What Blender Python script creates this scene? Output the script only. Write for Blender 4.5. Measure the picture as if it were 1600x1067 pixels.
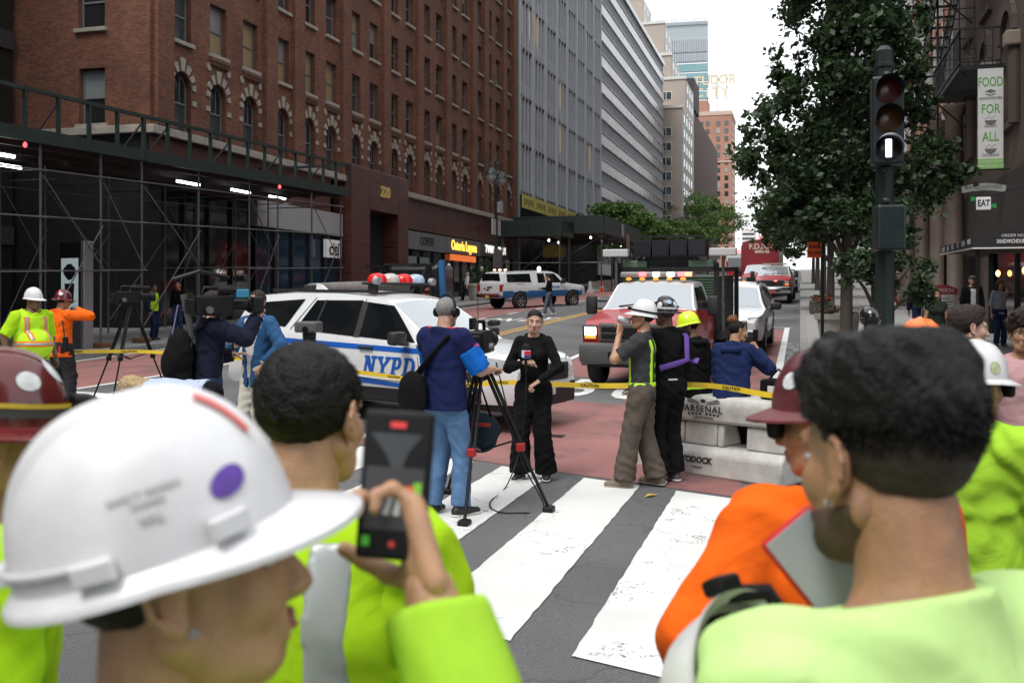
import bpy, bmesh, math, random
import numpy as np
from mathutils import Vector, Matrix, Euler
R = math.radians
random.seed(7); RNG = np.random.default_rng(7)
for o in list(bpy.data.objects): bpy.data.objects.remove(o)
SC = bpy.context.scene; COL = SC.collection

# ---------------------------------------------------------------- camera, sky, sun, exposure
cam = bpy.data.cameras.new('camera'); camo = bpy.data.objects.new('camera', cam); COL.objects.link(camo)
YAW = math.atan(450 / 1555)
camo.location = (0, 0, 1.87); camo.rotation_euler = (R(90), 0, YAW)
cam.sensor_width = 36; cam.lens = 35.0; cam.shift_y = -(533.5 - 462) / 1600
cam.clip_start = .05; cam.clip_end = 3000
cam.dof.use_dof = True; cam.dof.focus_distance = 11.0; cam.dof.aperture_fstop = 5.0
SC.camera = camo
wd = bpy.data.worlds.new('World'); SC.world = wd; wd.use_nodes = True
nt = wd.node_tree; nt.nodes.clear()
sky = nt.nodes.new('ShaderNodeTexSky'); sky.sky_type = 'NISHITA'; sky.sun_disc = False
SUN_EL, SUN_AZ = R(58), R(200)
sky.sun_elevation = SUN_EL; sky.sun_rotation = SUN_AZ; sky.air_density = 1.0; sky.dust_density = 6.0; sky.ozone_density = 1.0
hs = nt.nodes.new('ShaderNodeHueSaturation'); hs.inputs['Saturation'].default_value = .12; hs.inputs['Value'].default_value = 1.0
bg = nt.nodes.new('ShaderNodeBackground'); bg.inputs[1].default_value = .15
wo = nt.nodes.new('ShaderNodeOutputWorld')
# overcast: the clear sky is averaged with an even cloud layer
mx = nt.nodes.new('ShaderNodeMix'); mx.data_type = 'RGBA'; mx.inputs[0].default_value = .7
mx.inputs[7].default_value = (9.2, 9.45, 9.8, 1)
nt.links.new(sky.outputs[0], hs.inputs['Color']); nt.links.new(hs.outputs[0], mx.inputs[6])
nt.links.new(mx.outputs[2], bg.inputs[0]); nt.links.new(bg.outputs[0], wo.inputs[0])
sl = bpy.data.lights.new('sun', 'SUN'); sl.energy = 1.5; sl.angle = R(22); sl.color = (1, .97, .92)
so = bpy.data.objects.new('sun', sl); COL.objects.link(so)
so.rotation_euler = (R(90) - SUN_EL, 0, R(180) - SUN_AZ + R(0))
so.rotation_euler = Vector((math.sin(SUN_AZ) * math.cos(SUN_EL), math.cos(SUN_AZ) * math.cos(SUN_EL), math.sin(SUN_EL))).to_track_quat('Z', 'Y').to_euler()
vs = SC.view_settings; vs.view_transform = 'Standard'; vs.look = 'None'; vs.exposure = .45; vs.gamma = 1
SC.cycles.max_bounces = 6; SC.cycles.diffuse_bounces = 3; SC.cycles.glossy_bounces = 3; SC.cycles.transmission_bounces = 4
SC.cycles.caustics_reflective = False; SC.cycles.caustics_refractive = False

# ---------------------------------------------------------------- materials
MATS = {}
def mat(name, col=(.5, .5, .5), rough=.6, metal=0., var=0., vs=6., bump=0., bs=60., emit=0., ecol=None, coat=0., spec=None, obj=True, trans=0., fine=0.):
    """Principled material: base colour, low-frequency colour variation, fine bump."""
    if name in MATS: return MATS[name]
    m = bpy.data.materials.new(name); m.use_nodes = True; MATS[name] = m
    t = m.node_tree; b = t.nodes['Principled BSDF']
    c4 = (*col, 1)
    b.inputs['Base Color'].default_value = c4; b.inputs['Roughness'].default_value = rough; b.inputs['Metallic'].default_value = metal
    if spec is not None: b.inputs['Specular IOR Level'].default_value = spec
    if coat: b.inputs['Coat Weight'].default_value = coat; b.inputs['Coat Roughness'].default_value = .06
    if trans: b.inputs['Transmission Weight'].default_value = trans
    if emit:
        b.inputs['Emission Color'].default_value = (*(ecol or col), 1); b.inputs['Emission Strength'].default_value = emit
    if var or bump or fine:
        tc = t.nodes.new('ShaderNodeTexCoord')
    if var:
        n = t.nodes.new('ShaderNodeTexNoise'); n.inputs['Scale'].default_value = vs; n.inputs['Detail'].default_value = 6; n.inputs['Roughness'].default_value = .65
        t.links.new(tc.outputs['Object'], n.inputs['Vector'])
        r = t.nodes.new('ShaderNodeMapRange'); r.inputs[1].default_value = .3; r.inputs[2].default_value = .7
        r.inputs[3].default_value = 1 - var; r.inputs[4].default_value = 1 + var
        t.links.new(n.outputs[0], r.inputs[0])
        v = t.nodes.new('ShaderNodeVectorMath'); v.operation = 'SCALE'; v.inputs[0].default_value = col
        t.links.new(r.outputs[0], v.inputs['Scale']); t.links.new(v.outputs[0], b.inputs['Base Color'])
        r2 = t.nodes.new('ShaderNodeMapRange'); r2.inputs[1].default_value = .3; r2.inputs[2].default_value = .7
        r2.inputs[3].default_value = max(.02, rough - var * .35); r2.inputs[4].default_value = min(1, rough + var * .35)
        t.links.new(n.outputs[0], r2.inputs[0]); t.links.new(r2.outputs[0], b.inputs['Roughness'])
    if bump:
        n2 = t.nodes.new('ShaderNodeTexNoise'); n2.inputs['Scale'].default_value = bs; n2.inputs['Detail'].default_value = 4
        t.links.new(tc.outputs['Object'], n2.inputs['Vector'])
        bp = t.nodes.new('ShaderNodeBump'); bp.inputs['Strength'].default_value = bump; bp.inputs['Distance'].default_value = .01
        t.links.new(n2.outputs[0], bp.inputs['Height']); t.links.new(bp.outputs[0], b.inputs['Normal'])
    return m
def nodes_of(m):
    t = m.node_tree; return t, t.nodes['Principled BSDF'], t.nodes.new, t.links.new
def ramp(t, stops):
    r = t.nodes.new('ShaderNodeValToRGB'); e = r.color_ramp.elements
    while len(e) > 1: e.remove(e[-1])
    e[0].position = stops[0][0]; e[0].color = (*stops[0][1], 1)
    for p, c in stops[1:]:
        q = e.new(p); q.color = (*c, 1)
    return r

# ---------------------------------------------------------------- mesh builder
class MB:
    def __init__(s): s.v = []; s.f = []; s.m = []; s.cur = 0
    def add(s, vs, fs):
        o = len(s.v); s.v += [tuple(p) for p in vs]; s.f += [tuple(i + o for i in f) for f in fs]; s.m += [s.cur] * len(fs); return s
    def box(s, x0, x1, y0, y1, z0, z1):
        return s.add([(x0, y0, z0), (x1, y0, z0), (x1, y1, z0), (x0, y1, z0), (x0, y0, z1), (x1, y0, z1), (x1, y1, z1), (x0, y1, z1)],
                     [(0, 3, 2, 1), (4, 5, 6, 7), (0, 1, 5, 4), (1, 2, 6, 5), (2, 3, 7, 6), (3, 0, 4, 7)])
    def rbox(s, x0, x1, y0, y1, z0, z1, c=.01):
        """box with chamfered edges all round"""
        bm = bmesh.new(); bmesh.ops.create_cube(bm, size=1)
        for v in bm.verts: v.co = Vector(((x0 + x1) / 2 + v.co.x * (x1 - x0), (y0 + y1) / 2 + v.co.y * (y1 - y0), (z0 + z1) / 2 + v.co.z * (z1 - z0)))
        bmesh.ops.bevel(bm, geom=bm.edges[:], offset=min(c, .49 * min(x1 - x0, y1 - y0, z1 - z0)), segments=2, affect='EDGES', profile=.5)
        return s.bm(bm)
    def bm(s, bm, M=None):
        if M is not None: bmesh.ops.transform(bm, matrix=M, verts=bm.verts)
        bm.verts.index_update()
        s.add([v.co[:] for v in bm.verts], [[v.index for v in f.verts] for f in bm.faces]); bm.free(); return s
    def obox(s, c, u, v, w):
        """box from centre and three half-axis vectors"""
        c, u, v, w = map(Vector, (c, u, v, w)); P = []
        for k in (-1, 1):
            for a, b in ((-1, -1), (1, -1), (1, 1), (-1, 1)): P.append(c + u * a + v * b + w * k)
        return s.add(P, [(0, 3, 2, 1), (4, 5, 6, 7), (0, 1, 5, 4), (1, 2, 6, 5), (2, 3, 7, 6), (3, 0, 4, 7)])
    def bar(s, a, b, w, h, up=(0, 0, 1)):
        a, b = Vector(a), Vector(b); d = (b - a); L = d.length; d.normalize()
        up = Vector(up)
        if abs(d.dot(up)) > .98: up = Vector((1, 0, 0))
        x = d.cross(up).normalized(); y = x.cross(d)
        return s.obox((a + b) / 2, x * w / 2, y * h / 2, d * L / 2)
    def tube(s, pts, r, n=8, cap=True, flat=None):
        """sweep a circle along points; r number or list"""
        pts = [Vector(p) for p in pts]; k = len(pts)
        rs = r if hasattr(r, '__len__') else [r] * k
        T = [(pts[min(i + 1, k - 1)] - pts[max(i - 1, 0)]).normalized() for i in range(k)]
        up = Vector((0, 0, 1)) if abs(T[0].z) < .9 else Vector((1, 0, 0))
        x = T[0].cross(up).normalized(); V = []
        for i in range(k):
            x = (x - T[i] * x.dot(T[i])).normalized(); y = T[i].cross(x)
            for j in range(n):
                a = 2 * math.pi * j / n; V.append(pts[i] + (x * math.cos(a) + y * math.sin(a) * (flat or 1)) * rs[i])
        Fs = [(i * n + j, i * n + (j + 1) % n, (i + 1) * n + (j + 1) % n, (i + 1) * n + j) for i in range(k - 1) for j in range(n)]
        if cap: Fs += [tuple(range(n))[::-1], tuple((k - 1) * n + j for j in range(n))]
        return s.add(V, Fs)
    def cyl(s, a, b, r0, r1=None, n=12, cap=True): return s.tube([a, b], [r0, r0 if r1 is None else r1], n, cap)
    def lathe(s, prof, n=24, M=None, ang=2 * math.pi, sx=1, sy=1):
        V = []; k = len(prof); full = abs(ang - 2 * math.pi) < 1e-6; nn = n if full else n + 1
        for r, z in prof:
            for j in range(nn):
                a = ang * j / n; p = Vector((r * math.cos(a) * sx, r * math.sin(a) * sy, z)); V.append(M @ p if M else p)
        Fs = [(i * nn + j, i * nn + (j + 1) % nn, (i + 1) * nn + (j + 1) % nn, (i + 1) * nn + j) for i in range(k - 1) for j in range(n if full else n)]
        return s.add(V, Fs)
    def prism(s, poly, h0, h1, M=None):
        """extrude 2D polygon (x,y) from z=h0 to h1, then matrix"""
        n = len(poly); V = [Vector((x, y, h0)) for x, y in poly] + [Vector((x, y, h1)) for x, y in poly]
        if M is not None: V = [M @ p for p in V]
        return s.add(V, [tuple(range(n))[::-1], tuple(range(n, 2 * n))] + [(i, (i + 1) % n, n + (i + 1) % n, n + i) for i in range(n)])
    def quad(s, *p): return s.add(p, [tuple(range(len(p)))])
    def ell(s, c, r, n=12, m=8, M=None):
        V = []; Fs = []
        for i in range(m + 1):
            t = math.pi * i / m
            for j in range(n):
                a = 2 * math.pi * j / n; p = Vector((r[0] * math.sin(t) * math.cos(a), r[1] * math.sin(t) * math.sin(a), r[2] * math.cos(t)))
                V.append(Vector(c) + (M @ p if M else p))
        Fs = [(i * n + j, (i + 1) * n + j, (i + 1) * n + (j + 1) % n, i * n + (j + 1) % n) for i in range(m) for j in range(n)]
        return s.add(V, Fs)
    def xf(s, M, start=0):
        s.v = s.v[:start] + [tuple(M @ Vector(p)) for p in s.v[start:]]; return s
    def mesh(s, name, mats):
        me = bpy.data.meshes.new(name); me.from_pydata(s.v, [], s.f)
        for m in (mats if isinstance(mats, (list, tuple)) else [mats]): me.materials.append(m)
        if any(s.m): me.polygons.foreach_set('material_index', s.m)
        me.update(); return me
    def build(s, name, mats, parent=None, smooth=None, loc=None, bevel=0):
        me = s.mesh(name, mats)
        if smooth is not None:
            me.polygons.foreach_set('use_smooth', [True] * len(me.polygons)); me.set_sharp_from_angle(angle=R(smooth))
        o = put(name, me, parent)
        if loc: o.location = loc
        if bevel:
            b = o.modifiers.new('bevel', 'BEVEL'); b.width = bevel; b.segments = 2; b.limit_method = 'ANGLE'
        return o
def put(name, me, parent=None, M=None):
    o = bpy.data.objects.new(name, me); COL.objects.link(o); o.parent = parent
    if M is not None: o.matrix_local = M
    return o
def tag(o, label, cat, group=None):
    o['label'] = label; o['category'] = cat
    if group: o['group'] = group
    return o
def thing(name, label, cat, loc=(0, 0, 0), rz=0, group=None, rot=None):
    o = bpy.data.objects.new(name, None); COL.objects.link(o); o.location = loc
    o.rotation_euler = rot or (0, 0, rz); o.empty_display_size = .1
    return tag(o, label, cat, group)
def struct(o, kind='structure'): o['kind'] = kind; return o
def copy_tree(o, parent=None):
    c = o.copy(); COL.objects.link(c); c.parent = parent
    for ch in [x for x in o.children]: copy_tree(ch, c)
    return c
def frame(org, x, y):
    x, y = Vector(x).normalized(), Vector(y).normalized(); z = x.cross(y); M = Matrix((x, y, z)).transposed().to_4x4(); M.translation = Vector(org); return M
FONT_CACHE = {}
def text(name, body, size, m, parent, org, x, y, depth=.004, bold=0., align='CENTER', sx=1., shear=0., spacing=1.):
    """flat lettering as mesh: origin, reading direction x, up direction y"""
    key = (body, size, depth, bold, align, shear, spacing)
    if key not in FONT_CACHE:
        cu = bpy.data.curves.new('lettering', 'FONT'); cu.body = body; cu.size = size; cu.extrude = depth; cu.offset = bold; cu.align_x = align
        cu.align_y = 'CENTER'; cu.shear = shear; cu.space_character = spacing; cu.resolution_u = 3
        to = bpy.data.objects.new('lettering', cu); FONT_CACHE[key] = bpy.data.meshes.new_from_object(to)
        bpy.data.objects.remove(to); bpy.data.curves.remove(cu)
    me = FONT_CACHE[key].copy(); me.materials.clear(); me.materials.append(m)
    M = frame(org, x, y) @ Matrix.Diagonal((sx, 1, 1, 1))
    return put(name, me, parent, M)
def gz(X, Y):
    """height of the street surface: level at the crossing, climbing 3.2 % down the block, crowned"""
    z = 0 if Y < 10 else (.0016 * (Y - 10) ** 2 if Y < 20 else (.16 + .032 * (Y - 20) if Y < 330 else 10.08 - .01 * (Y - 330)))
    return z + .02 * min(max(-X, 0), 9) - .02 * min(max(-X - 9, 0), 9)
# ================================================================ GROUND
def asphalt_mat():
    m = mat('asphalt', (.05, .05, .052), .85); t, b, N, L = nodes_of(m)
    tc = N('ShaderNodeTexCoord')
    n1 = N('ShaderNodeTexNoise'); n1.inputs['Scale'].default_value = .35; n1.inputs['Detail'].default_value = 8
    n2 = N('ShaderNodeTexNoise'); n2.inputs['Scale'].default_value = 90; n2.inputs['Detail'].default_value = 3
    v = N('ShaderNodeTexVoronoi'); v.inputs['Scale'].default_value = 70
    for q in (n1, n2, v): L(tc.outputs['Object'], q.inputs['Vector'])
    r1 = ramp(t, [(.25, (.075, .075, .077)), (.5, (.115, .115, .118)), (.75, (.16, .159, .158))]); L(n1.outputs[0], r1.inputs[0])
    r2 = ramp(t, [(.3, (.65, .65, .65)), (.62, (1.05, 1.05, 1.05)), (.78, (1.9, 1.9, 1.85))]); L(n2.outputs[0], r2.inputs[0])
    mx = N('ShaderNodeMix'); mx.data_type = 'RGBA'; mx.blend_type = 'MULTIPLY'; mx.inputs[0].default_value = 1
    L(r1.outputs[0], mx.inputs[6]); L(r2.outputs[0], mx.inputs[7])
    # cracks: edges of large distorted cells
    cv = N('ShaderNodeTexVoronoi'); cv.feature = 'DISTANCE_TO_EDGE'; cv.inputs['Scale'].default_value = .55
    dn = N('ShaderNodeTexNoise'); dn.inputs['Scale'].default_value = 2.5; dn.inputs['Detail'].default_value = 6
    L(tc.outputs['Object'], dn.inputs['Vector'])
    va = N('ShaderNodeVectorMath'); va.operation = 'MULTIPLY_ADD'; va.inputs[1].default_value = (.7, .7, 0)
    L(dn.outputs['Color'], va.inputs[0]); L(tc.outputs['Object'], va.inputs[2]); L(va.outputs[0], cv.inputs['Vector'])
    rc = ramp(t, [(.0, (.4, .4, .4)), (.003, (.6, .6, .6)), (.006, (1, 1, 1))]); L(cv.outputs['Distance'], rc.inputs[0])
    m2 = N('ShaderNodeMix'); m2.data_type = 'RGBA'; m2.blend_type = 'MULTIPLY'; m2.inputs[0].default_value = .6
    L(mx.outputs[2], m2.inputs[6]); L(rc.outputs[0], m2.inputs[7]); L(m2.outputs[2], b.inputs['Base Color'])
    bp = N('ShaderNodeBump'); bp.inputs['Strength'].default_value = .5; bp.inputs['Distance'].default_value = .006
    L(n2.outputs[0], bp.inputs['Height']); L(bp.outputs[0], b.inputs['Normal'])
    return m
def paint_mat(name, col, under=(.085, .085, .088), wear=.5, scale=3., fine=40.):
    """road paint worn through to asphalt in ragged patches, with hairline cracks"""
    m = mat(name, col, .75); t, b, N, L = nodes_of(m); tc = N('ShaderNodeTexCoord')
    n1 = N('ShaderNodeTexNoise'); n1.inputs['Scale'].default_value = scale; n1.inputs['Detail'].default_value = 10; n1.inputs['Roughness'].default_value = .72
    n2 = N('ShaderNodeTexNoise'); n2.inputs['Scale'].default_value = fine; n2.inputs['Detail'].default_value = 5; n2.inputs['Roughness'].default_value = .7
    n3 = N('ShaderNodeTexNoise'); n3.inputs['Scale'].default_value = .8; n3.inputs['Detail'].default_value = 5
    for q in (n1, n2, n3): L(tc.outputs['Object'], q.inputs['Vector'])
    ad = N('ShaderNodeMath'); ad.operation = 'MULTIPLY_ADD'; ad.inputs[1].default_value = .55; L(n2.outputs[0], ad.inputs[0]); L(n1.outputs[0], ad.inputs[2])
    lo = .5 + (1 - wear) * .55
    r1 = N('ShaderNodeMapRange'); r1.inputs[1].default_value = lo; r1.inputs[2].default_value = lo + .07; L(ad.outputs[0], r1.inputs[0])
    cv = N('ShaderNodeTexVoronoi'); cv.feature = 'DISTANCE_TO_EDGE'; cv.inputs['Scale'].default_value = 1.3
    dn = N('ShaderNodeTexNoise'); dn.inputs['Scale'].default_value = 5; dn.inputs['Detail'].default_value = 8
    L(tc.outputs['Object'], dn.inputs['Vector'])
    va = N('ShaderNodeVectorMath'); va.operation = 'MULTIPLY_ADD'; va.inputs[1].default_value = (.55, .55, 0)
    L(dn.outputs['Color'], va.inputs[0]); L(tc.outputs['Object'], va.inputs[2]); L(va.outputs[0], cv.inputs['Vector'])
    rc = N('ShaderNodeMapRange'); rc.inputs[1].default_value = .007; rc.inputs[2].default_value = .002; L(cv.outputs['Distance'], rc.inputs[0])
    g = N('ShaderNodeMapRange'); g.inputs[1].default_value = .42; g.inputs[2].default_value = .6; L(n3.outputs[0], g.inputs[0])
    cm = N('ShaderNodeMath'); cm.operation = 'MULTIPLY'; L(rc.outputs[0], cm.inputs[0]); L(g.outputs[0], cm.inputs[1])
    mm = N('ShaderNodeMath'); mm.operation = 'MAXIMUM'; L(r1.outputs[0], mm.inputs[0]); L(cm.outputs[0], mm.inputs[1])
    r3 = ramp(t, [(.25, tuple(c * .78 for c in col)), (.7, tuple(min(1, c * 1.08) for c in col))]); L(n3.outputs[0], r3.inputs[0])
    mx = N('ShaderNodeMix'); mx.data_type = 'RGBA'; L(mm.outputs[0], mx.inputs[0]); L(r3.outputs[0], mx.inputs[6]); mx.inputs[7].default_value = (*under, 1)
    L(mx.outputs[2], b.inputs['Base Color'])
    bp = N('ShaderNodeBump'); bp.inputs['Strength'].default_value = .35; bp.inputs['Distance'].default_value = .004
    L(n2.outputs[0], bp.inputs['Height']); L(bp.outputs[0], b.inputs['Normal'])
    return m
ASPH = asphalt_mat()
WHITEP = paint_mat('worn_white_road_paint', (.68, .68, .66), wear=.29, scale=1.6)
REDP = paint_mat('red_bus_lane_paint', (.28, .118, .108), under=(.15, .08, .075), wear=.46, scale=1.2, fine=60)
YELP = paint_mat('yellow_road_paint', (.62, .36, .05), wear=.3)
def ylist(y0, y1):
    ys = [y0]; y = y0
    while y < y1 - 1e-6:
        y = min(y1, y + (.5 if y < 22 else (1 if y < 40 else 8))); ys.append(y)
    return ys
def sheet(name, x0, x1, y0, y1, off, m, parent=None, jit=0.):
    """a sheet lying off metres above the street between x0..x1; y0,y1 numbers or functions of x"""
    f0 = y0 if callable(y0) else (lambda x: y0); f1 = y1 if callable(y1) else (lambda x: y1)
    xs = [x0] + [q for q in (-18, -9, 0) if x0 < q < x1] + [x1]
    ts = [(y - f0(x0)) / (f1(x0) - f0(x0)) for y in ylist(f0(x0), f1(x0))]
    if jit: ts = list(np.linspace(0, 1, 46))
    J = lambda: random.uniform(-jit, jit) if jit else 0.
    b = MB(); V = [(x + J(), f0(x) + (f1(x) - f0(x)) * t + J() * .5, gz(x, f0(x) + (f1(x) - f0(x)) * t) + off) for t in ts for x in xs]; n = len(xs)
    b.add(V, [(i * n + j, i * n + j + 1, (i + 1) * n + j + 1, (i + 1) * n + j) for i in range(len(ts) - 1) for j in range(n - 1)])
    return b.build(name, m, parent)
b = MB(); xs = [-900, -300, -60, -18, -9, 0, 60, 300, 900]; ys = [-300, -60, -10, 9] + [9.5 + .5 * i for i in range(24)] + [22, 40, 100, 200, 330, 700, 1500]
V = [(x, y, gz(x, y)) for y in ys for x in xs]; n = len(xs)
b.add(V, [(i * n + j, i * n + j + 1, (i + 1) * n + j + 1, (i + 1) * n + j) for i in range(len(ys) - 1) for j in range(n - 1)])
road = struct(b.build('road', ASPH))
SK = -.33
yfar = lambda x: 9.2 + SK * (x + .3)
ynear = lambda x: 4.75 - .28 * (x + .3)
for i in range(19):
    x1 = -.53 - i * .955
    sheet('crosswalk_stripe', x1 - .59, x1, ynear, yfar, .008, WHITEP, road, .006)
sheet('bus_lane_surface', -5.15, -.55, lambda x: yfar(x) + .12, 16.0, .004, REDP, road)
sheet('bus_lane_surface', -5.15, -.55, 19.6, 36.0, .004, REDP, road)
sheet('bus_lane_surface', -5.15, -2.5, 36.0, 250, .004, REDP, road)
sheet('bus_lane_surface', -17.5, -12.9, lambda x: yfar(x) + 1.9, 250, .004, REDP, road)
sheet('bus_lane_patch', -5.15, -4.6, 16.0, 19.6, .004, REDP, road); sheet('bus_lane_patch', -1.1, -.55, 16.0, 19.6, .004, REDP, road)
sheet('lane_line', -5.32, -5.17, lambda x: yfar(x) + .12, 250, .008, WHITEP, road)
sheet('lane_line', -.53, -.36, 18.5, 37, .008, WHITEP, road)
sheet('gutter_paint', -.34, -.03, 17.5, 30, .008, paint_mat('flaking_gutter_paint', (.62, .62, .6), wear=.72, scale=5.), road)
sheet('lane_line', -12.88, -12.72, lambda x: yfar(x) + 1.9, 31, .008, WHITEP, road)
sheet('lane_line', -17.7, -17.52, lambda x: yfar(x) + 1.9, 60, .008, WHITEP, road)
sheet('stop_line', -12.6, -9.5, lambda x: yfar(x) + 1.2, lambda x: yfar(x) + 1.75, .008, WHITEP, road)
for i in range(14): sheet('lane_dash', -12.88, -12.72, 33.5 + i * 5, 35.3 + i * 5, .008, WHITEP, road)
for i in range(6): sheet('parking_mark', -2.4, -.25, 37 + i * 6.2, 37.14 + i * 6.2, .008, WHITEP, road)
sheet('centre_line', -9.32, -9.2, 15.6, 250, .008, YELP, road); sheet('centre_line', -9.02, -8.9, 15.6, 250, .008, YELP, road)
def road_text(word, x0, y, w, h):
    for k, ch in enumerate(word):
        o = text('road_letter', ch, 1, WHITEP, road, (x0 + w * (k + .5), y, 0), (1, 0, 0), (0, 1, 0), depth=0., bold=.02)
        for v in o.data.vertices:
            X = x0 + w * (k + .5) + v.co.x * w * 1.15; Y = y + v.co.y * h * 1.4; v.co = (X, Y, gz(X, Y) + .008)
        o.matrix_local = Matrix.Identity(4)
road_text('BUS', -4.4, 17.8, 1.05, 2.6)
road_text('ONLY', -12.5, 38.5, .8, 2.4)
# lane arrow
a = MB(); P = [(-.12, 0), (.12, 0), (.12, 1.6), (.42, 1.6), (0, 3), (-.42, 1.6), (-.12, 1.6)]
a.add([(-10.9 + x, 27 + y, gz(-10.9, 27 + y) + .009) for x, y in P], [tuple(range(7))]); a.build('lane_arrow', WHITEP, road)
mh = MB(); mh.box(-3.3, -2.9, 12.3, 12.5, gz(-3, 12.4) - .05, gz(-3, 12.4) + .012); mh.build('drain_slot', mat('cast_iron', (.03, .028, .027), .6, .6), road)
leafm = mat('dry_leaf', (.42, .3, .06), .8)
lf = MB(); lf.add([(-1.37, 9.05, .035), (-1.31, 9.09, .05), (-1.25, 9.2, .04), (-1.34, 9.14, .055)], [(0, 1, 2, 3)]); tag(lf.build('fallen_leaf', leafm), 'dry yellow leaf lying at the foot of the plastic barrier', 'leaf')
# ---------------------------------------------------------------- pavements
def slabs_mat(name, col, sx, sy):
    m = mat(name, col, .85); t, b, N, L = nodes_of(m); tc = N('ShaderNodeTexCoord')
    br = N('ShaderNodeTexBrick'); br.offset = 0; br.inputs['Scale'].default_value = 1; br.inputs['Brick Width'].default_value = sx; br.inputs['Row Height'].default_value = sy
    br.inputs['Mortar Size'].default_value = .012; br.inputs['Color1'].default_value = (*[c * .9 for c in col], 1); br.inputs['Color2'].default_value = (*[c * 1.08 for c in col], 1); br.inputs['Mortar'].default_value = (*[c * .4 for c in col], 1)
    n = N('ShaderNodeTexNoise'); n.inputs['Scale'].default_value = 1.4; n.inputs['Detail'].default_value = 9; n.inputs['Roughness'].default_value = .7
    L(tc.outputs['Object'], br.inputs['Vector']); L(tc.outputs['Object'], n.inputs['Vector'])
    r = ramp(t, [(.3, (.72, .72, .71)), (.7, (1.1, 1.1, 1.1))]); L(n.outputs[0], r.inputs[0])
    mx = N('ShaderNodeMix'); mx.data_type = 'RGBA'; mx.blend_type = 'MULTIPLY'; mx.inputs[0].default_value = 1
    L(br.outputs[0], mx.inputs[6]); L(r.outputs[0], mx.inputs[7]); L(mx.outputs[2], b.inputs['Base Color']); return m
CONC = slabs_mat('pavement_concrete', (.26, .255, .25), 1.5, 1.5)
KERB = mat('kerb_stone', (.24, .235, .23), .8, var=.3, vs=3)
def pave(name, x0, x1, y0, y1, h=.15):
    xs = [x0, x1]; b = MB(); ys = ylist(y0, y1); V = []
    ref = 0 if x0 >= 0 else -18
    for y in ys:
        z = gz(ref, y); V += [(x0, y, z - .3), (x0, y, z + h), (x1, y, z + h), (x1, y, z - .3)]
    n = 4; b.add(V, [(i * n + j, i * n + j + 1, (i + 1) * n + j + 1, (i + 1) * n + j)[::-1] for i in range(len(ys) - 1) for j in range(3)] + [(0, 1, 2, 3), tuple(4 * (len(ys) - 1) + j for j in (3, 2, 1, 0))])
    return b.build(name, CONC)
pl = struct(pave('pavement_left', -40, -18.18, 19, 330)); pr = struct(pave('pavement_right', .18, 60, 12.9, 330))
for nm, x0, x1, y0, par in (('kerb', -18.18, -18.0, 19, pl), ('kerb', 0, .18, 13.2, pr)):
    y = y0; ref = 0 if x0 >= 0 else -18
    while y < 120:
        k = MB(); z0, z1 = gz(ref, y), gz(ref, y + 2.38)
        k.add([(x0, y, z0 - .3), (x1, y, z0 - .3), (x1, y + 2.38, z1 - .3), (x0, y + 2.38, z1 - .3), (x0, y, z0 + .154), (x1, y, z0 + .154), (x1, y + 2.38, z1 + .154), (x0, y + 2.38, z1 + .154)],
              [(0, 3, 2, 1), (4, 5, 6, 7), (0, 1, 5, 4), (1, 2, 6, 5), (2, 3, 7, 6), (3, 0, 4, 7)])
        k.build('kerb_stone', KERB, par); y += 2.4
slab_me = MB().rbox(0, 1.485, 0, 1.485, -.06, .012, .008).mesh('slab', mat('pavement_slab', (.27, .265, .255), .85, var=.22, vs=2.2, bump=.2, bs=90))
for i in range(3):
    for j in range(20):
        y = 13.2 + j * 1.5; z = gz(0, y) + .15; sl_ = math.atan2(gz(0, y + 1.5) - gz(0, y), 1.5)
        o = put('slab', slab_me, pr, Matrix.Translation((.2 + i * 1.5, y, z)) @ Matrix.Rotation(sl_, 4, 'X') @ Matrix.Rotation(random.uniform(-.002, .002), 4, 'Y'))
# ================================================================ BUILDINGS, LEFT SIDE
def brick_mat(name, c1, c2, mortar, axis='yz'):
    m = mat(name, c1, .85); t, b, N, L = nodes_of(m); tc = N('ShaderNodeTexCoord'); sp = N('ShaderNodeSeparateXYZ'); cb = N('ShaderNodeCombineXYZ')
    L(tc.outputs['Object'], sp.inputs[0]); ad = N('ShaderNodeMath'); ad.operation = 'ADD'; L(sp.outputs[0], ad.inputs[0]); L(sp.outputs[1], ad.inputs[1])
    L(ad.outputs[0], cb.inputs[0]); L(sp.outputs[2], cb.inputs[1])
    br = N('ShaderNodeTexBrick'); br.inputs['Scale'].default_value = 1; br.inputs['Brick Width'].default_value = .21; br.inputs['Row Height'].default_value = .072
    br.inputs['Mortar Size'].default_value = .009; br.inputs['Bias'].default_value = -.1
    br.inputs['Color1'].default_value = (*c1, 1); br.inputs['Color2'].default_value = (*c2, 1); br.inputs['Mortar'].default_value = (*mortar, 1)
    L(cb.outputs[0], br.inputs['Vector'])
    n = N('ShaderNodeTexNoise'); n.inputs['Scale'].default_value = .45; n.inputs['Detail'].default_value = 8; n.inputs['Roughness'].default_value = .7; L(tc.outputs['Object'], n.inputs['Vector'])
    r = ramp(t, [(.3, (.62, .6, .6)), (.55, (1, 1, 1)), (.75, (1.25, 1.2, 1.12))]); L(n.outputs[0], r.inputs[0])
    mx = N('ShaderNodeMix'); mx.data_type = 'RGBA'; mx.blend_type = 'MULTIPLY'; mx.inputs[0].default_value = 1
    L(br.outputs[0], mx.inputs[6]); L(r.outputs[0], mx.inputs[7]); L(mx.outputs[2], b.inputs['Base Color'])
    bp = N('ShaderNodeBump'); bp.inputs['Strength'].default_value = .6; bp.inputs['Distance'].default_value = .008; bp.invert = True
    L(br.outputs['Fac'], bp.inputs['Height']); L(bp.outputs[0], b.inputs['Normal']); return m
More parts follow.
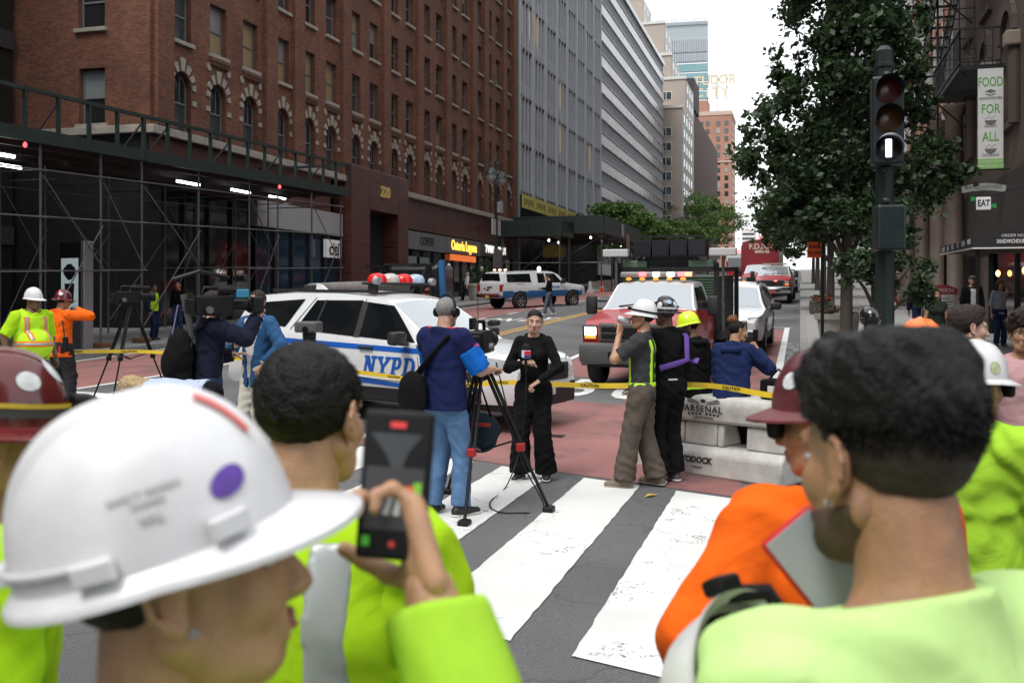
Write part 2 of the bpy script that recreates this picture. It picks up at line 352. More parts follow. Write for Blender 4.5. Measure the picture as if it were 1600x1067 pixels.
BRICK = brick_mat('red_brown_brick', (.225, .078, .04), (.112, .035, .019), (.12, .085, .064))
LIME = mat('limestone', (.33, .30, .255), .85, var=.2, vs=3, bump=.3, bs=30)
GRANITE = mat('dark_red_granite', (.085, .03, .024), .35, var=.3, vs=3)
FRAME = mat('window_frame_grey', (.17, .175, .18), .5)
def glass_mat(name, col, rough=.06, wob=.015):
    m = mat(name, col, rough, spec=.9); t, b, N, L = nodes_of(m); tc = N('ShaderNodeTexCoord'); n = N('ShaderNodeTexNoise'); n.inputs['Scale'].default_value = 1.2
    bp = N('ShaderNodeBump'); bp.inputs['Strength'].default_value = .25; bp.inputs['Distance'].default_value = wob
    L(tc.outputs['Object'], n.inputs['Vector']); L(n.outputs[0], bp.inputs['Height']); L(bp.outputs[0], b.inputs['Normal']); return m
GL_D = glass_mat('dark_window_glass', (.018, .021, .024)); GL_G = glass_mat('grey_window_glass', (.05, .058, .06))
GL_T = glass_mat('window_glass_with_tan_blind', (.30, .23, .13), .25); GL_C = glass_mat('window_glass_with_pale_blind', (.24, .24, .22), .2)
GL_W = mat('lit_office_window', (.5, .3, .1), .2, emit=.35, ecol=(1, .62, .22))
def wall_with_holes(name, m, M, u0, u1, z0, z1, holes, depth, parent):
    """wall in local (u,z) plane with rectangular openings and reveals; M maps (u, out, z)"""
    us = sorted({u0, u1, *[h[0] for h in holes], *[h[1] for h in holes]}); zs = sorted({z0, z1, *[h[2] for h in holes], *[h[3] for h in holes]})
    us = [u for u in us if u0 <= u <= u1]; zs = [z for z in zs if z0 <= z <= z1]; b = MB()
    for i in range(len(us) - 1):
        j = 0
        while j < len(zs) - 1:
            ins = lambda j: any(h[0] - 1e-6 <= us[i] and us[i + 1] <= h[1] + 1e-6 and h[2] - 1e-6 <= zs[j] and zs[j + 1] <= h[3] + 1e-6 for h in holes)
            if ins(j): j += 1; continue
            k = j
            while k + 1 < len(zs) - 1 and not ins(k + 1): k += 1
            b.quad((us[i], 0, zs[j]), (us[i + 1], 0, zs[j]), (us[i + 1], 0, zs[k + 1]), (us[i], 0, zs[k + 1])); j = k + 1
    for a0, a1, c0, c1 in holes:
        b.quad((a0, 0, c0), (a0, -depth, c0), (a0, -depth, c1), (a0, 0, c1)); b.quad((a1, 0, c0), (a1, 0, c1), (a1, -depth, c1), (a1, -depth, c0))
        b.quad((a0, 0, c1), (a0, -depth, c1), (a1, -depth, c1), (a1, 0, c1)); b.quad((a0, 0, c0), (a1, 0, c0), (a1, -depth, c0), (a0, -depth, c0))
    b.xf(M); return b.build(name, m, parent)
# frame for walls on the left side: u = +Y, out = +X
ML = Matrix(((0, 1, 0, 0), (1, 0, 0, 0), (0, 0, 1, 0), (0, 0, 0, 1)))
def left_M(x): M = ML.copy(); M.translation = (x, 0, 0); return M
def sash_meshes(w, h, arch=False):
    f = MB(); t = .07
    f.box(0, t, -.06, .02, 0, h); f.box(w - t, w, -.06, .02, 0, h); f.box(t, w - t, -.06, .02, 0, t)
    if not arch: f.box(t, w - t, -.06, .02, h - t, h)
    f.box(t, w - t, -.055, .03, h * .5 - .035, h * .5 + .035)
    if arch:
        r = w / 2; zc = h - r
        for k in range(10):
            a0, a1 = math.pi * k / 10, math.pi * (k + 1) / 10
            p = [(r + rr * math.cos(a), zc + rr * math.sin(a)) for rr, a in ((r, a0), (r - t, a0), (r - t, a1), (r, a1))]
            f.prism(p, -.02, .06, Matrix(((1, 0, 0, 0), (0, 0, -1, 0), (0, 1, 0, 0), (0, 0, 0, 1))))
        f.box(w * .33, w * .33 + .035, -.05, .015, h * .5, h - .08); f.box(w * .67 - .035, w * .67, -.05, .015, h * .5, h - .08)
    return f.mesh('window', FRAME)
W, HR = 1.2, 2.05
def pane_mesh(w, z0, z1, m):
    p = MB(); p.box(.06, w - .06, -.035, -.02, z0, z1); return p.mesh('pane', m)
FR_R, FR_A = sash_meshes(W, HR), sash_meshes(W, 2.35, True)
PANES = {}
def pane(w, z0, z1, m):
    k = (w, z0, z1, m.name)
    if k not in PANES: PANES[k] = pane_mesh(*k[:3], m)
    return PANES[k]
sill_me = MB().rbox(-.1, W + .1, -.2, .12, -.16, 0, .02).mesh('sill', LIME)
cor = MB(); cor.box(-.12, W + .12, -.1, .14, -.3, -.17)
for k in range(9): cor.box(-.08 + k * .16, .0 + k * .16, .0, .12, -.46, -.3)
cor.box(-.12, W + .12, -.1, .05, -.5, -.3); corb_me = cor.mesh('corbel_row', mat('dark_terracotta', (.12, .06, .04), .8, var=.3))
def window(parent, M, arch=False, glass=(None, None), sill=True, corb=False):
    h = 2.35 if arch else HR
    f = put('window', FR_A if arch else FR_R, parent, M)
    if arch: put('pane', pane(W, .05, h * .5, glass[0]), f); put('pane', arch_pane(glass[1]), f)
    else: put('pane', pane(W, .05, h * .5, glass[0]), f); put('pane', pane(W, h * .5 + .001, h - .05, glass[1]), f)
    if sill: put('sill', sill_me, f, Matrix.Translation((0, .28, 0)))
    if corb: put('corbel_row', corb_me, f, Matrix.Translation((0, .28, 0)))
    return f
AP = {}
def arch_pane(m):
    if m.name not in AP:
        b = MB(); h = 2.35; r = W / 2 - .03; zc = h - W / 2
        poly = [(W / 2 + r, h * .5), ] + [(W / 2 + r * math.cos(math.pi * k / 12), zc + r * math.sin(math.pi * k / 12)) for k in range(13)] + [(W / 2 - r, h * .5)]
        b.prism(poly, .02, .035, Matrix(((1, 0, 0, 0), (0, 0, -1, 0), (0, 1, 0, 0), (0, 0, 0, 1)))); AP[m.name] = b.mesh('pane', m)
    return AP[m.name]
FX = -23.0
bb = thing('brick_building', 'tall red brown brick building with stone arched windows and dark granite base', 'building', (0, 0, 0))
cols = [33.5, 36.0, 38.5, 41.3, 43.9, 46.3, 49.2, 51.6, 54.5, 56.9, 59.8, 62.15, 65.0, 67.4, 70.8, 73.2, 75.5, 78.4]
ornate = {1, 2, 4, 5, 6, 7, 8, 9, 10, 11, 12, 13, 15, 16}
LEDGE = 8.15; SILL0 = 11.7; PITCH = 3.37; ZT = 33.
holes = []; wins = []
for i, y in enumerate(cols):
    holes.append((y - .6, y + .6, LEDGE + .02, LEDGE + .02 + 2.35)); wins.append((i, y, -1, LEDGE + .02))
    dd = -FX * .277 + y * .961; zvis = 1.9 + 470 * dd / 1555 + 3
    for k in range(7):
        z = SILL0 + k * PITCH
        if z > zvis or z + HR > ZT - .3: break
        holes.append((y - .6, y + .6, z, z + HR)); wins.append((i, y, k, z))
wall_with_holes('wall', BRICK, left_M(FX), 31.5, 80.6, 7.8, ZT, holes, .3, bb)
side_holes = [(-26.1, -24.95, 8.3, 10.4), (-26.15, -24.95, 11.9, 14.0)]
MS = Matrix(((1, 0, 0, 0), (0, -1, 0, 31.5), (0, 0, 1, 0), (0, 0, 0, 1)))
wall_with_holes('wall', BRICK, MS, -40, FX, 7.8, ZT, side_holes, .3, bb)
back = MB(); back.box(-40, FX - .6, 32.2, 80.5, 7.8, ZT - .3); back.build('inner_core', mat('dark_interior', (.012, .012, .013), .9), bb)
rs = random.Random(3)
def pick():
    q = rs.random()
    return GL_D if q < .55 else (GL_G if q < .8 else (GL_C if q < .93 else GL_T))
for i, y in enumerate(cols):   # brick spandrels over the arches
    sp = MB()
    zc = LEDGE + .02 + 2.35 - .6; ztop = LEDGE + .02 + 2.35
    for s in (-1, 1):
        prev = (y + s * .6, zc)
        for k in range(1, 9):
            a = math.pi / 2 * k / 8; cur_ = (y + s * .6 * math.cos(a), zc + .6 * math.sin(a))
            q = [(FX, prev[0], prev[1]), (FX, cur_[0], cur_[1]), (FX, cur_[0], ztop), (FX, prev[0], ztop)]
            sp.quad(*(q if s > 0 else q[::-1])); q2 = [(FX, prev[0], prev[1]), (FX - .28, prev[0], prev[1]), (FX - .28, cur_[0], cur_[1]), (FX, cur_[0], cur_[1])]
            sp.quad(*q2); prev = cur_
    sp.build('arch_spandrel', BRICK, bb)
def wedge(a0, a1, r0, r1):
    p = [(r * math.cos(a), r * math.sin(a)) for r, a in ((r0, a0), (r1, a0), (r1, (a0 + a1) / 2), (r1, a1), (r0, a1))]
    return MB().prism(p, -.02, .05, Matrix(((0, 0, 1, 0), (1, 0, 0, 0), (0, 1, 0, 0), (0, 0, 0, 1)))).mesh('voussoir', LIME)
vou = []
for a, r1, da in ((90, 1.16, 9), (62, 1.0, 8), (118, 1.0, 8), (34, .93, 8), (146, .93, 8), (8, .88, 8), (172, .88, 8)):
    vou.append(wedge(R(a - da), R(a + da), .64, r1))
blk = MB().box(-.02, .05, -.13, .13, -.1, .1).mesh('voussoir', LIME)
disc = MB().prism([(.13 * math.cos(2 * math.pi * k / 12), .17 * math.sin(2 * math.pi * k / 12)) for k in range(12)], -.02, .06, Matrix(((0, 0, 1, 0), (1, 0, 0, 0), (0, 1, 0, 0), (0, 0, 0, 1)))).mesh('stone_boss', LIME)
for i, y, k, z in wins:
    M = Matrix.Translation((FX - .26, y - .6, z)) @ ML
    g = (pick(), pick()) if rs.random() < .5 else (pick(),) * 2
    if k == -1: g = (GL_G, GL_D)
    if (i, k) in ((1, 0), (2, 0), (3, 0), (5, 0), (4, 0)): g = (GL_T, GL_C) if i in (1, 3) else (GL_T, GL_T)
    window(bb, M, arch=(k == -1), glass=g, sill=(k >= 0), corb=(k == 0 and i in ornate))
    if k == -1:
        for me in vou: put('voussoir', me, bb, Matrix.Translation((FX, y, z + 1.75)))
        for s in (-1, 1):
            put('voussoir', blk, bb, Matrix.Translation((FX, y + s * .78, z + 1.25)))
            if i in ornate: put('stone_boss', disc, bb, Matrix.Translation((FX, y + s * .72, z + 2.95)))
GL_B = glass_mat('window_glass_with_white_blind', (.22, .25, .25), .2)
for x0, z, g in ((-26.1, 8.3, (GL_D, GL_B)), (-26.15, 11.9, (GL_D, GL_D))):
    window(bb, Matrix.Translation((x0, 31.5 + .26, z)) @ Matrix(((1, 0, 0, 0), (0, -1, 0, 0), (0, 0, 1, 0), (0, 0, 0, 1))), glass=g)
for y in (32.2, 40.0, 42.6, 47.75, 53.05, 58.35, 63.55, 69.15, 72.0, 76.9, 79.9):
    MB().box(FX, FX + .22, y - .5, y + .5, 8.2, ZT).build('pier', BRICK, bb)
for y0 in np.arange(31.3, 80.5, 3.3):
    MB().rbox(FX - .02, FX + .3, y0, min(y0 + 3.29, 80.6), LEDGE - .32, LEDGE, .03).build('ledge_stone', LIME, bb)
MB().rbox(-40, FX - .02, 31.2, 31.52, LEDGE - .3, LEDGE, .03).build('ledge_stone', LIME, bb)
MB().box(-40, FX - .01, 31.45, 32.2, 0, LEDGE - .3).build('side_base', mat('shade_black_base', (.01, .01, .011), .5, var=.3), bb)  # near-black colour stands in for the deep shade under the shed
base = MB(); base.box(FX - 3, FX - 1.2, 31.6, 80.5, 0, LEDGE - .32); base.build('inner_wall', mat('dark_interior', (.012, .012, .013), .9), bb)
# granite cladding in panels above the shopfronts and the entrance portal
for y0 in np.arange(31.5, 80.4, 2.45):
    y1 = min(y0 + 2.43, 80.6)
    if 47.3 < y0 + 1.2 < 55.4: continue
    MB().rbox(FX - .4, FX + .02, y0, y1, 5.95, LEDGE - .33, .01).build('granite_panel', GRANITE, bb)
def gz_l(y): return gz(-18, y) + .15
for (y0, y1, z0, z1) in ((47.5, 49.85, 0, 8.75), (53.85, 55.35, 0, 8.75), (49.85, 53.85, 6.55, 8.75)):
    MB().rbox(FX - .5, FX + .55, y0, y1, z0, z1, .02).build('portal_block', GRANITE, bb)
for z in (3.1, 4.75):
    for y0, y1 in ((47.45, 49.9), (53.8, 55.4)): MB().box(FX - .4, FX + .57, y0, y1, z, z + .05).build('portal_band', mat('granite_joint', (.13, .06, .05), .4), bb)
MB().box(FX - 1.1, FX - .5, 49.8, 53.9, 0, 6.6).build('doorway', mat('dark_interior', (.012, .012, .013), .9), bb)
GOLD = mat('gold_numerals', (.75, .5, .14), .2, 1., emit=.1, ecol=(1, .72, .3))
text('house_number', '220', .85, GOLD, bb, (FX + .58, 51.9, 7.65), (0, 1, 0), (0, 0, 1), .03, .015)
# shopfronts
SIGN = mat('grey_fascia', (.16, .16, .165), .5, var=.1)
MB().box(FX - .3, FX + .1, 55.5, 63.2, 4.75, 5.85).build('shop_fascia', SIGN, bb); MB().box(FX - .3, FX + .12, 63.25, 70.6, 4.8, 5.85).build('shop_fascia', SIGN, bb); MB().box(FX - .3, FX + .1, 70.65, 79.5, 4.85, 5.9).build('shop_fascia', mat('dark_grey_fascia', (.06, .06, .065), .5), bb)
text('shop_lettering', 'COFFEE', .7, mat('black_letters', (.015, .015, .015), .6), bb, (FX + .11, 59.6, 5.3), (0, 1, 0), (0, 0, 1), .01, .02)
text('shop_lettering', 'Osteria Laguna', .95, mat('amber_lit_letters', (.9, .5, .06), .4, emit=1.2, ecol=(1, .55, .08)), bb, (FX + .13, 66.9, 5.32), (0, 1, 0), (0, 0, 1), .03, .02, sx=.95)
text('shop_lettering', 'TWIN DONUT', .8, mat('white_lit_letters', (.8, .8, .75), .4, emit=.7, ecol=(1, .95, .85)), bb, (FX + .11, 74.6, 5.4), (0, 1, 0), (0, 0, 1), .03, .02, sx=1.05)
MB().box(FX - .3, FX + .1, 38.9, 47.4, 4.95, 6.1).build('shop_fascia', mat('pale_grey_fascia', (.33, .33, .33), .5, var=.08), bb)
cb = MB().box(FX + .05, FX + .22, 45.3, 47.0, 3.8, 4.7).build('bank_sign', mat('white_sign_panel', (.75, .75, .75), .4, emit=.08), bb)
text('bank_lettering', 'citi', .95, mat('black_letters', (.015, .015, .015), .6), cb, (FX + .235, 46.15, 4.22), (0, 1, 0), (0, 0, 1), .01, .01)
MULL = mat('dark_bronze_mullion', (.04, .038, .035), .4, .5)
for y0, y1, zt, gm in ((32, 38.8, 5.9, GL_D), (39, 47.3, 4.9, glass_mat('blue_shop_glass', (.012, .03, .06))), (55.6, 63.1, 4.7, GL_D), (63.3, 70.5, 4.75, GL_D), (70.7, 79.4, 4.8, GL_G)):
    n = max(3, round((y1 - y0) / 1.7)); st = (y1 - y0) / n
    for k in range(n):
        f = MB().box(FX - .3, FX - .05, y0 + k * st, y0 + k * st + .1, 0, zt).build('shopfront_bay', MULL, bb)
        MB().box(FX - .2, FX - .17, y0 + k * st + .1, y0 + (k + 1) * st, 0.5, zt).build('pane', gm, f)
for y in (63.3, 70.6):
    MB().ell((FX + .25, y, 3.75), (.14, .14, .3)).build('wall_lamp', mat('opal_wall_lamp', (.7, .7, .66), .4, emit=.15), bb, smooth=60)
MB().box(FX + .0, FX + .1, 64.2, 69.6, 4.3, 4.72).build('lit_transom', mat('orange_lit_transom', (.5, .1, .03), .4, emit=.5, ecol=(1, .22, .05)), bb)
for y, w in ((56.6, 1.4), (58.6, 1.6)): MB().box(FX - .03, FX + .03, y, y + w, .4, 4.3).build('door_leaf', mat('pale_green_door', (.18, .24, .2), .5), bb)
# ---------------------------------------------------------------- dark neighbour set back behind the scaffold
dn = thing('dark_office_building', 'dark glass fronted building set back behind the scaffold at left edge', 'building', (-28.8, 0, 0))
MB().box(-12, -.15, 6, 31.3, 0, 26).build('wall', mat('black_cladding', (.012, .012, .013), .4), dn)
for k in range(14): MB().box(-.15, .05, 6.5 + k * 1.8, 6.72 + k * 1.8, 0, 26).build('mullion', mat('brown_mullion', (.06, .045, .035), .5), dn)
for k in range(6): MB().box(-.15, 0., 6.5, 31.2, 3.8 + k * 3.7, 4.5 + k * 3.7).build('spandrel', mat('dark_spandrel', (.035, .036, .038), .35), dn)
# ---------------------------------------------------------------- grey curtain wall
gb = thing('grey_office_building', 'dark grey glass office block with vertical fins beside the brick building', 'building')
STEEL = mat('grey_metal_fin', (.5, .515, .545), .45, .1); SPAN = mat('grey_spandrel', (.33, .345, .37), .4, .1, var=.12, vs=1)
Y0, Y1, z00, FP = 81.0, 116.8, 10.75, 4.15
MB().box(-45, FX - .3, Y0 + .1, Y1, 0, 44).build('core', mat('dark_interior', (.012, .012, .013), .9), gb)
MB().box(FX - .35, FX + .25, Y0 - .35, Y0 + .15, 0, 44).build('corner_post', mat('pale_metal_post', (.32, .33, .34), .4, .4), gb)
nw = 32; st = (Y1 - Y0) / nw
pm = [MB().box(-.12, -.09, 0, st - .02, 0, 2.75).mesh('pane', g) for g in (GL_D, GL_G, glass_mat('bluish_glass', (.03, .038, .042)))] + [MB().box(-.12, -.09, 0, st - .02, 0, 2.75).mesh('pane', GL_W)]
lit = {(4, 3), (5, 3), (13, 2), (13, 1), (26, 1)}
for f in range(7):
    z = z00 + f * FP
    s = MB().box(FX - .3, FX - .06, Y0 + .15, Y1, z - .02, z + 1.3).build('spandrel', SPAN, gb)
    MB().box(FX - .1, FX + .12, Y0 + .15, Y1, z - .1, z + .1).build('floor_band', mat('dark_floor_band', (.05, .052, .055), .4, .3), s)
    if f < 5:
        for k in range(nw): put('pane', pm[3] if (k, f) in lit else pm[rs.choice((0, 0, 1, 2))], gb, Matrix.Translation((FX - .05, Y0 + k * st, z + 1.32)))
fin = MB().box(-.08, .14, -.05, .05, z00 - .2, 40).mesh('fin', STEEL); fin2 = MB().box(-.08, .3, -.09, .09, z00 - .2, 40).mesh('fin', STEEL)
for k in range(nw + 1): put('fin', fin2 if k % 4 == 0 else fin, gb, Matrix.Translation((FX, Y0 + k * st, 0)))
yb = mat('yellow_site_banner', (.62, .53, .11), .7, var=.1, vs=2)
for k in range(5):
    p = MB().box(FX + .32, FX + .38, 81.4 + k * 4.2, 85.5 + k * 4.2, 9.35, 10.5).build('banner_panel', yb, gb)
    for q in range(5): MB().box(FX + .385, FX + .39, 82.0 + k * 4.2 + q * .65, 82.4 + k * 4.2 + q * .65, 9.6 + .15 * (q % 2), 10.2).build('banner_mark', mat('dark_olive_print', (.2, .17, .05), .8), p)
# ---------------------------------------------------------------- banded building
wb = thing('banded_office_building', 'long office block with pale horizontal bands and ribbon windows', 'building')
Y0, Y1 = 116.9, 176.; FP = 3.16; z0 = 4.4
BAND = mat('pale_metal_band', (.45, .45, .45), .28, .35, var=.12, vs=.4)
MB().box(-50, FX - .4, Y0, Y1, 0, 41.7).build('core', mat('dark_interior', (.012, .012, .013), .9), wb)
rib = MB().box(FX - .3, FX - .25, Y0, Y1, 0, 1.75).mesh('window_band', GL_D)
mb_ = MB()
for k in range(60): mb_.box(FX - .27, FX - .12, Y0 + k * .985, Y0 + k * .985 + .12, 0, 1.75)
mull = mb_.mesh('mullions', STEEL)
for f in range(12):
    z = z0 + f * FP
    b_ = MB()
    for k in range(20): b_.box(FX - .3, FX - .05, Y0 + k * 2.955, Y0 + k * 2.955 + 2.93, z - .02, z + 1.39)
    s = b_.build('spandrel_band', BAND, wb); MB().box(FX - .2, FX + .06, Y0, Y1, z + 1.34, z + 1.46).build('sill_rail', mat('pale_sill_rail', (.55, .55, .55), .4), s)
    g = put('window_band', rib, wb, Matrix.Translation((0, 0, z + 1.4))); put('mullions', mull, g)
MB().box(FX - 1, FX + .1, Y0, Y1, 42.2, 42.9).build('parapet', BAND, wb)
# ---------------------------------------------------------------- beige stepped apartment block
ab = thing('beige_apartment_block', 'stepped beige apartment block with paired white windows beyond the banded offices', 'building')
BEIGE = mat('beige_brick', (.36, .31, .27), .85, var=.08, vs=.3); PALE = mat('pale_brick_side', (.55, .54, .52), .8, var=.06, vs=.3)
apw = MB().box(0, 2.1, -.06, .1, 0, 1.6).mesh('window', mat('white_window_frame', (.6, .6, .6), .6))
app = MB().box(.12, .98, -.09, -.05, .12, 1.48).mesh('pane', GL_G)
def tier(x0, x1, y0, y1, z1, zw, wxs, rows, pitch=2.62):
    MB().box(x0, x1, y0, y1, 0, z1).build('wall', BEIGE, ab); MB().box(x1 - .01, x1 + .12, y0 + .3, y1, 0, z1 - .2).build('side_wall', PALE, ab)
    MB().box(x0, x1 + .2, y0 - .2, y0 + .5, z1 - .02, z1 + .5).build('coping', PALE, ab)
    for wx in wxs:
        for r_ in range(rows):
            w_ = put('window', apw, ab, Matrix.Translation((wx, y0, zw - r_ * pitch)))
            for q in (0, 1): put('pane', app, w_, Matrix.Translation((q * 1.0, 0, 0)))
    nb = int((z1 - 8) / pitch)
    for r_ in range(nb):
        for q in range(int((y1 - y0) / 4)): MB().box(x1 + .12, x1 + .16, y0 + 1.2 + q * 4, y0 + 3.2 + q * 4, z1 - 2.4 - r_ * pitch, z1 - 1 - r_ * pitch).build('pane', GL_G, ab) if r_ < 8 else None
tier(-30, -20.1, 178, 197, 35.2, 30.2, (-24.0,), 8); tier(-31, -20.4, 186, 200, 42.0, 38.2, (-25.0,), 2)
tier(-34, -23.5, 190, 203, 47.5, 44.0, (-29.5,), 1); tier(-36, -25.5, 195, 206, 55, 50, (-33.,), 1); tier(-46, -30.5, 200, 212, 62, 57.5, (-37.5, -42), 2)
dk = thing('brown_slab_building', 'narrow dark brown slab building between beige block and brick tower', 'building')
MB().box(-34, -20.5, 200, 262, 0, 39).build('wall', mat('dark_brown_brick', (.11, .075, .065), .85, var=.15, vs=.5), dk); MB().box(-34, -20.2, 199.6, 210, 39, 45).build('top_box', mat('dark_plant_screen', (.05, .047, .045), .8), dk)
# ---------------------------------------------------------------- brick tower with rooftop sign
tt = thing('brick_tower', 'distant red brick apartment tower with pale window surrounds', 'building')
TB = mat('far_red_brick', (.33, .17, .12), .85, var=.12, vs=.25)
MB().box(-34, -21.4, 330, 350, 0, 61.4).build('wall', TB, tt); MB().box(-33, -29.2, 332, 340, 61.4, 66).build('roof_house', TB, tt)
MB().box(-34.2, -21.2, 329.8, 350, 60.6, 61.9).build('parapet', mat('far_pale_stone', (.45, .34, .27), .8), tt)
for z in (30.5, 45.2): MB().box(-34.2, -21.25, 329.8, 350, z, z + .5).build('string_course', mat('far_pale_stone', (.45, .34, .27), .8), tt)
fw = [MB().box(0, 1.2, -.12, .1, 0, 1.5).mesh('window', g) for g in (GL_D, GL_G, GL_C)]
for r_ in range(18):
    for x in (-31.6, -29.6, -26.2, -23.6): put('window', rs.choice(fw), tt, Matrix.Translation((x, 330, 57.2 - r_ * 2.55)))
    for y in (334, 339, 344): MB().box(-21.45, -21.3, y, y + 1.4, 57.2 - r_ * 2.55, 58.6 - r_ * 2.55).build('window', GL_D, tt)
ts = thing('rooftop_sign', 'pale lettered rooftop sign on open steel frame above brick tower', 'sign')
TL = mat('pale_gold_letters', (.55, .48, .3), .5); ST = mat('sign_steel', (.16, .15, .14), .6)
for w_, x, z in (('TUDOR', -27.2, 73.2), ('CITY', -28.2, 69.2)):
    for k, ch in enumerate(w_): text('sign_letter', ch, 4.2, TL, ts, (x + (k - (len(w_) - 1) / 2) * 2.85, 336, z), (1, 0, 0), (0, 0, 1), .15, .06)
for x in (-32.5, -29.5, -26.5, -23.5): MB().bar((x, 336.6, 61.3), (x, 336.6, 75), .18, .18).build('sign_post', ST, ts)
for z in (67.4, 71.2, 75): MB().bar((-34, 336.4, z), (-21, 336.4, z), .12, .12).build('sign_rail', ST, ts)
# ---------------------------------------------------------------- far glass slab tower
un = thing('glass_slab_tower', 'far pale teal glass skyscraper with louvred crown', 'building', (-51.7, 592, 0), R(4))
TEAL = mat('teal_glass', (.16, .30, .32), .25, 0, var=.12, vs=.06); UW = mat('pale_louvre', (.42, .45, .48), .5)
MB().box(-30, -.2, 1, 20, 0, 163).build('wall', mat('pale_tower_core', (.3, .35, .37), .6), un)
MB().box(-.2, 5.5, .6, 20, 0, 167).build('end_wall', mat('white_marble_end', (.85, .86, .86), .6), un)
for k in range(20):
    f_ = MB().box(-30, -.2, .2, 1, 30 + k * 5.45, 34.2 + k * 5.45).build('glass_band', TEAL, un); MB().box(-30, -.2, .1, 1, 34.3 + k * 5.45, 34.9 + k * 5.45).build('floor_edge', mat('white_floor_edge', (.7, .73, .74), .6), f_)
for z, h in ((139.5, 4.5), (145, 8), (161, 4)):
    l_ = MB()
    for k in range(28): l_.box(-29.9 + k * 1.06, -29.3 + k * 1.06, .1, 1, z, z + h)
    l_.build('louvre_band', UW, un)
fb = thing('white_far_tower', 'small pale tower at the far end of the street', 'building', (-22, 520, 0))
MB().box(-6.5, 0, 0, 12, 0, 36).build('wall', mat('far_white_brick', (.6, .56, .54), .8), fb)
for k in range(10): MB().box(-6.3, -.2, -.1, 0, 12 + k * 2.3, 13 + k * 2.3).build('window_band', GL_G, fb)
# ================================================================ SIDEWALK SHEDS
PIPE = mat('galvanised_pipe', (.12, .123, .126), .45, .6, var=.2, vs=8); GREEN = mat('dark_green_shed_paint', (.009, .022, .017), .55, var=.25, vs=3)
DARKW = mat('dark_timber', (.018, .014, .012), .8, var=.3); TUBE = mat('fluorescent_tube', (.9, .95, 1), .4, emit=6., ecol=(.92, .96, 1))
RLAMP = mat('red_warning_lamp', (.8, .05, .05), .4, emit=3., ecol=(1, .06, .08)); BULB = mat('work_bulb', (1, .9, .75), .4, emit=8., ecol=(1, .9, .75))
s1 = thing('sidewalk_shed', 'dark green sidewalk shed with open rail parapet on pipe scaffold at left', 'scaffold')
zb = lambda y: 5.84 + .022 * (y - 25.2)
def bar_(nm, a, b, w, h, m, par): return MB().bar(a, b, w, h).build(nm, m, par)
for ya, yb_, xf, dz in ((10, 25.1, -18.55, 0), (25.2, 39.0, -18.6, .02)):
    bar_('fascia_beam', (xf, ya, zb(ya) + .16), (xf, yb_, zb(yb_) + .16), .12, .34, GREEN, s1)
    bar_('top_rail', (xf, ya, zb(ya) + 1.3 + dz), (xf, yb_, zb(yb_) + 1.3 + dz), .1, .1, GREEN, s1)
    n = int((yb_ - ya) / 1.15)
    for k in range(n + 1):
        y = ya + (yb_ - ya) * k / n; bar_('rail_post', (xf, y, zb(y) + .3), (xf, y, zb(y) + 1.3), .09, .09, GREEN, s1)
        if k % 3 == 1: bar_('rail_brace', (xf - .05, y, zb(y) + 1.1), (xf - .95, y + .25, zb(y) + .36), .04, .04, PIPE, s1)
    MB().add([(xf - .06, ya, zb(ya) + .2), (xf - .06, yb_, zb(yb_) + .2), (-27.5 if ya < 20 else -22.9, yb_, zb(yb_) + .2), (-27.5 if ya < 20 else -22.9, ya, zb(ya) + .2)], [(0, 1, 2, 3)]).build('deck', DARKW, s1)
    for x in (xf - .4, xf - 1.6, xf - 2.8, xf - 4.0): bar_('deck_beam', (x, ya, zb(ya) + .02), (x, yb_, zb(yb_) + .02), .12, .25, DARKW, s1)
    for k in range(int((yb_ - ya) / .6)):
        y = ya + .2 + k * .6; bar_('joist', (xf + .05, y, zb(y) + .1), (-22.9, y, zb(y) + .1), .07, .1, DARKW, s1)
bar_('end_rail', (-18.6, 39, zb(39) + 1.3), (-22.9, 39, zb(39) + 1.3), .1, .1, GREEN, s1); bar_('end_fascia', (-18.6, 39, zb(39) + .16), (-22.9, 39, zb(39) + .16), .1, .3, GREEN, s1)
legs = [10.5, 13, 15.5, 18.2, 21.2, 23.5, 25.3, 28.2, 31.3, 33.3, 36.0, 38.6]
for x in (-18.75, -22.2):
    for i, y in enumerate(legs):
        g = gz(-18, y) + .15
        bar_('scaffold_leg', (x, y, g), (x, y, zb(y)), .06, .06, PIPE, s1) if False else MB().cyl((x, y, g + .03), (x, y, zb(y)), .034, n=8).build('scaffold_leg', PIPE, s1)
        MB().rbox(x - .2, x + .2, y - .2, y + .2, g, g + .14, .02).build('timber_pad', mat('brown_timber_pad', (.15, .06, .03), .8), s1) if x > -19 else None
        if i + 1 < len(legs):
            y2 = legs[i + 1]; g2 = gz(-18, y2) + .15
            for h in ((2.15, 3.55, 4.75) if x > -19 else (2.2, 4.6)):
                if i in (6, 7) and h < 3: continue
                MB().cyl((x + .04, y - .2, g + h), (x + .04, y2 + .2, g2 + h), .022, n=6).build('ledger', PIPE, s1)
            if i % 2 == 0 or x < -19: MB().cyl((x + .07, y, g + .5), (x + .07, y2, g2 + 3.4), .02, n=6).build('brace', PIPE, s1)
            if i % 2 == 0 or i == 5: MB().cyl((x + .09, y2, g2 + 2.2), (x + .09, y, g + 4.6), .02, n=6).build('brace', PIPE, s1)
for y in legs:
    MB().cyl((-18.75, y, gz(-18, y) + 4.9), (-22.2, y, gz(-18, y) + 4.9), .022, n=6).build('transom', PIPE, s1)
for y, x in ((20.4, -19.4), (19.2, -20.6), (22.6, -21.2), (28.9, -19.6), (32.3, -19.7), (35.5, -20)):
    MB().rbox(x - .05, x + .05, y - .62, y + .62, zb(y) - .34, zb(y) - .26, .02).build('tube_light', TUBE, s1)
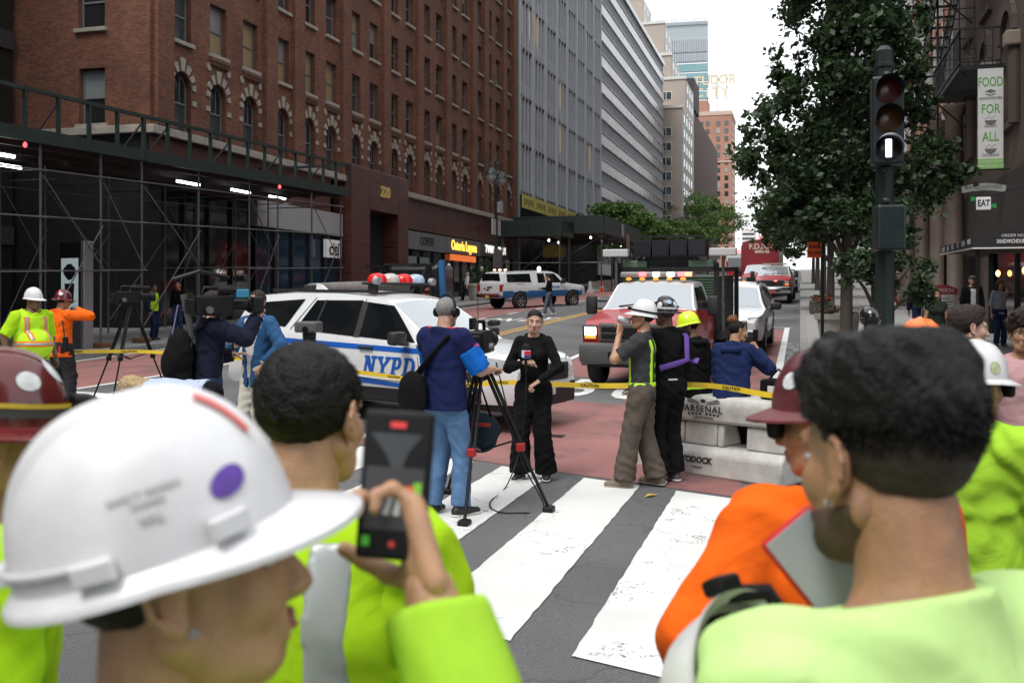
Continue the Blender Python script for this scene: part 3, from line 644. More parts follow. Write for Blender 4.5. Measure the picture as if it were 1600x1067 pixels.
for y in (20.4, 33.0): MB().ell((-18.5, y, zb(y) - .12), (.05, .05, .07)).build('warning_lamp', RLAMP, s1, smooth=60)
# ---- second sheds further along, with solid green parapets
def shed2(name, label, x0, x1, y0, y1, zlo, zhi, legs):
    s = thing(name, label, 'scaffold')
    n = max(2, round((x1 - x0) / 2.4))
    for k in range(n):
        a = x0 + (x1 - x0) * k / n; b_ = x0 + (x1 - x0) * (k + 1) / n
        MB().rbox(a + .01, b_ - .01, y0 - .05, y0 + .05, zlo, zhi, .015).build('parapet_panel', GREEN, s)
    n = max(2, round((y1 - y0) / 2.4))
    for k in range(n):
        a = y0 + .06 + (y1 - y0) * k / n; b_ = y0 + .06 + (y1 - y0) * (k + 1) / n
        MB().rbox(x1 - .05, x1 + .05, a + .01, b_ - .01, zlo + .0, zhi, .015).build('parapet_panel', GREEN, s)
    MB().box(x0, x1 - .06, y0 + .06, y1, zlo + .05, zlo + .25).build('deck', DARKW, s)
    for y in legs:
        for x in (x1 - .25, x0 + .4):
            g = gz(-18, y) + .1; MB().cyl((x, y, g), (x, y, zlo + .05), .06, n=8).build('scaffold_leg', PIPE, s)
            MB().cyl((x, y + .05, g + 2.4), (x, min(y + 3.4, y1), g + 2.5), .035, n=6).build('ledger', PIPE, s)
            MB().cyl((x, y, g + 2.3), (x, min(y + 3.6, y1), zlo - .3), .035, n=6).build('brace', PIPE, s)
            MB().cyl((x, min(y + 3.6, y1), g + 2.3), (x, y, zlo - .3), .035, n=6).build('brace', PIPE, s)
        MB().cyl((x0 + .4, y, gz(-18, y) + 2.5), (x1 - .25, y, gz(-18, y) + 2.5), .035, n=6).build('transom', PIPE, s)
        MB().cyl((x0 + .4, y, gz(-18, y) + .6), (x1 - .25, y, zlo - .2), .03, n=6).build('brace', PIPE, s)
        MB().ell((x1 - 1.2, y + .4, zlo - .3), (.08, .08, .1)).build('work_bulb', BULB, s, smooth=60)
    return s
shed2('sidewalk_shed', 'solid green sidewalk shed in front of brick corner behind white pickup', -23, -17.7, 75, 78.9, 6.5, 7.75, (75.3, 78.6))
s3 = shed2('sidewalk_shed', 'taller solid green sidewalk shed reaching over the road edge', -22.9, -15.2, 79.0, 98, 6.9, 8.35, (79.4, 84, 89, 94))
MB().box(-15.12, -15.08, 87, 88.1, 7.1, 8.15).build('paper_notice', mat('notice_paper', (.45, .45, .44), .8), s3)
MB().box(-21.5, -19.6, 84, 84.06, 5.2, 6.2).build('hanging_sign', mat('yellow_site_banner', (.62, .53, .11), .7), s3)
for k in range(5):
    y = 79.5 + k * 3.4; g = gz(-17, y)
    jb = thing('concrete_barrier', f'white concrete barrier block on the kerb under the green shed, number {k+1} from the near end'.replace(f'number {k+1}', ('first', 'second', 'third', 'fourth', 'fifth')[k]), 'barrier', (-16.4, y, g), group='barriers under the green shed')
    P = [(-.3, 0), (.3, 0), (.3, .12), (.16, .35), (.1, .95), (-.1, .95), (-.16, .35), (-.3, .12)]
    MB().prism(P, 0, 3.2, Matrix(((1, 0, 0, 0), (0, 0, 1, 0), (0, 1, 0, 0), (0, 0, 0, 1)))).build('block', mat('pale_concrete', (.5, .49, .47), .8, var=.15), jb)
def cone(x, y, z, label, s=1):
    c = thing('traffic_cone', label, 'cone', (x, y, z)); MB().rbox(-.19 * s, .19 * s, -.19 * s, .19 * s, 0, .04, .01).build('base', mat('cone_orange', (.8, .13, .02), .6), c)
    MB().lathe([(.14 * s, .04), (.11 * s, .28 * s), (.09 * s, .4 * s), (.04 * s, .8 * s), (.0, .81 * s)], 14).build('cone', mat('cone_orange', (.8, .13, .02), .6), c, smooth=40)
    MB().lathe([(.112 * s, .28 * s), (.092 * s, .4 * s)], 14).xf(Matrix.Diagonal((1.03, 1.03, 1, 1))).build('reflective_band', mat('cone_white', (.75, .75, .75), .5), c, smooth=40)
cone(-15.6, 80.3, gz(-15.6, 80.3), 'orange traffic cone beside white concrete barriers by the green shed', 1.3)
# ---- link kiosk under the shed
kz = gz(-18, 23) + .15
ki = thing('information_kiosk', 'tall grey information kiosk with lit poster screen under the scaffold', 'kiosk', (-19.35, 23.2, kz), R(-12))
MB().rbox(-.5, .5, -.15, .15, 0, .95, .02).build('plinth', mat('kiosk_grey', (.12, .125, .13), .45, .4), ki); MB().rbox(-.5, .42, -.13, .13, .95, 2.95, .03).build('screen_housing', mat('kiosk_black', (.012, .012, .013), .25), ki)
MB().rbox(.42, .55, -.16, .16, 0, 2.97, .02).build('side_rail', mat('kiosk_silver', (.3, .31, .32), .35, .6), ki)
scr = MB().box(-.4, .3, -.142, -.136, 1.05, 2.5).build('poster_screen', mat('poster_screen', (.2, .24, .25), .3, emit=.22, ecol=(.75, .9, .92)), ki)
MB().lathe([(.16, 1.25), (.2, 1.75), (.21, 1.8)], 16, Matrix.Translation((-.05, -.147, 0)) @ Matrix.Diagonal((1, .02, 1, 1))).build('printed_pot', mat('print_black', (.012, .012, .012), .5), scr)
pp = MB(); pp.ell((-.05, -.147, 2.03), (.16, .003, .14), 10, 6)
for k in range(9):
    a = R(20 + k * 17.5); pp.ell((-.05 + .19 * math.cos(a) * (.6 + .4 * (k % 2)), -.147, 2.02 + .2 * math.sin(a)), (.11, .003, .13), 8, 6)
pp.build('printed_plant', mat('print_black', (.012, .012, .012), .5), scr)
MB().prism([(-.25 + .3 * math.cos(2 * math.pi * k / 20) + .2, 1.2 + .09 * math.sin(2 * math.pi * k / 20)) for k in range(20)], .138, .1415, Matrix(((1, 0, 0, 0), (0, 0, -1, 0), (0, 1, 0, 0), (0, 0, 0, 1)))).build('printed_saucer', mat('print_dark_teal', (.03, .05, .05), .5), scr)

# ================================================================ RIGHT SIDE
def right_M(x): return Matrix(((0, -1, 0, x), (1, 0, 0, 0), (0, 0, 1, 0), (0, 0, 0, 1)))
BROWN = mat('brown_stone', (.062, .043, .032), .85, var=.25, vs=1.2, bump=.3, bs=12); BLK = mat('black_metal', (.008, .008, .009), .5, spec=.25)
rb = thing('brownstone_restaurant', 'dark brownstone restaurant building with arched upper windows at right', 'building')
RX = 5.5
hl = [(y, y + 1.5, 6.6, 9.0) for y in (19, 22.4, 25.8, 29.2, 32.6, 36)]; hl += [(y, y + 1.5, 10.6, 13.2) for y in (19, 22.4, 25.8, 29.2, 32.6, 36)]
wall_with_holes('wall', BROWN, right_M(RX), 17.2, 40.5, 5.2, 15.5, hl, .4, rb)
MB().box(RX + .5, 30, 17.3, 40.4, 0, 15.4).build('inner_core', mat('dark_interior', (.012, .012, .013), .9), rb); MB().box(RX, 30, 17.0, 17.2, 0, 15.5).build('end_wall', BROWN, rb); MB().box(RX - .3, RX + .2, 17, 40.6, 15.4, 16.1).build('cornice', BROWN, rb)
for h in hl:
    f = MB().box(RX + .28, RX + .34, h[0], h[0] + .08, h[2], h[3]).box(RX + .28, RX + .34, h[1] - .08, h[1], h[2], h[3]).box(RX + .28, RX + .34, h[0] + .08, h[1] - .08, (h[2] + h[3]) / 2 - .04, (h[2] + h[3]) / 2 + .04).build('window', FRAME, rb)
    MB().box(RX + .35, RX + .37, h[0], h[1], h[2], h[3]).build('pane', GL_D, f)
    if h[2] < 7:
        ym = (h[0] + h[1]) / 2
        for k in range(9):
            a0, a1 = R(k * 20), R(k * 20 + 19); p = [(ym + r * math.cos(a), h[3] - .1 + r * math.sin(a)) for r, a in ((.75, a0), (1.1, a0), (1.1, a1), (.75, a1))]
            MB().prism(p, 0, .14, Matrix(((0, 0, -1, RX + .02), (1, 0, 0, 0), (0, 1, 0, 0), (0, 0, 0, 1)))).build('arch_stone', BROWN, f)
        MB().tube([(RX - .1, h[0] - .45, 6.4), (RX - .1, h[0] - .45, 8.4)], .16, 12).build('colonnette', BROWN, f); MB().rbox(RX - .35, RX + .05, h[0] - .7, h[0] - .2, 8.4, 8.8, .05).build('capital', mat('carved_stone', (.2, .16, .13), .8), f)
    MB().box(RX - .12, RX + .1, h[0] - .15, h[1] + .15, h[2] - .2, h[2]).build('sill', BROWN, f)
# shopfront
GLS = glass_mat('shop_glass', (.02, .012, .012), .05)
for y0, y1 in ((17.6, 20.4), (20.5, 23.3), (23.4, 26.2), (26.3, 29.1), (29.2, 32), (33, 36)):
    f = MB().box(RX - .02, RX + .12, y0 - .08, y0 + .02, 0, 3.2).box(RX - .02, RX + .12, y0 + .02, y1 - .1, 3.1, 3.2).build('shopfront_bay', BLK, rb); MB().box(RX + .05, RX + .07, y0 + .02, y1 - .1, .3, 3.1).build('pane', GLS, f)
MB().box(RX - .05, RX + .3, 17.2, 40.5, 3.2, 5.2).build('fascia', mat('dark_fascia_boarding', (.025, .021, .019), .7, var=.2), rb)
rl = mat('red_neon_strip', (.8, .05, .05), .4, emit=2.5, ecol=(1, .07, .08))
for y0, z0, y1, z1 in ((18.2, 2.7, 20.2, 2.7), (20.8, 2.85, 23.0, 2.85), (23.7, 2.75, 25.8, 2.75), (23.7, .9, 23.7, 2.7), (20.9, 1.0, 20.9, 2.8)): MB().bar((RX - .01, y0, z0 + .35), (RX - .01, y1, z1 + .35), .03, .04).build('red_light_strip', rl, rb)
MB().box(RX + .0, RX + .03, 21.2, 22.0, 2.0, 2.75).build('menu_screen', mat('menu_screen', (.6, .6, .6), .3, emit=.9, ecol=(1, .85, .85)), rb)
for y in (27.5, 31): MB().ell((RX - .1, y, 2.5), (.06, .06, .09)).build('wall_lamp', mat('amber_lamp', (1, .5, .15), .4, emit=5., ecol=(1, .45, .12)), rb, smooth=60)
aw = thing('awning', 'black fabric awning with white lettering over restaurant door', 'awning', (0, 0, -.18))
AWM = mat('black_awning_fabric', (.012, .012, .014), .75)
xa, ya, yb_ = 3.5, 22.8, 27.9
MB().add([(xa, ya, 3.05), (RX - .06, ya, 3.05), (RX - .06, ya, 3.75), (xa, ya, 3.25), (xa, yb_, 3.12), (RX - .06, yb_, 3.12), (RX - .06, yb_, 3.8), (xa, yb_, 3.32)], [(0, 1, 2, 3), (4, 7, 6, 5), (3, 2, 6, 7), (0, 3, 7, 4), (0, 4, 5, 1)]).build('canopy', AWM, aw)
WL = mat('white_awning_print', (.62, .62, .6), .7)
text('awning_lettering', 'ORDER NOW', .085, WL, aw, (4.3, ya - .012, 3.3), (1, 0, 0), (0, 0, 1), .001); text('awning_lettering', 'SANDWICHDUB.COM', .115, WL, aw, (4.3, ya - .012, 3.18), (1, 0, 0), (0, 0, 1), .001, .003, sx=.62)
for k, w_ in enumerate(('SALADS', 'EGGS', 'MELTS', 'DELI', 'SOUPS', 'WRAPS')): text('awning_lettering', w_, .17, WL, aw, (xa - .012, yb_ - .6 - k * .8, 3.2), (0, -1, 0), (0, 0, 1), .001, sx=.8)
for s_ in (0, 1): MB().bar((xa, ya if s_ else ya, 3.045) if s_ else (xa - .01, ya, 3.045), (RX - .07, ya, 3.045) if s_ else (xa - .01, yb_, 3.115), .02, .03).build('trim', WL, aw)
for y in (ya + .1, yb_ - .1): MB().cyl((xa + .1, y, gz(0, y) + .35), (xa + .1, y, 3.1), .035).build('post', BLK, aw)
bn = thing('vertical_banner', 'white vertical banner with green food lettering hung from restaurant wall', 'banner', (5.02, 29.9, 0))
BNW = mat('banner_white', (.55, .55, .54), .8, var=.05); BGR = mat('banner_green_print', (.1, .3, .05), .8); BGY = mat('banner_grey_print', (.12, .12, .12), .8)
MB().box(-.32, .32, -.012, .012, 5.35, 8.1).build('cloth', BNW, bn); MB().box(-.32, .32, -.02, .018, 5.35, 5.62).build('green_foot', mat('banner_green_foot', (.2, .42, .1), .8), bn)
for w_, z in (('FOOD', 7.72), ('FOR', 6.98), ('ALL', 6.22)): text('banner_lettering', w_, .36, BGR, bn, (0, -.016, z), (1, 0, 0), (0, 0, 1), .001, .004, sx=.62 if w_ == 'FOOD' else .7)
for w_, z in (('SANDWICHES', 7.28), ('SALADS', 6.52), ('CATERING', 5.72)): text('banner_lettering', w_, .105, BGY, bn, (0, -.016, z), (1, 0, 0), (0, 0, 1), .001, .002, sx=.85)
text('banner_lettering', 'ORDER NOW', .1, BNW, bn, (0, -.022, 5.54), (1, 0, 0), (0, 0, 1), .001); text('banner_lettering', 'SANDWICHDUB.COM', .085, BNW, bn, (0, -.022, 5.42), (1, 0, 0), (0, 0, 1), .001, sx=.8)
XZ = Matrix(((1, 0, 0, 0), (0, 0, -1, 0), (0, 1, 0, 0), (0, 0, 0, 1)))
for k in range(3): MB().prism([(-.15, 7.40 + k * .035), (.0, 7.34 + k * .035), (.15, 7.40 + k * .035), (0, 7.46 + k * .035)], .014 + k * .001, .016 + k * .001, XZ).build('sandwich_print', BGY if k % 2 == 0 else BNW, bn)
for z in (6.62, 5.84):
    MB().prism([(.15 * math.cos(a), z + .06 + .14 * math.sin(a)) for a in [math.pi + math.pi * k / 10 for k in range(11)]], .014, .016, XZ).build('bowl_print', BGY, bn)
    for k in range(6): MB().box(-.13 + k * .045, -.1 + k * .045, -.016, -.014, z + .09 + .03 * (k % 3), z + .115 + .03 * (k % 3)).build('salad_print', BGY, bn)
for z in (8.12, 5.33): MB().cyl((-.34, 0, z), (.55, 0, z), .02).build('bracket', BLK, bn)
es = thing('hanging_sign', 'small white EAT sign with green arrows hanging over the awning', 'sign', (4.05, 25.0, 1.5)); es.scale = (.6, .6, .57)
MB().rbox(-.26, .26, -.05, .05, 4.1, 4.62, .03).build('panel', mat('white_sign_panel', (.75, .75, .75), .4, emit=.08), es); text('sign_lettering', 'EAT', .36, mat('black_letters', (.015, .015, .015), .6), es, (0, -.054, 4.36), (1, 0, 0), (0, 0, 1), .002, .012, sx=.68)
for s_ in (-1, 1): MB().prism([(s_ * .26, 4.36 - s_ * .15), (s_ * .45, 4.3 - s_ * .15), (s_ * .45, 4.5 - s_ * .15), (s_ * .3, 4.5 - s_ * .15)][::s_], -.02, .02, XZ).build('green_arrow', mat('sign_green', (.02, .3, .08), .5), es)
MB().cyl((0, 0, 4.6), (1.3, 0, 5.0), .02).build('arm', BLK, es)
an = thing('arched_sign', 'pale arched name board on wall above the EAT sign', 'sign', (4.15, 25.6, 1.3)); an.scale = (.62, .6, .6)
MB().prism([(.75 * q, 4.98 + .1 * (1 - q * q) + o_) for o_, rng in ((0, [-1, -.5, 0, .5, 1]), (.28, [1.05, .5, 0, -.5, -1.05])) for q in rng], -.03, .03, XZ).build('board', mat('weathered_pale_board', (.3, .3, .29), .7, var=.3, vs=6), an)
text('board_lettering', 'SANDWICHES', .2, mat('board_print', (.13, .13, .13), .8), an, (0, -.034, 5.2), (1, 0, 0), (0, 0, 1), .001, .003, sx=1.0)
MB().cyl((.6, 0, 5.1), (1.05, 0, 5.1), .03).build('arm', BLK, an)
# colonnade building beyond, then taller ones
cbld = thing('colonnade_building', 'dark building with thick brown columns beyond the restaurant', 'building')
wall_with_holes('wall', mat('white_glazed_brick', (.4, .39, .37), .7, var=.08), right_M(6.4), 40.6, 66, 6.5, 36, [(y, y + 2.2, z, z + 2.4) for y in np.arange(41.4, 64, 3.1) for z in np.arange(8, 34, 3.6)], .25, cbld)
MB().box(7, 30, 41, 66, 0, 35.8).build('inner_core', mat('dark_interior', (.012, .012, .013), .9), cbld); MB().box(6.4, 30, 40.55, 40.65, 12, 36).build('end_wall', BRICK, cbld)
tw = glass_mat('teal_window_glass', (.04, .085, .085)); tme = MB().box(.26, .3, 0, 2.2, 0, 2.4).mesh('pane', tw); tpm = MB().box(-.03, .05, -.05, 2.25, -1.1, -.1).mesh('spandrel_panel', mat('orange_brick_panel', (.3, .12, .06), .8))
for y in np.arange(41.4, 64, 3.1):
    for z in np.arange(8, 34, 3.6): put('pane', tme, cbld, Matrix.Translation((6.4, y, z))); put('spandrel_panel', tpm, cbld, Matrix.Translation((6.38, y, z)))
COLM = mat('brown_column_stone', (.1, .073, .058), .55, var=.2, vs=2)
for y in (37.2, 41.2, 46.4, 52.5, 58, 65): MB().lathe([(.4, 0), (.4, .5), (.33, .6), (.3, 7.2), (.4, 7.4), (.4, 7.6)], 20, Matrix.Translation((5.1, y, gz(0, y) + .1))).build('column', COLM, cbld, smooth=35)
MB().box(5.2, 6.39, 40.7, 66, 6.3, 8.2).build('portico_beam', mat('dark_fascia_boarding', (.045, .037, .032), .7), cbld)
av = thing('vertical_banner', 'black vertical banner with white lowercase lettering between brown columns', 'banner', (5.0, 47.2, 0))
MB().box(-.35, .35, -.02, .02, 3.9, 6.4).build('cloth', mat('banner_black', (.012, .012, .013), .8), av); text('banner_lettering', 'amuse', .55, WL, av, (.05, -.025, 5.1), (0, 0, -1), (1, 0, 0), .001, .004); MB().cyl((-.4, 0, 6.42), (.6, 0, 6.42), .02).build('bracket', BLK, av)
rg = thing('blue_glass_building', 'tall blue grey glass building rising behind street trees on right side', 'building')
MB().box(7, 40, 67, 150, 0, 60).build('core', mat('blue_glass_wall', (.03, .045, .055), .15), rg)
for k in range(14): MB().box(6.9, 7.0, 67, 150, 5 + k * 3.9, 6 + k * 3.9).build('floor_band', mat('pale_floor_band', (.3, .31, .32), .5), rg)
for k in range(28): MB().box(6.85, 7.0, 67 + k * 3, 67.15 + k * 3, 5, 60).build('fin', STEEL, rg)
rh = thing('far_stone_building', 'far pale stone building at end of right pavement behind trees', 'building')
MB().box(6.5, 40, 152, 300, 0, 50).build('wall', mat('far_stone_wall', (.3, .28, .26), .8, var=.1), rh)
for k in range(10):
    for j in range(20): MB().box(6.44, 6.52, 154 + j * 6, 157.5 + j * 6, 8 + k * 4, 10.4 + k * 4).build('window', GL_D, rh) if k < 6 else None
# unseen blocks across the avenue, added to cut sky light in the street
for (x0, x1, lab, h_, c_) in ((-75, -22, 'unseen tall stone block added across the avenue to cut sky light, left of the street behind the viewer', 48, (.22, .2, .18)), (7, 60, 'unseen tall dark glass block added across the avenue to cut sky light, right of the street behind the viewer', 55, (.1, .11, .12))):
    bk = thing('unseen_avenue_block', lab, 'building'); MB().box(x0, x1, -60, -26, 0, h_).build('wall', mat('block_' + str(h_), c_, .7, var=.1, vs=.3), bk)
    for k in range(11): MB().box(x0 + 1, x1 - 1, -26, -25.9, 5 + k * 4, 7.4 + k * 4).build('window_band', GL_D, bk)
lb_ = thing('unseen_avenue_block', 'unseen stone corner block added on the avenue to cut sky light beside the left edge of the view', 'building'); MB().box(-75, -29.2, -9, 5.5, 0, 40).build('wall', mat('block_48', (.22, .2, .18)), lb_)
for k in range(9): MB().box(-29.2, -29.1, -8, 4.5, 4 + k * 4, 6.4 + k * 4).build('window_band', GL_D, lb_)
fe = thing('fire_escape', 'black iron fire escape with railed stairs on restaurant wall', 'fire escape')
IR = mat('black_iron', (.014, .014, .015), .5, .5)
def rail(a, b_, n, h=1.0, nm='baluster'):
    a, b_ = Vector(a), Vector(b_)
    for k in range(n + 1):
        p = a.lerp(b_, k / n); MB().bar(p, p + Vector((0, 0, h)), .025, .025).build(nm, IR, fe)
    for z in (h, .12): MB().bar(a + Vector((0, 0, z)), b_ + Vector((0, 0, z)), .05, .05).build('rail', IR, fe)
for (xo, z, y0, y1) in ((4.35, 8.35, 30.6, 36.4), (4.35, 12.0, 30.6, 36.4)):
    for k in range(int((y1 - y0) / .14)): MB().bar((xo, y0 + k * .14, z), (RX, y0 + k * .14, z), .05, .03).build('platform_slat', IR, fe)
    MB().bar((xo, y0, z - .06), (xo, y1, z - .06), .06, .12).build('platform_edge', IR, fe); MB().bar((xo, y0, z - .06), (RX, y0, z - .06), .06, .12).build('platform_edge', IR, fe)
    for y in (y0 + .4, y1 - .4): MB().bar((xo + .1, y, z - .1), (RX, y, z - 1.1), .05, .05).build('platform_strut', IR, fe)
    rail((xo, y0, z), (xo, y1, z), 22, 1.05); rail((xo, y0, z), (RX - .1, y0, z), 5, 1.05)
rail((4.45, 44.5, 7.9), (4.45, 36.4, 12.0), 30, 1.0); rail((5.1, 44.5, 7.9), (5.1, 36.4, 12.0), 30, 1.0)
for k in range(18): q = k / 17; MB().box(4.45, 5.1, 44.5 - 8.1 * q - .12, 44.5 - 8.1 * q + .12, 7.9 + 4.1 * q - .01, 7.9 + 4.1 * q + .02).build('tread', IR, fe)
for x in (4.45, 5.1): MB().bar((x, 44.5, 7.85), (x, 36.4, 11.95), .05, .2).build('stringer', IR, fe)
for k in range(12): MB().bar((4.35, 34.3 + .0 * k, 8.4 + k * .32), (5.3, 34.3, 8.4 + k * .32), .03, .03).build('ladder_rung', IR, fe)
for x in (4.4, 4.85, 5.3): MB().bar((x, 34.3, 8.4), (x, 34.3, 12), .035, .035).build('ladder_rail', IR, fe)
for y in (36.6, 44.3): MB().bar((4.5, y, 5), (4.5, y, 12.6), .07, .07).build('hanger', IR, fe)

# ================================================================ TREES
def leaf_mat(name, c, tr):
    m = bpy.data.materials.new(name); m.use_nodes = True; MATS[name] = m; t = m.node_tree; b = t.nodes['Principled BSDF']; b.inputs['Roughness'].default_value = .55; b.inputs['Base Color'].default_value = (*c, 1)
    o = t.nodes['Material Output']; tl = t.nodes.new('ShaderNodeBsdfTranslucent'); tl.inputs[0].default_value = (*tr, 1); mx = t.nodes.new('ShaderNodeMixShader'); mx.inputs[0].default_value = .3
    t.links.new(b.outputs[0], mx.inputs[1]); t.links.new(tl.outputs[0], mx.inputs[2]); t.links.new(mx.outputs[0], o.inputs[0]); return m
LEAF = {'dark': [leaf_mat('dark_leaf', (.036, .064, .03), (.06, .11, .03)), leaf_mat('mid_leaf', (.06, .1, .045), (.08, .15, .04)), leaf_mat('deep_leaf', (.02, .042, .02), (.03, .06, .015))],
        'fresh': [leaf_mat('fresh_leaf', (.085, .155, .035), (.13, .25, .04)), leaf_mat('bright_leaf', (.12, .2, .045), (.17, .3, .05)), leaf_mat('darker_green_leaf', (.05, .1, .028), (.08, .16, .03))]}  # the three greens of each set are mixed leaf by leaf at random
BARK = mat('bark', (.06, .048, .04), .9, var=.3, vs=8, bump=.6, bs=25)
def leaves_mesh(blobs, n, size, mats, seed, clump=.35, layers=None):
    g = np.random.default_rng(seed); vol = np.array([b[3] * b[4] * b[5] for b in blobs]); P = []
    cnt = np.maximum(20, (n * vol / vol.sum()).astype(int))
    for b_, c in zip(blobs, cnt):
        k = max(6, c // 60); d = g.normal(size=(k, 3)); d /= np.linalg.norm(d, axis=1)[:, None]; rr = g.uniform(.45, 1.05, (k, 1)) ** .6
        cc = d * rr; q = g.integers(0, k, c); pts = cc[q] + g.normal(size=(c, 3)) * clump * .42
        P.append(pts * np.array(b_[3:6]) + np.array(b_[:3]))
    P = np.concatenate(P); N_ = len(P); nr = g.normal(size=(N_, 3)); nr[:, 2] += .9; nr /= np.linalg.norm(nr, axis=1)[:, None]
    tx = np.cross(nr, g.normal(size=(N_, 3))); tx /= np.linalg.norm(tx, axis=1)[:, None]; ty = np.cross(nr, tx); s = size * g.uniform(.6, 1.3, (N_, 1))
    V = np.stack([P - tx * s * .5, P - ty * s * .35 + nr * s * .1, P + tx * s * .55, P + ty * s * .35 + nr * s * .1], 1).reshape(-1, 3)
    me = bpy.data.meshes.new('crown'); me.vertices.add(len(V)); me.vertices.foreach_set('co', V.astype(np.float32).ravel()); me.loops.add(N_ * 4); me.loops.foreach_set('vertex_index', np.arange(N_ * 4, dtype=np.int32))
    me.polygons.add(N_); me.polygons.foreach_set('loop_start', np.arange(0, N_ * 4, 4, dtype=np.int32))
    for m in mats: me.materials.append(m)
    me.polygons.foreach_set('material_index', g.choice(len(mats), N_, p=[.45, .3, .25]).astype(np.int32)); me.update(calc_edges=True); return me
def tree(label, loc, blobs, n, size, kind='dark', tr=.11, seed=1, group='street trees', name='street_tree', cat='tree', fork=.5):
    t = thing(name, label, cat, loc, group=group); top = max(b[2] for b in blobs)
    b = MB(); b.tube([(0, 0, -.1), (.03, 0, top * .3), (-.04, .03, top * .62), (.02, 0, top * .95)], [tr * 1.25, tr, tr * .7, tr * .2], 10); b.build('trunk', BARK, t, smooth=60)
    for k, q in enumerate(blobs):
        z0 = max(top * .22, min(q[2] * .62, top * .7)); e = Vector(q[:3]); m_ = Vector((0, 0, z0)).lerp(e, .5) + Vector((0, 0, .12 * top * .3))
        MB().tube([(0, 0, z0), m_, e, e + Vector((q[3] * .3, q[4] * .3, q[5] * .5))], [tr * .5, tr * .34, tr * .18, tr * .05], 7).build('limb', BARK, t, smooth=60)
    c = put('crown', leaves_mesh(blobs, n, size, LEAF[kind], seed), t); return t
def vblob(s, z, r, rz=None, dp=0.): return (s * .961 - dp * .277, s * .277 + dp * .961, z, r, r, rz or r)
tz = gz(0, 23.2) + .15
tree('large leafy street tree behind the traffic signal on right pavement', (.97, 23.2, tz),
     [vblob(-1.75, 4.5, .75, .7), vblob(-1.2, 5.2, .8, .75, .4), vblob(-.9, 6.5, .75, .8), vblob(-.4, 8.0, 1.0, 1.0), vblob(.2, 9.6, 1.2, 1.1), vblob(.3, 6.6, 1.1, 1.2, -.3), vblob(.2, 5.0, 1.1, 1.1, .5), vblob(1.1, 7.6, .8, .8),
      vblob(1.3, 5.9, .75, .7), vblob(1.55, 4.2, .9, .75), vblob(2.35, 4.35, .6, .5), vblob(.9, 3.4, .95, .8), vblob(-.7, 3.5, .95, .75), vblob(-1.15, 3.3, .7, .5), vblob(.0, 3.15, 1.0, .5), vblob(-.9, 9.6, .8, .8), vblob(1.0, 9.3, .9, .8)], 32000, .155, 'dark', .12, 11)
tree('young bushy street tree in planter bed by the traffic signal pole', (1.35, 19.4, gz(0, 19.4) + .15), [vblob(0, 2.35, .62, .45), vblob(-.45, 2.0, .45, .35), vblob(.5, 1.95, .5, .4), vblob(.95, 1.7, .35, .3), vblob(.1, 2.75, .4, .3)], 3600, .1, 'dark', .09, 12)
for i, (X, Y, h, rr, sd, lab) in enumerate(((1.3, 47, 8, 2.6, 21, 'nearest'), (1.3, 62, 9, 3.3, 22, 'second'), (1.3, 82, 10, 3.8, 23, 'third'), (1.3, 108, 10, 4.2, 24, 'farthest'))):
    tree(f'{lab} dark street tree in the row along the right pavement behind the big tree', (X, Y, gz(0, Y) + .1), [(-.3 * rr, 0, h * .62, rr * .9, rr * .9, rr * .6), (.3 * rr, .2 * rr, h * .72, rr * .8, rr * .8, rr * .6), (-.55 * rr, .3, h * .45, rr * .6, rr * .6, rr * .4), (0, 0, h * .9, rr * .7, rr * .7, rr * .5)], 5200, .3, 'dark', .16, sd)
for i, (X, Y, h, rr, sd, lab) in enumerate(((-18.9, 104, 8.6, 4.2, 31, 'first light green street tree beyond the tall green shed'), (-18.9, 117, 7.6, 3.9, 32, 'second light green street tree beyond the tall green shed'), (-18.9, 133, 7.5, 4.0, 33, 'third light green street tree in the left row'), (-18.9, 152, 8.5, 4.6, 34, 'fourth light green street tree in the left row'), (-18.7, 182, 14.5, 6.5, 35, 'tall bright green street tree before the brick tower'), (-18.9, 215, 14, 7, 36, 'farthest bright green tree of the left row'))):
    tree(lab, (X, Y, gz(-18, Y) + .1), [(-.4 * rr, -.2 * rr, h * .72, rr * .7, rr * .7, rr * .3), (.45 * rr, .1 * rr, h * .78, rr * .7, rr * .7, rr * .32), (0, .4 * rr, h * .9, rr * .75, rr * .75, rr * .3), (.2 * rr, -.4 * rr, h * .55, rr * .7, rr * .7, rr * .3)], 6500, .42, 'fresh', .16, sd)

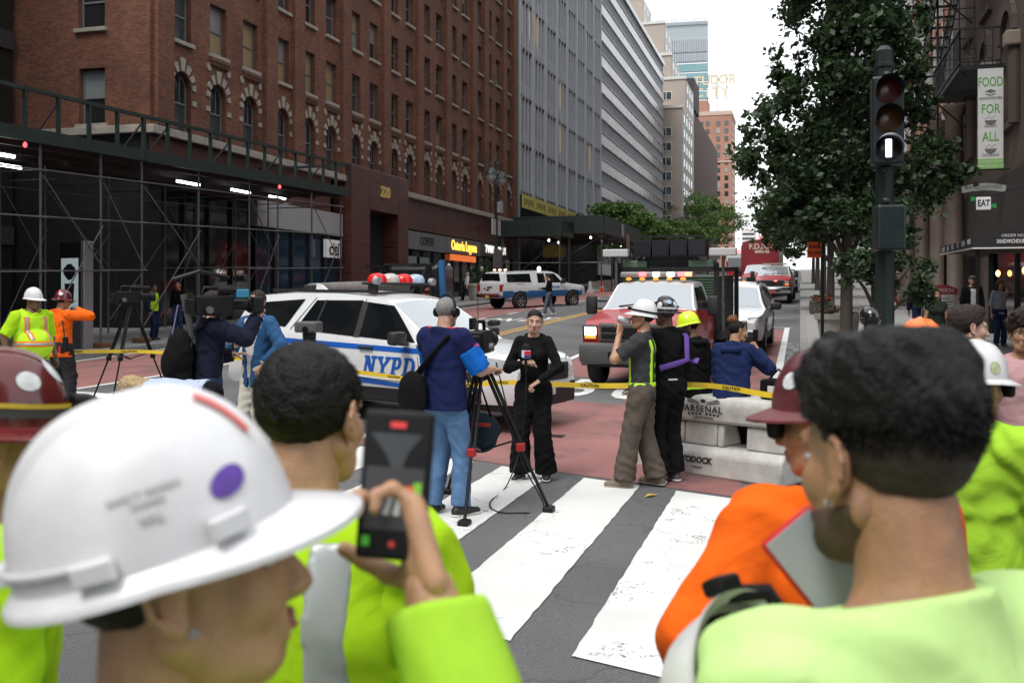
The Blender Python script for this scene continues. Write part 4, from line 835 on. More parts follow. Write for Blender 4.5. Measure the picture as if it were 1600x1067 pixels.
# ================================================================ STREET FURNITURE
DG = mat('signal_green_paint', (.005, .014, .013), .45, var=.2, vs=5)
ts_ = thing('traffic_signal', 'dark green octagonal signal pole with three light head showing a white bar', 'traffic light', (.98, 12.8, .16))
sgz = .16
MB().lathe([(.18, 0), (.18, .5), (.13, .6), (.115, .7), (.105, 3.5)], 8).build('pole', DG, ts_, smooth=20); MB().lathe([(.105, 3.5), (.105, 4.45), (.125, 4.46), (.125, 4.5), (.105, 4.51), (.105, 4.66), (.05, 4.72), (0, 4.73)], 8).build('pole_top', DG, ts_, smooth=20)
hd = bpy.data.objects.new('signal_head', None)
SM = Matrix.Rotation(YAW + R(-14), 4, 'Z')   # head turned toward the crossing
h_ = MB(); h_.rbox(-.18, .18, -.36, -.12, 3.25, 4.29, .03); h_.xf(SM); head = h_.build('signal_head', DG, ts_)
for k, (z, nm, mm) in enumerate(((4.11, 'red_lens', mat('unlit_red_lens', (.055, .008, .006), .25)), (3.77, 'amber_lens', mat('unlit_amber_lens', (.07, .026, .006), .25)), (3.43, 'lower_lens', mat('dark_signal_lens', (.01, .008, .012), .25)))):
    MB().lathe([(.0, .03), (.08, .022), (.145, 0)], 24, SM @ Matrix.Translation((0, -.362, z)) @ Matrix.Rotation(R(90), 4, 'X')).build(nm, mm, head, smooth=50)
    MB().lathe([(.15, 0), (.155, .22)], 20, SM @ Matrix.Translation((0, -.36, z)) @ Matrix.Rotation(R(90), 4, 'X') @ Matrix.Rotation(R(-25), 4, 'Z'), R(230)).build('visor', BLK, head, smooth=50)
MB().rbox(-.032, .032, -.4, -.392, 3.33, 3.535, .004).xf(SM).build('white_bar', mat('lit_white_bar', (1, .98, 1), .4, emit=9., ecol=(.93, .9, 1)), head)
for z in (4.33, 3.22): MB().ell((0, -.2, z), (.05, .05, .05)).xf(SM).build('mount_ball', DG, ts_, smooth=60)
MB().rbox(-.17, .16, -.36, -.06, 2.24, 2.78, .03).xf(Matrix.Rotation(R(10), 4, 'Z')).build('pedestrian_signal_box', DG, ts_); MB().ell((0, -.2, 2.83), (.05, .05, .05)).build('mount_ball', DG, ts_, smooth=60)
# twin headed lamp post
ly = 60.3; lp = thing('street_lamp', 'twin headed dark ornamental street lamp by the brick building', 'street lamp', (-18.5, ly, gz(-18, ly) + .15))
LG = mat('lamp_green_black', (.014, .024, .026), .5)
MB().lathe([(.3, 0), (.3, .4), (.2, .7), (.16, 1.3), (.13, 1.5), (.1, 7.2), (.14, 7.3), (.08, 7.5), (.05, 8.6), (.0, 8.9)], 14).build('post', LG, lp, smooth=35)
for s_ in (-1, 1):
    arm = MB().tube([(0, s_ * .05, 7.4)] + [(0, s_ * (.55 + .55 * math.cos(R(180 - a))), 8.2 + .55 * math.sin(R(a))) for a in range(0, 181, 20)], .035, 8).build('arm', LG, lp, smooth=60)
    MB().lathe([(.06, .2), (.2, .12), (.36, -.18), (.38, -.25)], 18, Matrix.Translation((0, s_ * 1.1, 8.05))).build('lamp_hood', LG, arm, smooth=50); MB().lathe([(.34, -.22), (.3, -.45), (.14, -.68), (0, -.72)], 18, Matrix.Translation((0, s_ * 1.1, 8.05))).build('lamp_globe', mat('clear_lamp_globe', (.32, .33, .33), .15), arm, smooth=60)
MB().box(-.02, .03, -.9, .9, 4.1, 5.1).build('back_of_sign', mat('grey_sign_back', (.42, .42, .42), .5), lp); MB().box(.08, .12, -.8, .8, 2.0, 3.2).build('back_of_sign', mat('dark_grey_sign_back', (.12, .12, .13), .5), lp); MB().rbox(.1, .35, -.15, .45, 5.5, 6.2, .04).build('camera_box', mat('grey_box', (.3, .3, .31), .5), lp)
bask = MB().lathe([(.0, 1.2), (.3, 1.3), (.6, 1.75)], 14, Matrix.Translation((.1, 0, -.2))).build('flower_basket', BLK, lp)
lm = leaves_mesh([(.1, 0, 1.6, .75, .75, .25)], 500, .14, [LEAF['fresh'][0], mat('dusty_pink_petal', (.35, .1, .13), .7), LEAF['dark'][1]], 5); struct(put('flowers', lm, bask), 'stuff')
POT = mat('cream_planter', (.5, .48, .42), .7, var=.12, vs=4)
def planter(label, x, y, z, r, h, plant='shrub', seed=1, group='round planters'):
    p = thing('planter', label, 'planter', (x, y, z), group=group)
    MB().lathe([(.0, .01), (r * .72, 0), (r * .76, h * .08), (r * .9, h * .8), (r * 1.02, h * .84), (r * 1.04, h), (r * .94, h), (r * .9, h * .86), (0, h * .85)], 28).build('pot', POT, p, smooth=40)
    if plant == 'shrub': me = leaves_mesh([(0, 0, h + .5 * r, r * .9, r * .9, r * .65), (.2 * r, 0, h + r * 1.0, r * .7, r * .7, r * .6), (-.5 * r, 0, h + r * .6, r * .6, r * .6, r * .5)], 2000, .12, LEAF['dark'], seed)
    else: me = leaves_mesh([(0, 0, h + .1, r * .9, r * .9, .16)], 700, .07, [LEAF['dark'][1], mat('magenta_petal', (.3, .03, .1), .7), LEAF['fresh'][0]], seed)
    struct(put('planting', me, p), 'stuff')
planter('cream round planter with a leafy shrub left of the man in black suit', -19.6, 52.1, gz(-18, 52.1) + .15, .9, 1.0, seed=3)
planter('cream round planter with a leafy shrub right of the man in white shirt', -19.6, 60.4, gz(-18, 60.4) + .15, .9, 1.05, seed=4)
planter('white round planter with pink flowers beside the orange road sign', .95, 27.2, gz(0, 27.2) + .16, .58, .85, 'flowers', 5)
pb = thing('flower_box', 'low dark planter box with red flowers at the kerb', 'planter', (.9, 44, gz(0, 44) + .16)); MB().rbox(-.5, .5, 0, 4, 0, .55, .03).build('box', mat('dark_planter_box', (.05, .045, .04), .7), pb)
struct(put('flowers', leaves_mesh([(0, 2, .65, .5, 2.0, .18)], 700, .14, [LEAF['dark'][1], mat('red_petal', (.4, .03, .04), .7), LEAF['dark'][0]], 8), pb), 'stuff')
bed = thing('tree_bed', 'low planted bed with purple flowers round the young tree', 'flower bed', (1.4, 20.2, gz(0, 20) + .15)); MB().rbox(-.7, .9, -1.2, 1.8, 0, .12, .03).build('kerb_frame', KERB, bed); put('planting', leaves_mesh([(.1, .3, .3, .7, 1.3, .18)], 900, .09, [LEAF['dark'][0], mat('purple_petal', (.2, .08, .2), .7), LEAF['dark'][1]], 9), bed)
sg = thing('road_work_sign', 'orange road work sign on slim dark post by the right kerb', 'sign', (.52, 25.4, gz(0, 25.4) + .16)); MB().cyl((0, 0, 0), (0, 0, 2.95), .04).build('post', LG, sg)
MB().box(-.36, .0, -.03, -.01, 2.3, 2.68).xf(Matrix.Rotation(R(8), 4, 'Z')).build('sign_plate', mat('orange_sign_face', (.72, .1, .015), .6), sg)
for w_, z in (('RAISE', 2.57), ('PLOW', 2.41)): text('sign_lettering', w_, .125, mat('black_letters', (.015, .015, .015), .6), sg, (-.18, -.058, z), (math.cos(R(8)), math.sin(R(8)), 0), (0, 0, 1), .001, .004, sx=.85)
hy = thing('fire_hydrant', 'small black fire hydrant on far left pavement beside planter', 'hydrant', (-18.5, 62.6, gz(-18, 62.6) + .15)); MB().lathe([(.16, 0), (.16, .06), (.11, .08), (.11, .55), (.14, .58), (.14, .64), (.1, .72), (.03, .8), (0, .82)], 14).build('barrel', BLK, hy, smooth=35)
for s_ in (-1, 1): MB().cyl((0, 0, .42), (s_ * .2, 0, .42), .06).build('nozzle', BLK, hy)
by = thing('bicycle', 'parked bicycle leaning beside the right shop planter on far left pavement', 'bicycle', (-18.75, 62.9, gz(-18, 62.9) + .15), R(80))
for x in (-.52, .52): w_ = MB().tube([Vector((x + .34 * math.cos(a), 0, .35 + .34 * math.sin(a))) for a in np.linspace(0, 2 * math.pi, 21)], .018, 6, False).build('wheel', BLK, by)
fbk = MB()
for a_, b_ in (((-.52, .35), (-.15, .32)), ((-.15, .32), (.38, .75)), ((-.52, .35), (-.25, .78)), ((-.15, .32), (-.28, .85)), ((-.26, .75), (.38, .8)), ((.36, .9), (.52, .35))): fbk.bar((a_[0], 0, a_[1]), (b_[0], 0, b_[1]), .03, .03)
fbk.build('frame', mat('bicycle_green', (.02, .07, .05), .4), by); MB().rbox(-.4, -.18, -.06, .06, .85, .9, .02).build('saddle', BLK, by); MB().tube([(.3, -.26, .98), (.4, -.1, .95), (.4, .1, .95), (.3, .26, .98)], .014, 6).build('handlebar', BLK, by)
sb = thing('menu_board', 'freestanding menu board with red arched header on right pavement', 'sign', (3.4, 27.4, gz(0, 27) + .16), R(-10))
MB().rbox(-.42, .42, -.02, .02, .75, 1.35, .01).build('panel', mat('menu_white', (.5, .5, .48), .6), sb); MB().prism([(-.44, 1.36), (.44, 1.36), (.44, 1.5), (.2, 1.6), (-.2, 1.6), (-.44, 1.5)], -.02, .02, XZ).build('header', mat('menu_red', (.3, .03, .03), .6), sb)
for k in range(3): MB().box(-.36 + k * .25, -.14 + k * .25, -.024, -.022, .8, .95).build('photo_print', mat(f'menu_photo_{k}', ((.15, .2, .08), (.3, .22, .1), (.12, .14, .2))[k], .6), sb)
for k in range(4): MB().box(-.34, .34 - .08 * (k % 2), -.024, -.022, 1.0 + k * .08, 1.02 + k * .08).build('text_line', mat('menu_print', (.1, .1, .1), .6), sb)
for x in (-.38, .38): MB().bar((x, 0, 0), (x, 0, 1.36), .04, .04).build('leg', BLK, sb)
text('header_lettering', 'SANDWICH', .13, WL, sb, (0, -.023, 1.46), (1, 0, 0), (0, 0, 1), .001)
# ================================================================ VEHICLES
def lerp_tab(tab, x):
    for (a, za), (b_, zb_) in zip(tab, tab[1:]):
        if (a >= x >= b_):
            t = (a - x) / (a - b_) if a != b_ else 0; return za + (zb_ - za) * t
    return tab[0][1] if x > tab[0][0] else tab[-1][1]
TYRE = mat('tyre_rubber', (.014, .014, .014), .85, var=.2, vs=9); RIM = mat('alloy_rim', (.42, .42, .43), .35, .8); HUB = mat('dark_hub', (.05, .05, .05), .5, .5)
CGLASS = mat('car_window_glass', (.006, .007, .008), .04, spec=.35); WSG = mat('windscreen_glass', (.42, .45, .47), .04, .6, spec=1.); TRIM = mat('black_plastic_trim', (.016, .016, .017), .55, var=.2, vs=6); CHROME = mat('bright_chrome', (.6, .6, .6), .15, 1.)
WHITE = mat('white_car_paint', (.66, .67, .68), .28, coat=.6, var=.05, vs=2.5); REDC = mat('red_car_paint', (.34, .006, .012), .35, coat=.25, var=.1, vs=2.5); GREYP = mat('grey_bumper_plastic', (.075, .075, .075), .6, var=.15)
LAMP = mat('headlamp_lit', (1, .95, .85), .3, emit=5., ecol=(1, .93, .8)); LAMPC = mat('clear_headlamp', (.3, .31, .32), .1, spec=1.); REDL = mat('red_tail_lamp', (.35, .01, .012), .2); AMB = mat('amber_lens', (.7, .22, .02), .3, emit=.6, ecol=(1, .4, .05)); REDE = mat('red_strobe', (.9, .05, .05), .3, emit=6., ecol=(1, .06, .07)); WE = mat('white_strobe', (1, 1, 1), .3, emit=6., ecol=(1, .97, .95))
PLATE = mat('licence_plate', (.65, .62, .55), .5)
def smooth(e0, e1, x): t = min(1, max(0, (x - e0) / (e1 - e0))); return t * t * (3 - 2 * t)
class Car:
    def __init__(s, L, W, top, belt, sill, wheels, wr, tumble=.36, nose=.16, tail=.06, crown=.05, noseL=.7, wf=1.09, flare=.0):
        s.L, s.W, s.top, s.belt, s.sill, s.wheels, s.wr, s.tumble, s.nose, s.tail, s.crown, s.noseL, s.wf = L, W, top, belt, sill, wheels, wr, tumble, nose, tail, crown, noseL, wf; s.flare = flare
        xs = set(np.linspace(-L, 0, 64).round(3)) | {round(a, 3) for a, _ in top}
        for w in wheels: xs |= {round(w + wr * wf * math.cos(R(a)), 3) for a in range(0, 181, 15)}
        s.xs = sorted((x for x in xs if -L <= x <= 0), reverse=True)
    def bot(s, x):
        for w in s.wheels:
            if abs(x - w) < s.wr * s.wf: return max(s.sill, s.wr + math.sqrt(max(0, (s.wr * s.wf) ** 2 - (x - w) ** 2)) )
        return s.sill
    def half(s, x):
        w = s.W / 2; q = max(0, 1 + x / s.noseL); r = max(0, 1 - (x + s.L) / .6)
        return w * (1 - s.nose * q ** 2.2 - s.tail * r ** 2)
    def sec(s, x):
        t = lerp_tab(s.top, x); ze = t - s.crown; be = min(lerp_tab(s.belt, x), ze - .015); bo = min(s.bot(x), be - .05); w = s.half(x); P = []
        for k in range(7):
            q = k / 6; z = bo + (be - bo) * q; zz = (z - s.sill) / max(.1, be - s.sill)
            P.append((w * (1 - .05 * (1 - min(1, zz / .45)) ** 2 - .035 * max(0, (zz - .6) / .4) ** 2), z))
        wb = P[-1][0]; gh = ze - be; inset = .02 * smooth(.02, .2, gh)
        for k in range(1, 6):
            q = k / 5; P.append((wb - inset - s.tumble * gh * q - .03 * q * q * smooth(0, .2, gh), be + gh * q))
        ye = P[-1][0]
        for k in range(1, 6):
            a = k / 5; P.append((ye * (1 - a), ze + s.crown * math.sin(a * math.pi / 2) ** .8))
        return P
    def side(s, x, z):
        P = s.sec(x)[:12]
        for (y0, z0), (y1, z1) in zip(P, P[1:]):
            if z0 <= z <= z1: return y0 + (y1 - y0) * (z - z0) / max(1e-6, z1 - z0)
        return P[0][0] if z < P[0][1] else P[-1][0]
    def body(s, m, parent, name='body', rng=None, zsplit=None, m2=None):
        b = MB(); S = []
        for x in s.xs:
            if rng and not (rng[0] <= x <= rng[1]): continue
            P = s.sec(x); S.append([(x, -y, z) for y, z in P] + [(x, y, z) for y, z in P[::-1][1:]])
        n = len(S[0]); V = [p for r_ in S for p in r_]; F_ = []
        for i in range(len(S) - 1):
            for j in range(n - 1): F_.append((i * n + j, i * n + j + 1, (i + 1) * n + j + 1, (i + 1) * n + j))
            F_.append((i * n + n - 1, i * n, (i + 1) * n, (i + 1) * n + n - 1))
        F_.append(tuple(range(n))[::-1]); F_.append(tuple(range((len(S) - 1) * n, len(S) * n)))
        b.add(V, F_)
        if m2 is not None:
            for k, f in enumerate(b.f):
                c = sum((Vector(b.v[i]) for i in f), Vector()) / len(f)
                if zsplit(c): b.m[k] = 1
            return b.build(name, [m, m2], parent, smooth=28)
        return b.build(name, m, parent, smooth=28)
    def patch(s, name, m, parent, sd, c0, c1, off=.006, nx=8, nz=3):
        """side panel between two slanted lines: c=(x_bottom, x_top, z_bottom, z_top) at each end"""
        b = MB(); V = []
        for i in range(nx + 1):
            q = i / nx
            for j in range(nz + 1):
                r_ = j / nz; x0 = c0[0] + (c0[1] - c0[0]) * r_; x1 = c1[0] + (c1[1] - c1[0]) * r_; zb_ = c0[2] + (c1[2] - c0[2]) * q; zt = c0[3] + (c1[3] - c0[3]) * q
                x = x0 + (x1 - x0) * q; z = zb_ + (zt - zb_) * r_; V.append((x, sd * (s.side(x, z) + off), z))
        n = nz + 1; b.add(V, [(i * n + j, (i + 1) * n + j, (i + 1) * n + j + 1, i * n + j + 1)[::(1 if sd > 0 else -1)] for i in range(nx) for j in range(nz)])
        return b.build(name, m, parent, smooth=60)
    def screen(s, name, m, parent, x0, x1, off=.008, k=.9, nx=7):
        b = MB(); V = []; n = 0
        for i in range(nx + 1):
            x = x0 + (x1 - x0) * i / nx; P = s.sec(x)[11:]; row = [(-y * k, z) for y, z in P] + [(y * k, z) for y, z in P[::-1][1:]]
            sl = math.atan2(lerp_tab(s.top, x - .03) - lerp_tab(s.top, x + .03), .06); n = len(row); V += [(x + off * math.sin(sl), y, z + off * math.cos(sl)) for y, z in row]
        b.add(V, [(i * n + j, i * n + j + 1, (i + 1) * n + j + 1, (i + 1) * n + j) for i in range(nx) for j in range(n - 1)])
        return b.build(name, m, parent, smooth=60)
    def line(s, name, m, parent, sd, pts, w=.012, off=.005):
        b = MB(); P = [(x, sd * (s.side(x, z) + off), z) for x, z in pts]
        for a, c in zip(P, P[1:]): b.bar(a, c, w, .006, up=(0, 0, 1)) if abs(a[2] - c[2]) < abs(a[0] - c[0]) else b.bar(a, c, .006, w, up=(1, 0, 0))
        return b.build(name, m, parent)
def wheel(parent, x, y, r, w=.24, rim=RIM, spokes=5, dish=.0):
    sd = 1 if y > 0 else -1; M = Matrix.Translation((x, y, r)) @ Matrix.Rotation(R(-90 * sd), 4, 'X')
    t = MB().lathe([(r * .62, -w / 2), (r * .9, -w / 2), (r * .98, -w * .38), (r, -w * .2), (r, w * .2), (r * .98, w * .38), (r * .9, w / 2), (r * .64, w / 2), (r * .62, w * .3)], 28, M).build('wheel', TYRE, parent, smooth=40)
    b = MB(); b.lathe([(r * .63, w * .44), (r * .58, w * .46), (r * .55, w * .2), (r * .2, w * (.1 + dish)), (0, w * (.12 + dish))], 28, M); b.build('rim', HUB, t, smooth=40)
    b = MB()
    for k in range(spokes):
        a = 2 * math.pi * k / spokes; c, s_ = math.cos(a), math.sin(a)
        p = [(r * q * c - e * s_, r * q * s_ + e * c) for q, e in ((.1, .035), (.58, .05), (.58, -.05), (.1, -.035))]
        b.prism(p[::-1], w * .3, w * .42, M)
    b.lathe([(r * .64, w * .45), (r * .57, w * .47), (r * .55, w * .4)], 28, M); b.lathe([(.0, w * .46), (r * .16, w * .44), (r * .17, w * .3)], 16, M); b.build('spokes', rim, t, smooth=40)
    return t
def mirror(car, parent, sd, x, z, m=TRIM, w=.22, h=.15, out=.16):
    y = sd * (car.side(x, z)); o = MB(); y0, y1 = sorted((y + sd * .03, y + sd * out * .6)); o.rbox(x - .05, x + .03, min(y, y + sd * out), max(y, y + sd * out), z - .04, z + .0, .015); a, c = sorted((y + sd * out * .6, y + sd * (out + w))); o.rbox(x - .08, x + .07, a, c, z - .03, z + h, .045)
    return o.build('mirror', m, parent, smooth=40)
def slab_letters(word):
    """slanted slab-serif capitals drawn as polygons in a unit-height box -> list of (polys, width)"""
    out = []; st = .24; sf = .14
    def rect(x0, x1, y0, y1): return [(x0, y0), (x1, y0), (x1, y1), (x0, y1)]
    for ch in word:
        if ch == 'N': P = [rect(.1, .1 + st * .8, sf, 1 - sf), rect(.62, .62 + st * .8, sf, 1 - sf), rect(0, .38, 0, sf), rect(.0, .36, 1 - sf, 1), rect(.5, .92, 1 - sf, 1), [(.1, 1 - sf), (.36, 1), (.81, sf * .4), (.81, 0), (.6, 0)]]; w = 1.0
        elif ch == 'Y': P = [[(.03, 1 - sf), (.3, 1 - sf), (.46, .56), (.62, 1 - sf), (.88, 1 - sf), (.57, .42), (.34, .42)], rect(.34, .57, sf, .43), rect(.22, .7, 0, sf), rect(-.03, .38, 1 - sf, 1), rect(.53, .96, 1 - sf, 1)]; w = 1.0
        elif ch == 'P': P = [rect(.1, .1 + st, sf, 1 - sf), rect(0, .46, 0, sf), rect(0, .6, 1 - sf, 1)]; w = .86
        else: P = [rect(.1, .1 + st, sf, 1 - sf), rect(0, .55, 0, sf), rect(0, .55, 1 - sf, 1)]; w = .92
        if ch in 'PD':
            yb_ = .36 if ch == 'P' else 0; r_ = (1 - yb_) / 2; cy = 1 - r_; x0 = .48; pr_o = [(x0 + r_ * .78 * math.cos(a), cy + r_ * math.sin(a)) for a in np.linspace(-math.pi / 2, math.pi / 2, 12)]; ri = r_ - sf; pr_i = [(x0 + max(.03, r_ * .78 - st) * math.cos(a), cy + ri * math.sin(a)) for a in np.linspace(-math.pi / 2, math.pi / 2, 12)]
            for k in range(11): P.append([pr_o[k], pr_o[k + 1], pr_i[k + 1], pr_i[k]])
            if ch == 'P': P.append(rect(.3, x0, yb_, yb_ + sf))
            else: P += [rect(.3, x0, 0, sf)]
            P.append(rect(.3, x0, 1 - sf, 1))
        out.append((P, w))
    return out
# ---------------------------------------------------------------- mid-size SUV
def make_suv(root, police=False):
    top = [(0, .84), (-.06, .93), (-.2, 1.0), (-.7, 1.09), (-1.28, 1.15), (-1.7, 1.43), (-2.08, 1.67), (-2.35, 1.74), (-3.0, 1.775), (-3.8, 1.765), (-4.5, 1.71), (-4.72, 1.66), (-4.84, 1.36), (-4.93, 1.1), (-4.98, .8), (-5.0, .5)]
    c = Car(5.0, 2.0, top, [(0, .9), (-1.2, 1.07), (-3.4, 1.14), (-5, 1.2)], .36, (-.95, -3.81), .375, tumble=.34, nose=.2, noseL=.75)
    body = c.body(WHITE, root)
    MB().box(-4.85, -.12, -.82, .82, .26, .72).build('underbody', TRIM, root)
    lo = [(-4.9, .3), (-4.2, .34)]
    for sd in (-1, 1):
        c.patch('sill_trim', TRIM, root, sd, (-3.36, -3.36, .3, .47), (-1.4, -1.4, .3, .47), .012)
        for w_ in c.wheels:
            b = MB(); arc = [(w_ + .43 * math.cos(R(a)), .375 + .43 * math.sin(R(a))) for a in range(0, 181, 15)]
            for a0, a1 in zip(arc, arc[1:]):
                y0, y1 = sd * (c.side(*a0) + .012), sd * (c.side(*a1) + .012); q = .09
                o0 = (w_ + (a0[0] - w_) * (1 + q / .43), .375 + (a0[1] - .375) * (1 + q / .43)); o1 = (w_ + (a1[0] - w_) * (1 + q / .43), .375 + (a1[1] - .375) * (1 + q / .43))
                f_ = [(a0[0], y0, a0[1]), (a1[0], y1, a1[1]), (o1[0], sd * (c.side(*o1) + .012), o1[1]), (o0[0], sd * (c.side(*o0) + .012), o0[1])]; b.quad(*(f_ if sd < 0 else f_[::-1]))
            b.build('wheel_arch_trim', TRIM, root)
        g = c.patch('side_glass', CGLASS, root, sd, (-2.46, -2.46, 1.14, 1.62), (-1.5, -2.0, 1.1, 1.58), .008)
        g2 = c.patch('side_glass', CGLASS, root, sd, (-3.66, -3.4, 1.19, 1.62), (-2.56, -2.56, 1.14, 1.64), .008); g3 = c.patch('side_glass', CGLASS, root, sd, (-4.62, -4.46, 1.27, 1.56), (-3.86, -3.62, 1.22, 1.63), .008)
        c.line('door_frame_post', TRIM, g2, sd, [(-3.3, 1.19), (-3.22, 1.63)], .03, .012)
        c.patch('pillar_trim', TRIM, root, sd, (-2.56, -2.56, 1.13, 1.63), (-2.46, -2.46, 1.13, 1.62), .007)
        for pts in ([(-1.47, 1.08), (-1.4, .8), (-1.42, .48)], [(-2.51, 1.66), (-2.51, .48)], [(-3.42, 1.66), (-3.74, 1.2), (-3.62, .95), (-3.42, .72), (-3.36, .5)]): c.line('door_seam', TRIM, root, sd, pts, .009)
        c.line('crease', mat('white_car_paint', (.66, .67, .68)), root, sd, [(-3.5, .62), (-1.5, .58)], .02, .004)
        for x in (-2.3, -3.32):
            y = sd * c.side(x, 1.0); MB().rbox(x - .12, x + .12, min(y + sd * .01, y + sd * .05), max(y + sd * .01, y + sd * .05), .985, 1.02, .012).build('door_handle', TRIM, root)
        mirror(c, root, sd, -1.62, 1.1)
        b = MB(); x = -.12
        b.add([(-.02, sd * .62, .80), (-.05, sd * .62, .925), (-.42, sd * (c.side(-.42, .95) + .012), .965), (-.36, sd * (c.side(-.36, .84) + .014), .84), (-.12, sd * (c.side(-.12, .82) + .012), .81), (-.15, sd * (c.side(-.15, .9) + .012), .94)], [(0, 1, 5, 4)[::(-1 if sd < 0 else 1)], (4, 5, 2, 3)[::(-1 if sd < 0 else 1)]]); b.build('headlamp', LAMPC, root)
        MB().rbox(-4.99, -4.8, min(sd * .78, sd * .97), max(sd * .78, sd * .97), .95, 1.2, .03).build('tail_lamp', REDL, root)
        for w_ in c.wheels: wheel(root, w_, sd * .86, .375, .26, HUB if police else RIM, 5)
        MB().bar((-2.4, sd * .66, 1.765), (-4.4, sd * .62, 1.745), .04, .04).build('roof_rail', TRIM, root)
    c.screen('windscreen', WSG, root, -1.3, -2.05, k=.93); c.screen('rear_glass', CGLASS, root, -4.73, -4.9, k=.85)
    b = MB(); b.rbox(-.02, .02, -.6, .6, .62, .86, .02); gr = b.build('grille', TRIM, root)
    for k in range(3): MB().rbox(.015, .035, -.58, .58, .655 + k * .075, .68 + k * .075, .008).build('grille_bar', CHROME if not police else TRIM, gr)
    if not police:
        for k in range(10):
            for j in range(2): MB().bar((.03, -.52 + k * .115, .69 + j * .075), (.03, -.47 + k * .115, .73 + j * .075), .01, .02).build('grille_mesh', CHROME, gr)
    MB().ell((.035, 0, .77), (.01, .085, .035), 16, 8).build('badge', mat('blue_badge', (.05, .08, .2), .3), gr)
    MB().rbox(-.1, .045, -.78, .78, .3, .52, .04).build('front_bumper', TRIM, root); MB().rbox(-.06, .03, -.8, .8, .5, .63, .04).build('bumper_skin', WHITE, root)
    for sd in (-1, 1): MB().rbox(-.1, .04, min(sd * .6, sd * .78), max(sd * .6, sd * .78), .42, .6, .03).build('fog_lamp_bezel', TRIM, root)
    MB().rbox(.045, .058, -.16, .16, .44, .6, .004).build('number_plate', PLATE, root)
    MB().rbox(-5.04, -4.9, -.85, .85, .35, .62, .04).build('rear_bumper', TRIM, root)
    for sd in (-1, 1): MB().bar((-1.36, sd * .55, 1.185), (-1.42, sd * -.1 if sd > 0 else -.62, 1.215), .02, .015).build('wiper', TRIM, root)
    return c
pc = thing('police_suv', 'white police SUV with big blue door lettering and roof light bar', 'police car', (-3.29, 13.0, .10), rot=Euler((0, R(1.45), R(-14.5)), 'XYZ'))
c = make_suv(pc, True)
BLUE = mat('police_blue_vinyl', (.008, .09, .42), .4)
for sd in (-1, 1):
    c.patch('stripe', BLUE, pc, sd, (-3.9, -3.9, .99, 1.065), (-1.02, -1.02, .95, 1.02), .0045, 20, 2)
    c.patch('stripe', BLUE, pc, sd, (-2.5, -2.5, .52, .60), (-1.45, -1.45, .48, .53), .0045, 10, 1); c.patch('stripe', BLUE, pc, sd, (-3.35, -3.35, .53, .6), (-2.52, -2.52, .52, .6), .0045, 8, 1)
    def side_letters(polys, x0, z0, h, sx, shear=.22, off=.0065, nm='door_letter'):
        x = x0
        for P, w in polys:
            b = MB()
            for i_, p in enumerate(polys and P):
                V = []
                for (u, v) in p:
                    # reading left to right: toward the front on the right side, toward the rear on the left side
                    X = x + (u + shear * v) * h * sx * (1 if sd < 0 else -1); Z = z0 + v * h; V.append((X, sd * (c.side(X, Z) + off + .0002 * i_), Z))
                b.add(V, [tuple(range(len(V)))[::1]])
            b.build(nm, BLUE, pc); x += w * h * sx * (1 if sd < 0 else -1) * 1.0
    side_letters(slab_letters('NYPD'), -2.36 if sd < 0 else -1.4, .64, .255, .92)
    o = text('precinct_lettering', 'MTN PCT', .11, BLUE, pc, (-4.2, sd * (c.side(-4.2, 1.04) + .008), 1.04), (1 if sd < 0 else -1, 0, 0), (0, 0, 1), .001, .006)
lb = bpy.data.objects.new('light_bar', MB().rbox(-.16, .16, -.62, .62, 1.86, 1.9, .015).mesh('light_bar', TRIM)); COL.objects.link(lb); lb.parent = pc; lb.location = (-2.55, 0, 0)
dome = [mat('blue_white_dome', (.35, .45, .6), .15, emit=.05), mat('red_dome', (.5, .012, .012), .12, emit=.12, ecol=(1, .03, .03)), mat('clear_dome', (.5, .47, .43), .12), mat('red_dome', (.5, .012, .012))]
for k, y in enumerate((.46, .16, -.16, -.46)): MB().lathe([(.17, 0), (.168, .05), (.13, .11), (.05, .13), (0, .132)], 14, Matrix.Translation((0, y, 1.9)) @ Matrix.Diagonal((.85, .82, 1, 1))).build('light_dome', dome[k], lb, smooth=50)
for y in (-.55, .55): MB().rbox(-.06, .06, y - .05, y + .05, 1.74, 1.87, .01).build('bar_foot', TRIM, lb); MB().cyl((.12, y * 1.22, 1.92), (.2, y * 1.22, 1.92), .055).build('alley_lamp', LAMPC, lb)
MB().rbox(-4.32, -4.16, -.07, .07, 1.73, 1.83, .02).build('roof_aerial', TRIM, pc); MB().prism([(-4.1, 1.74), (-3.85, 1.75), (-4.0, 1.84), (-4.08, 1.86)], -.02, .02, XZ).build('shark_fin', WHITE, pc)
ws = thing('white_suv', 'plain white SUV facing the camera in the red bus lane behind the red truck', 'car', (-1.85, 25.2, gz(-1.3, 27) - .02), rot=Euler((0, 0, R(-92)), 'XYZ'))
ws.rotation_euler = (Matrix.Rotation(R(-92), 4, 'Z') @ Matrix.Rotation(math.atan(.032), 4, 'Y')).to_euler(); make_suv(ws)
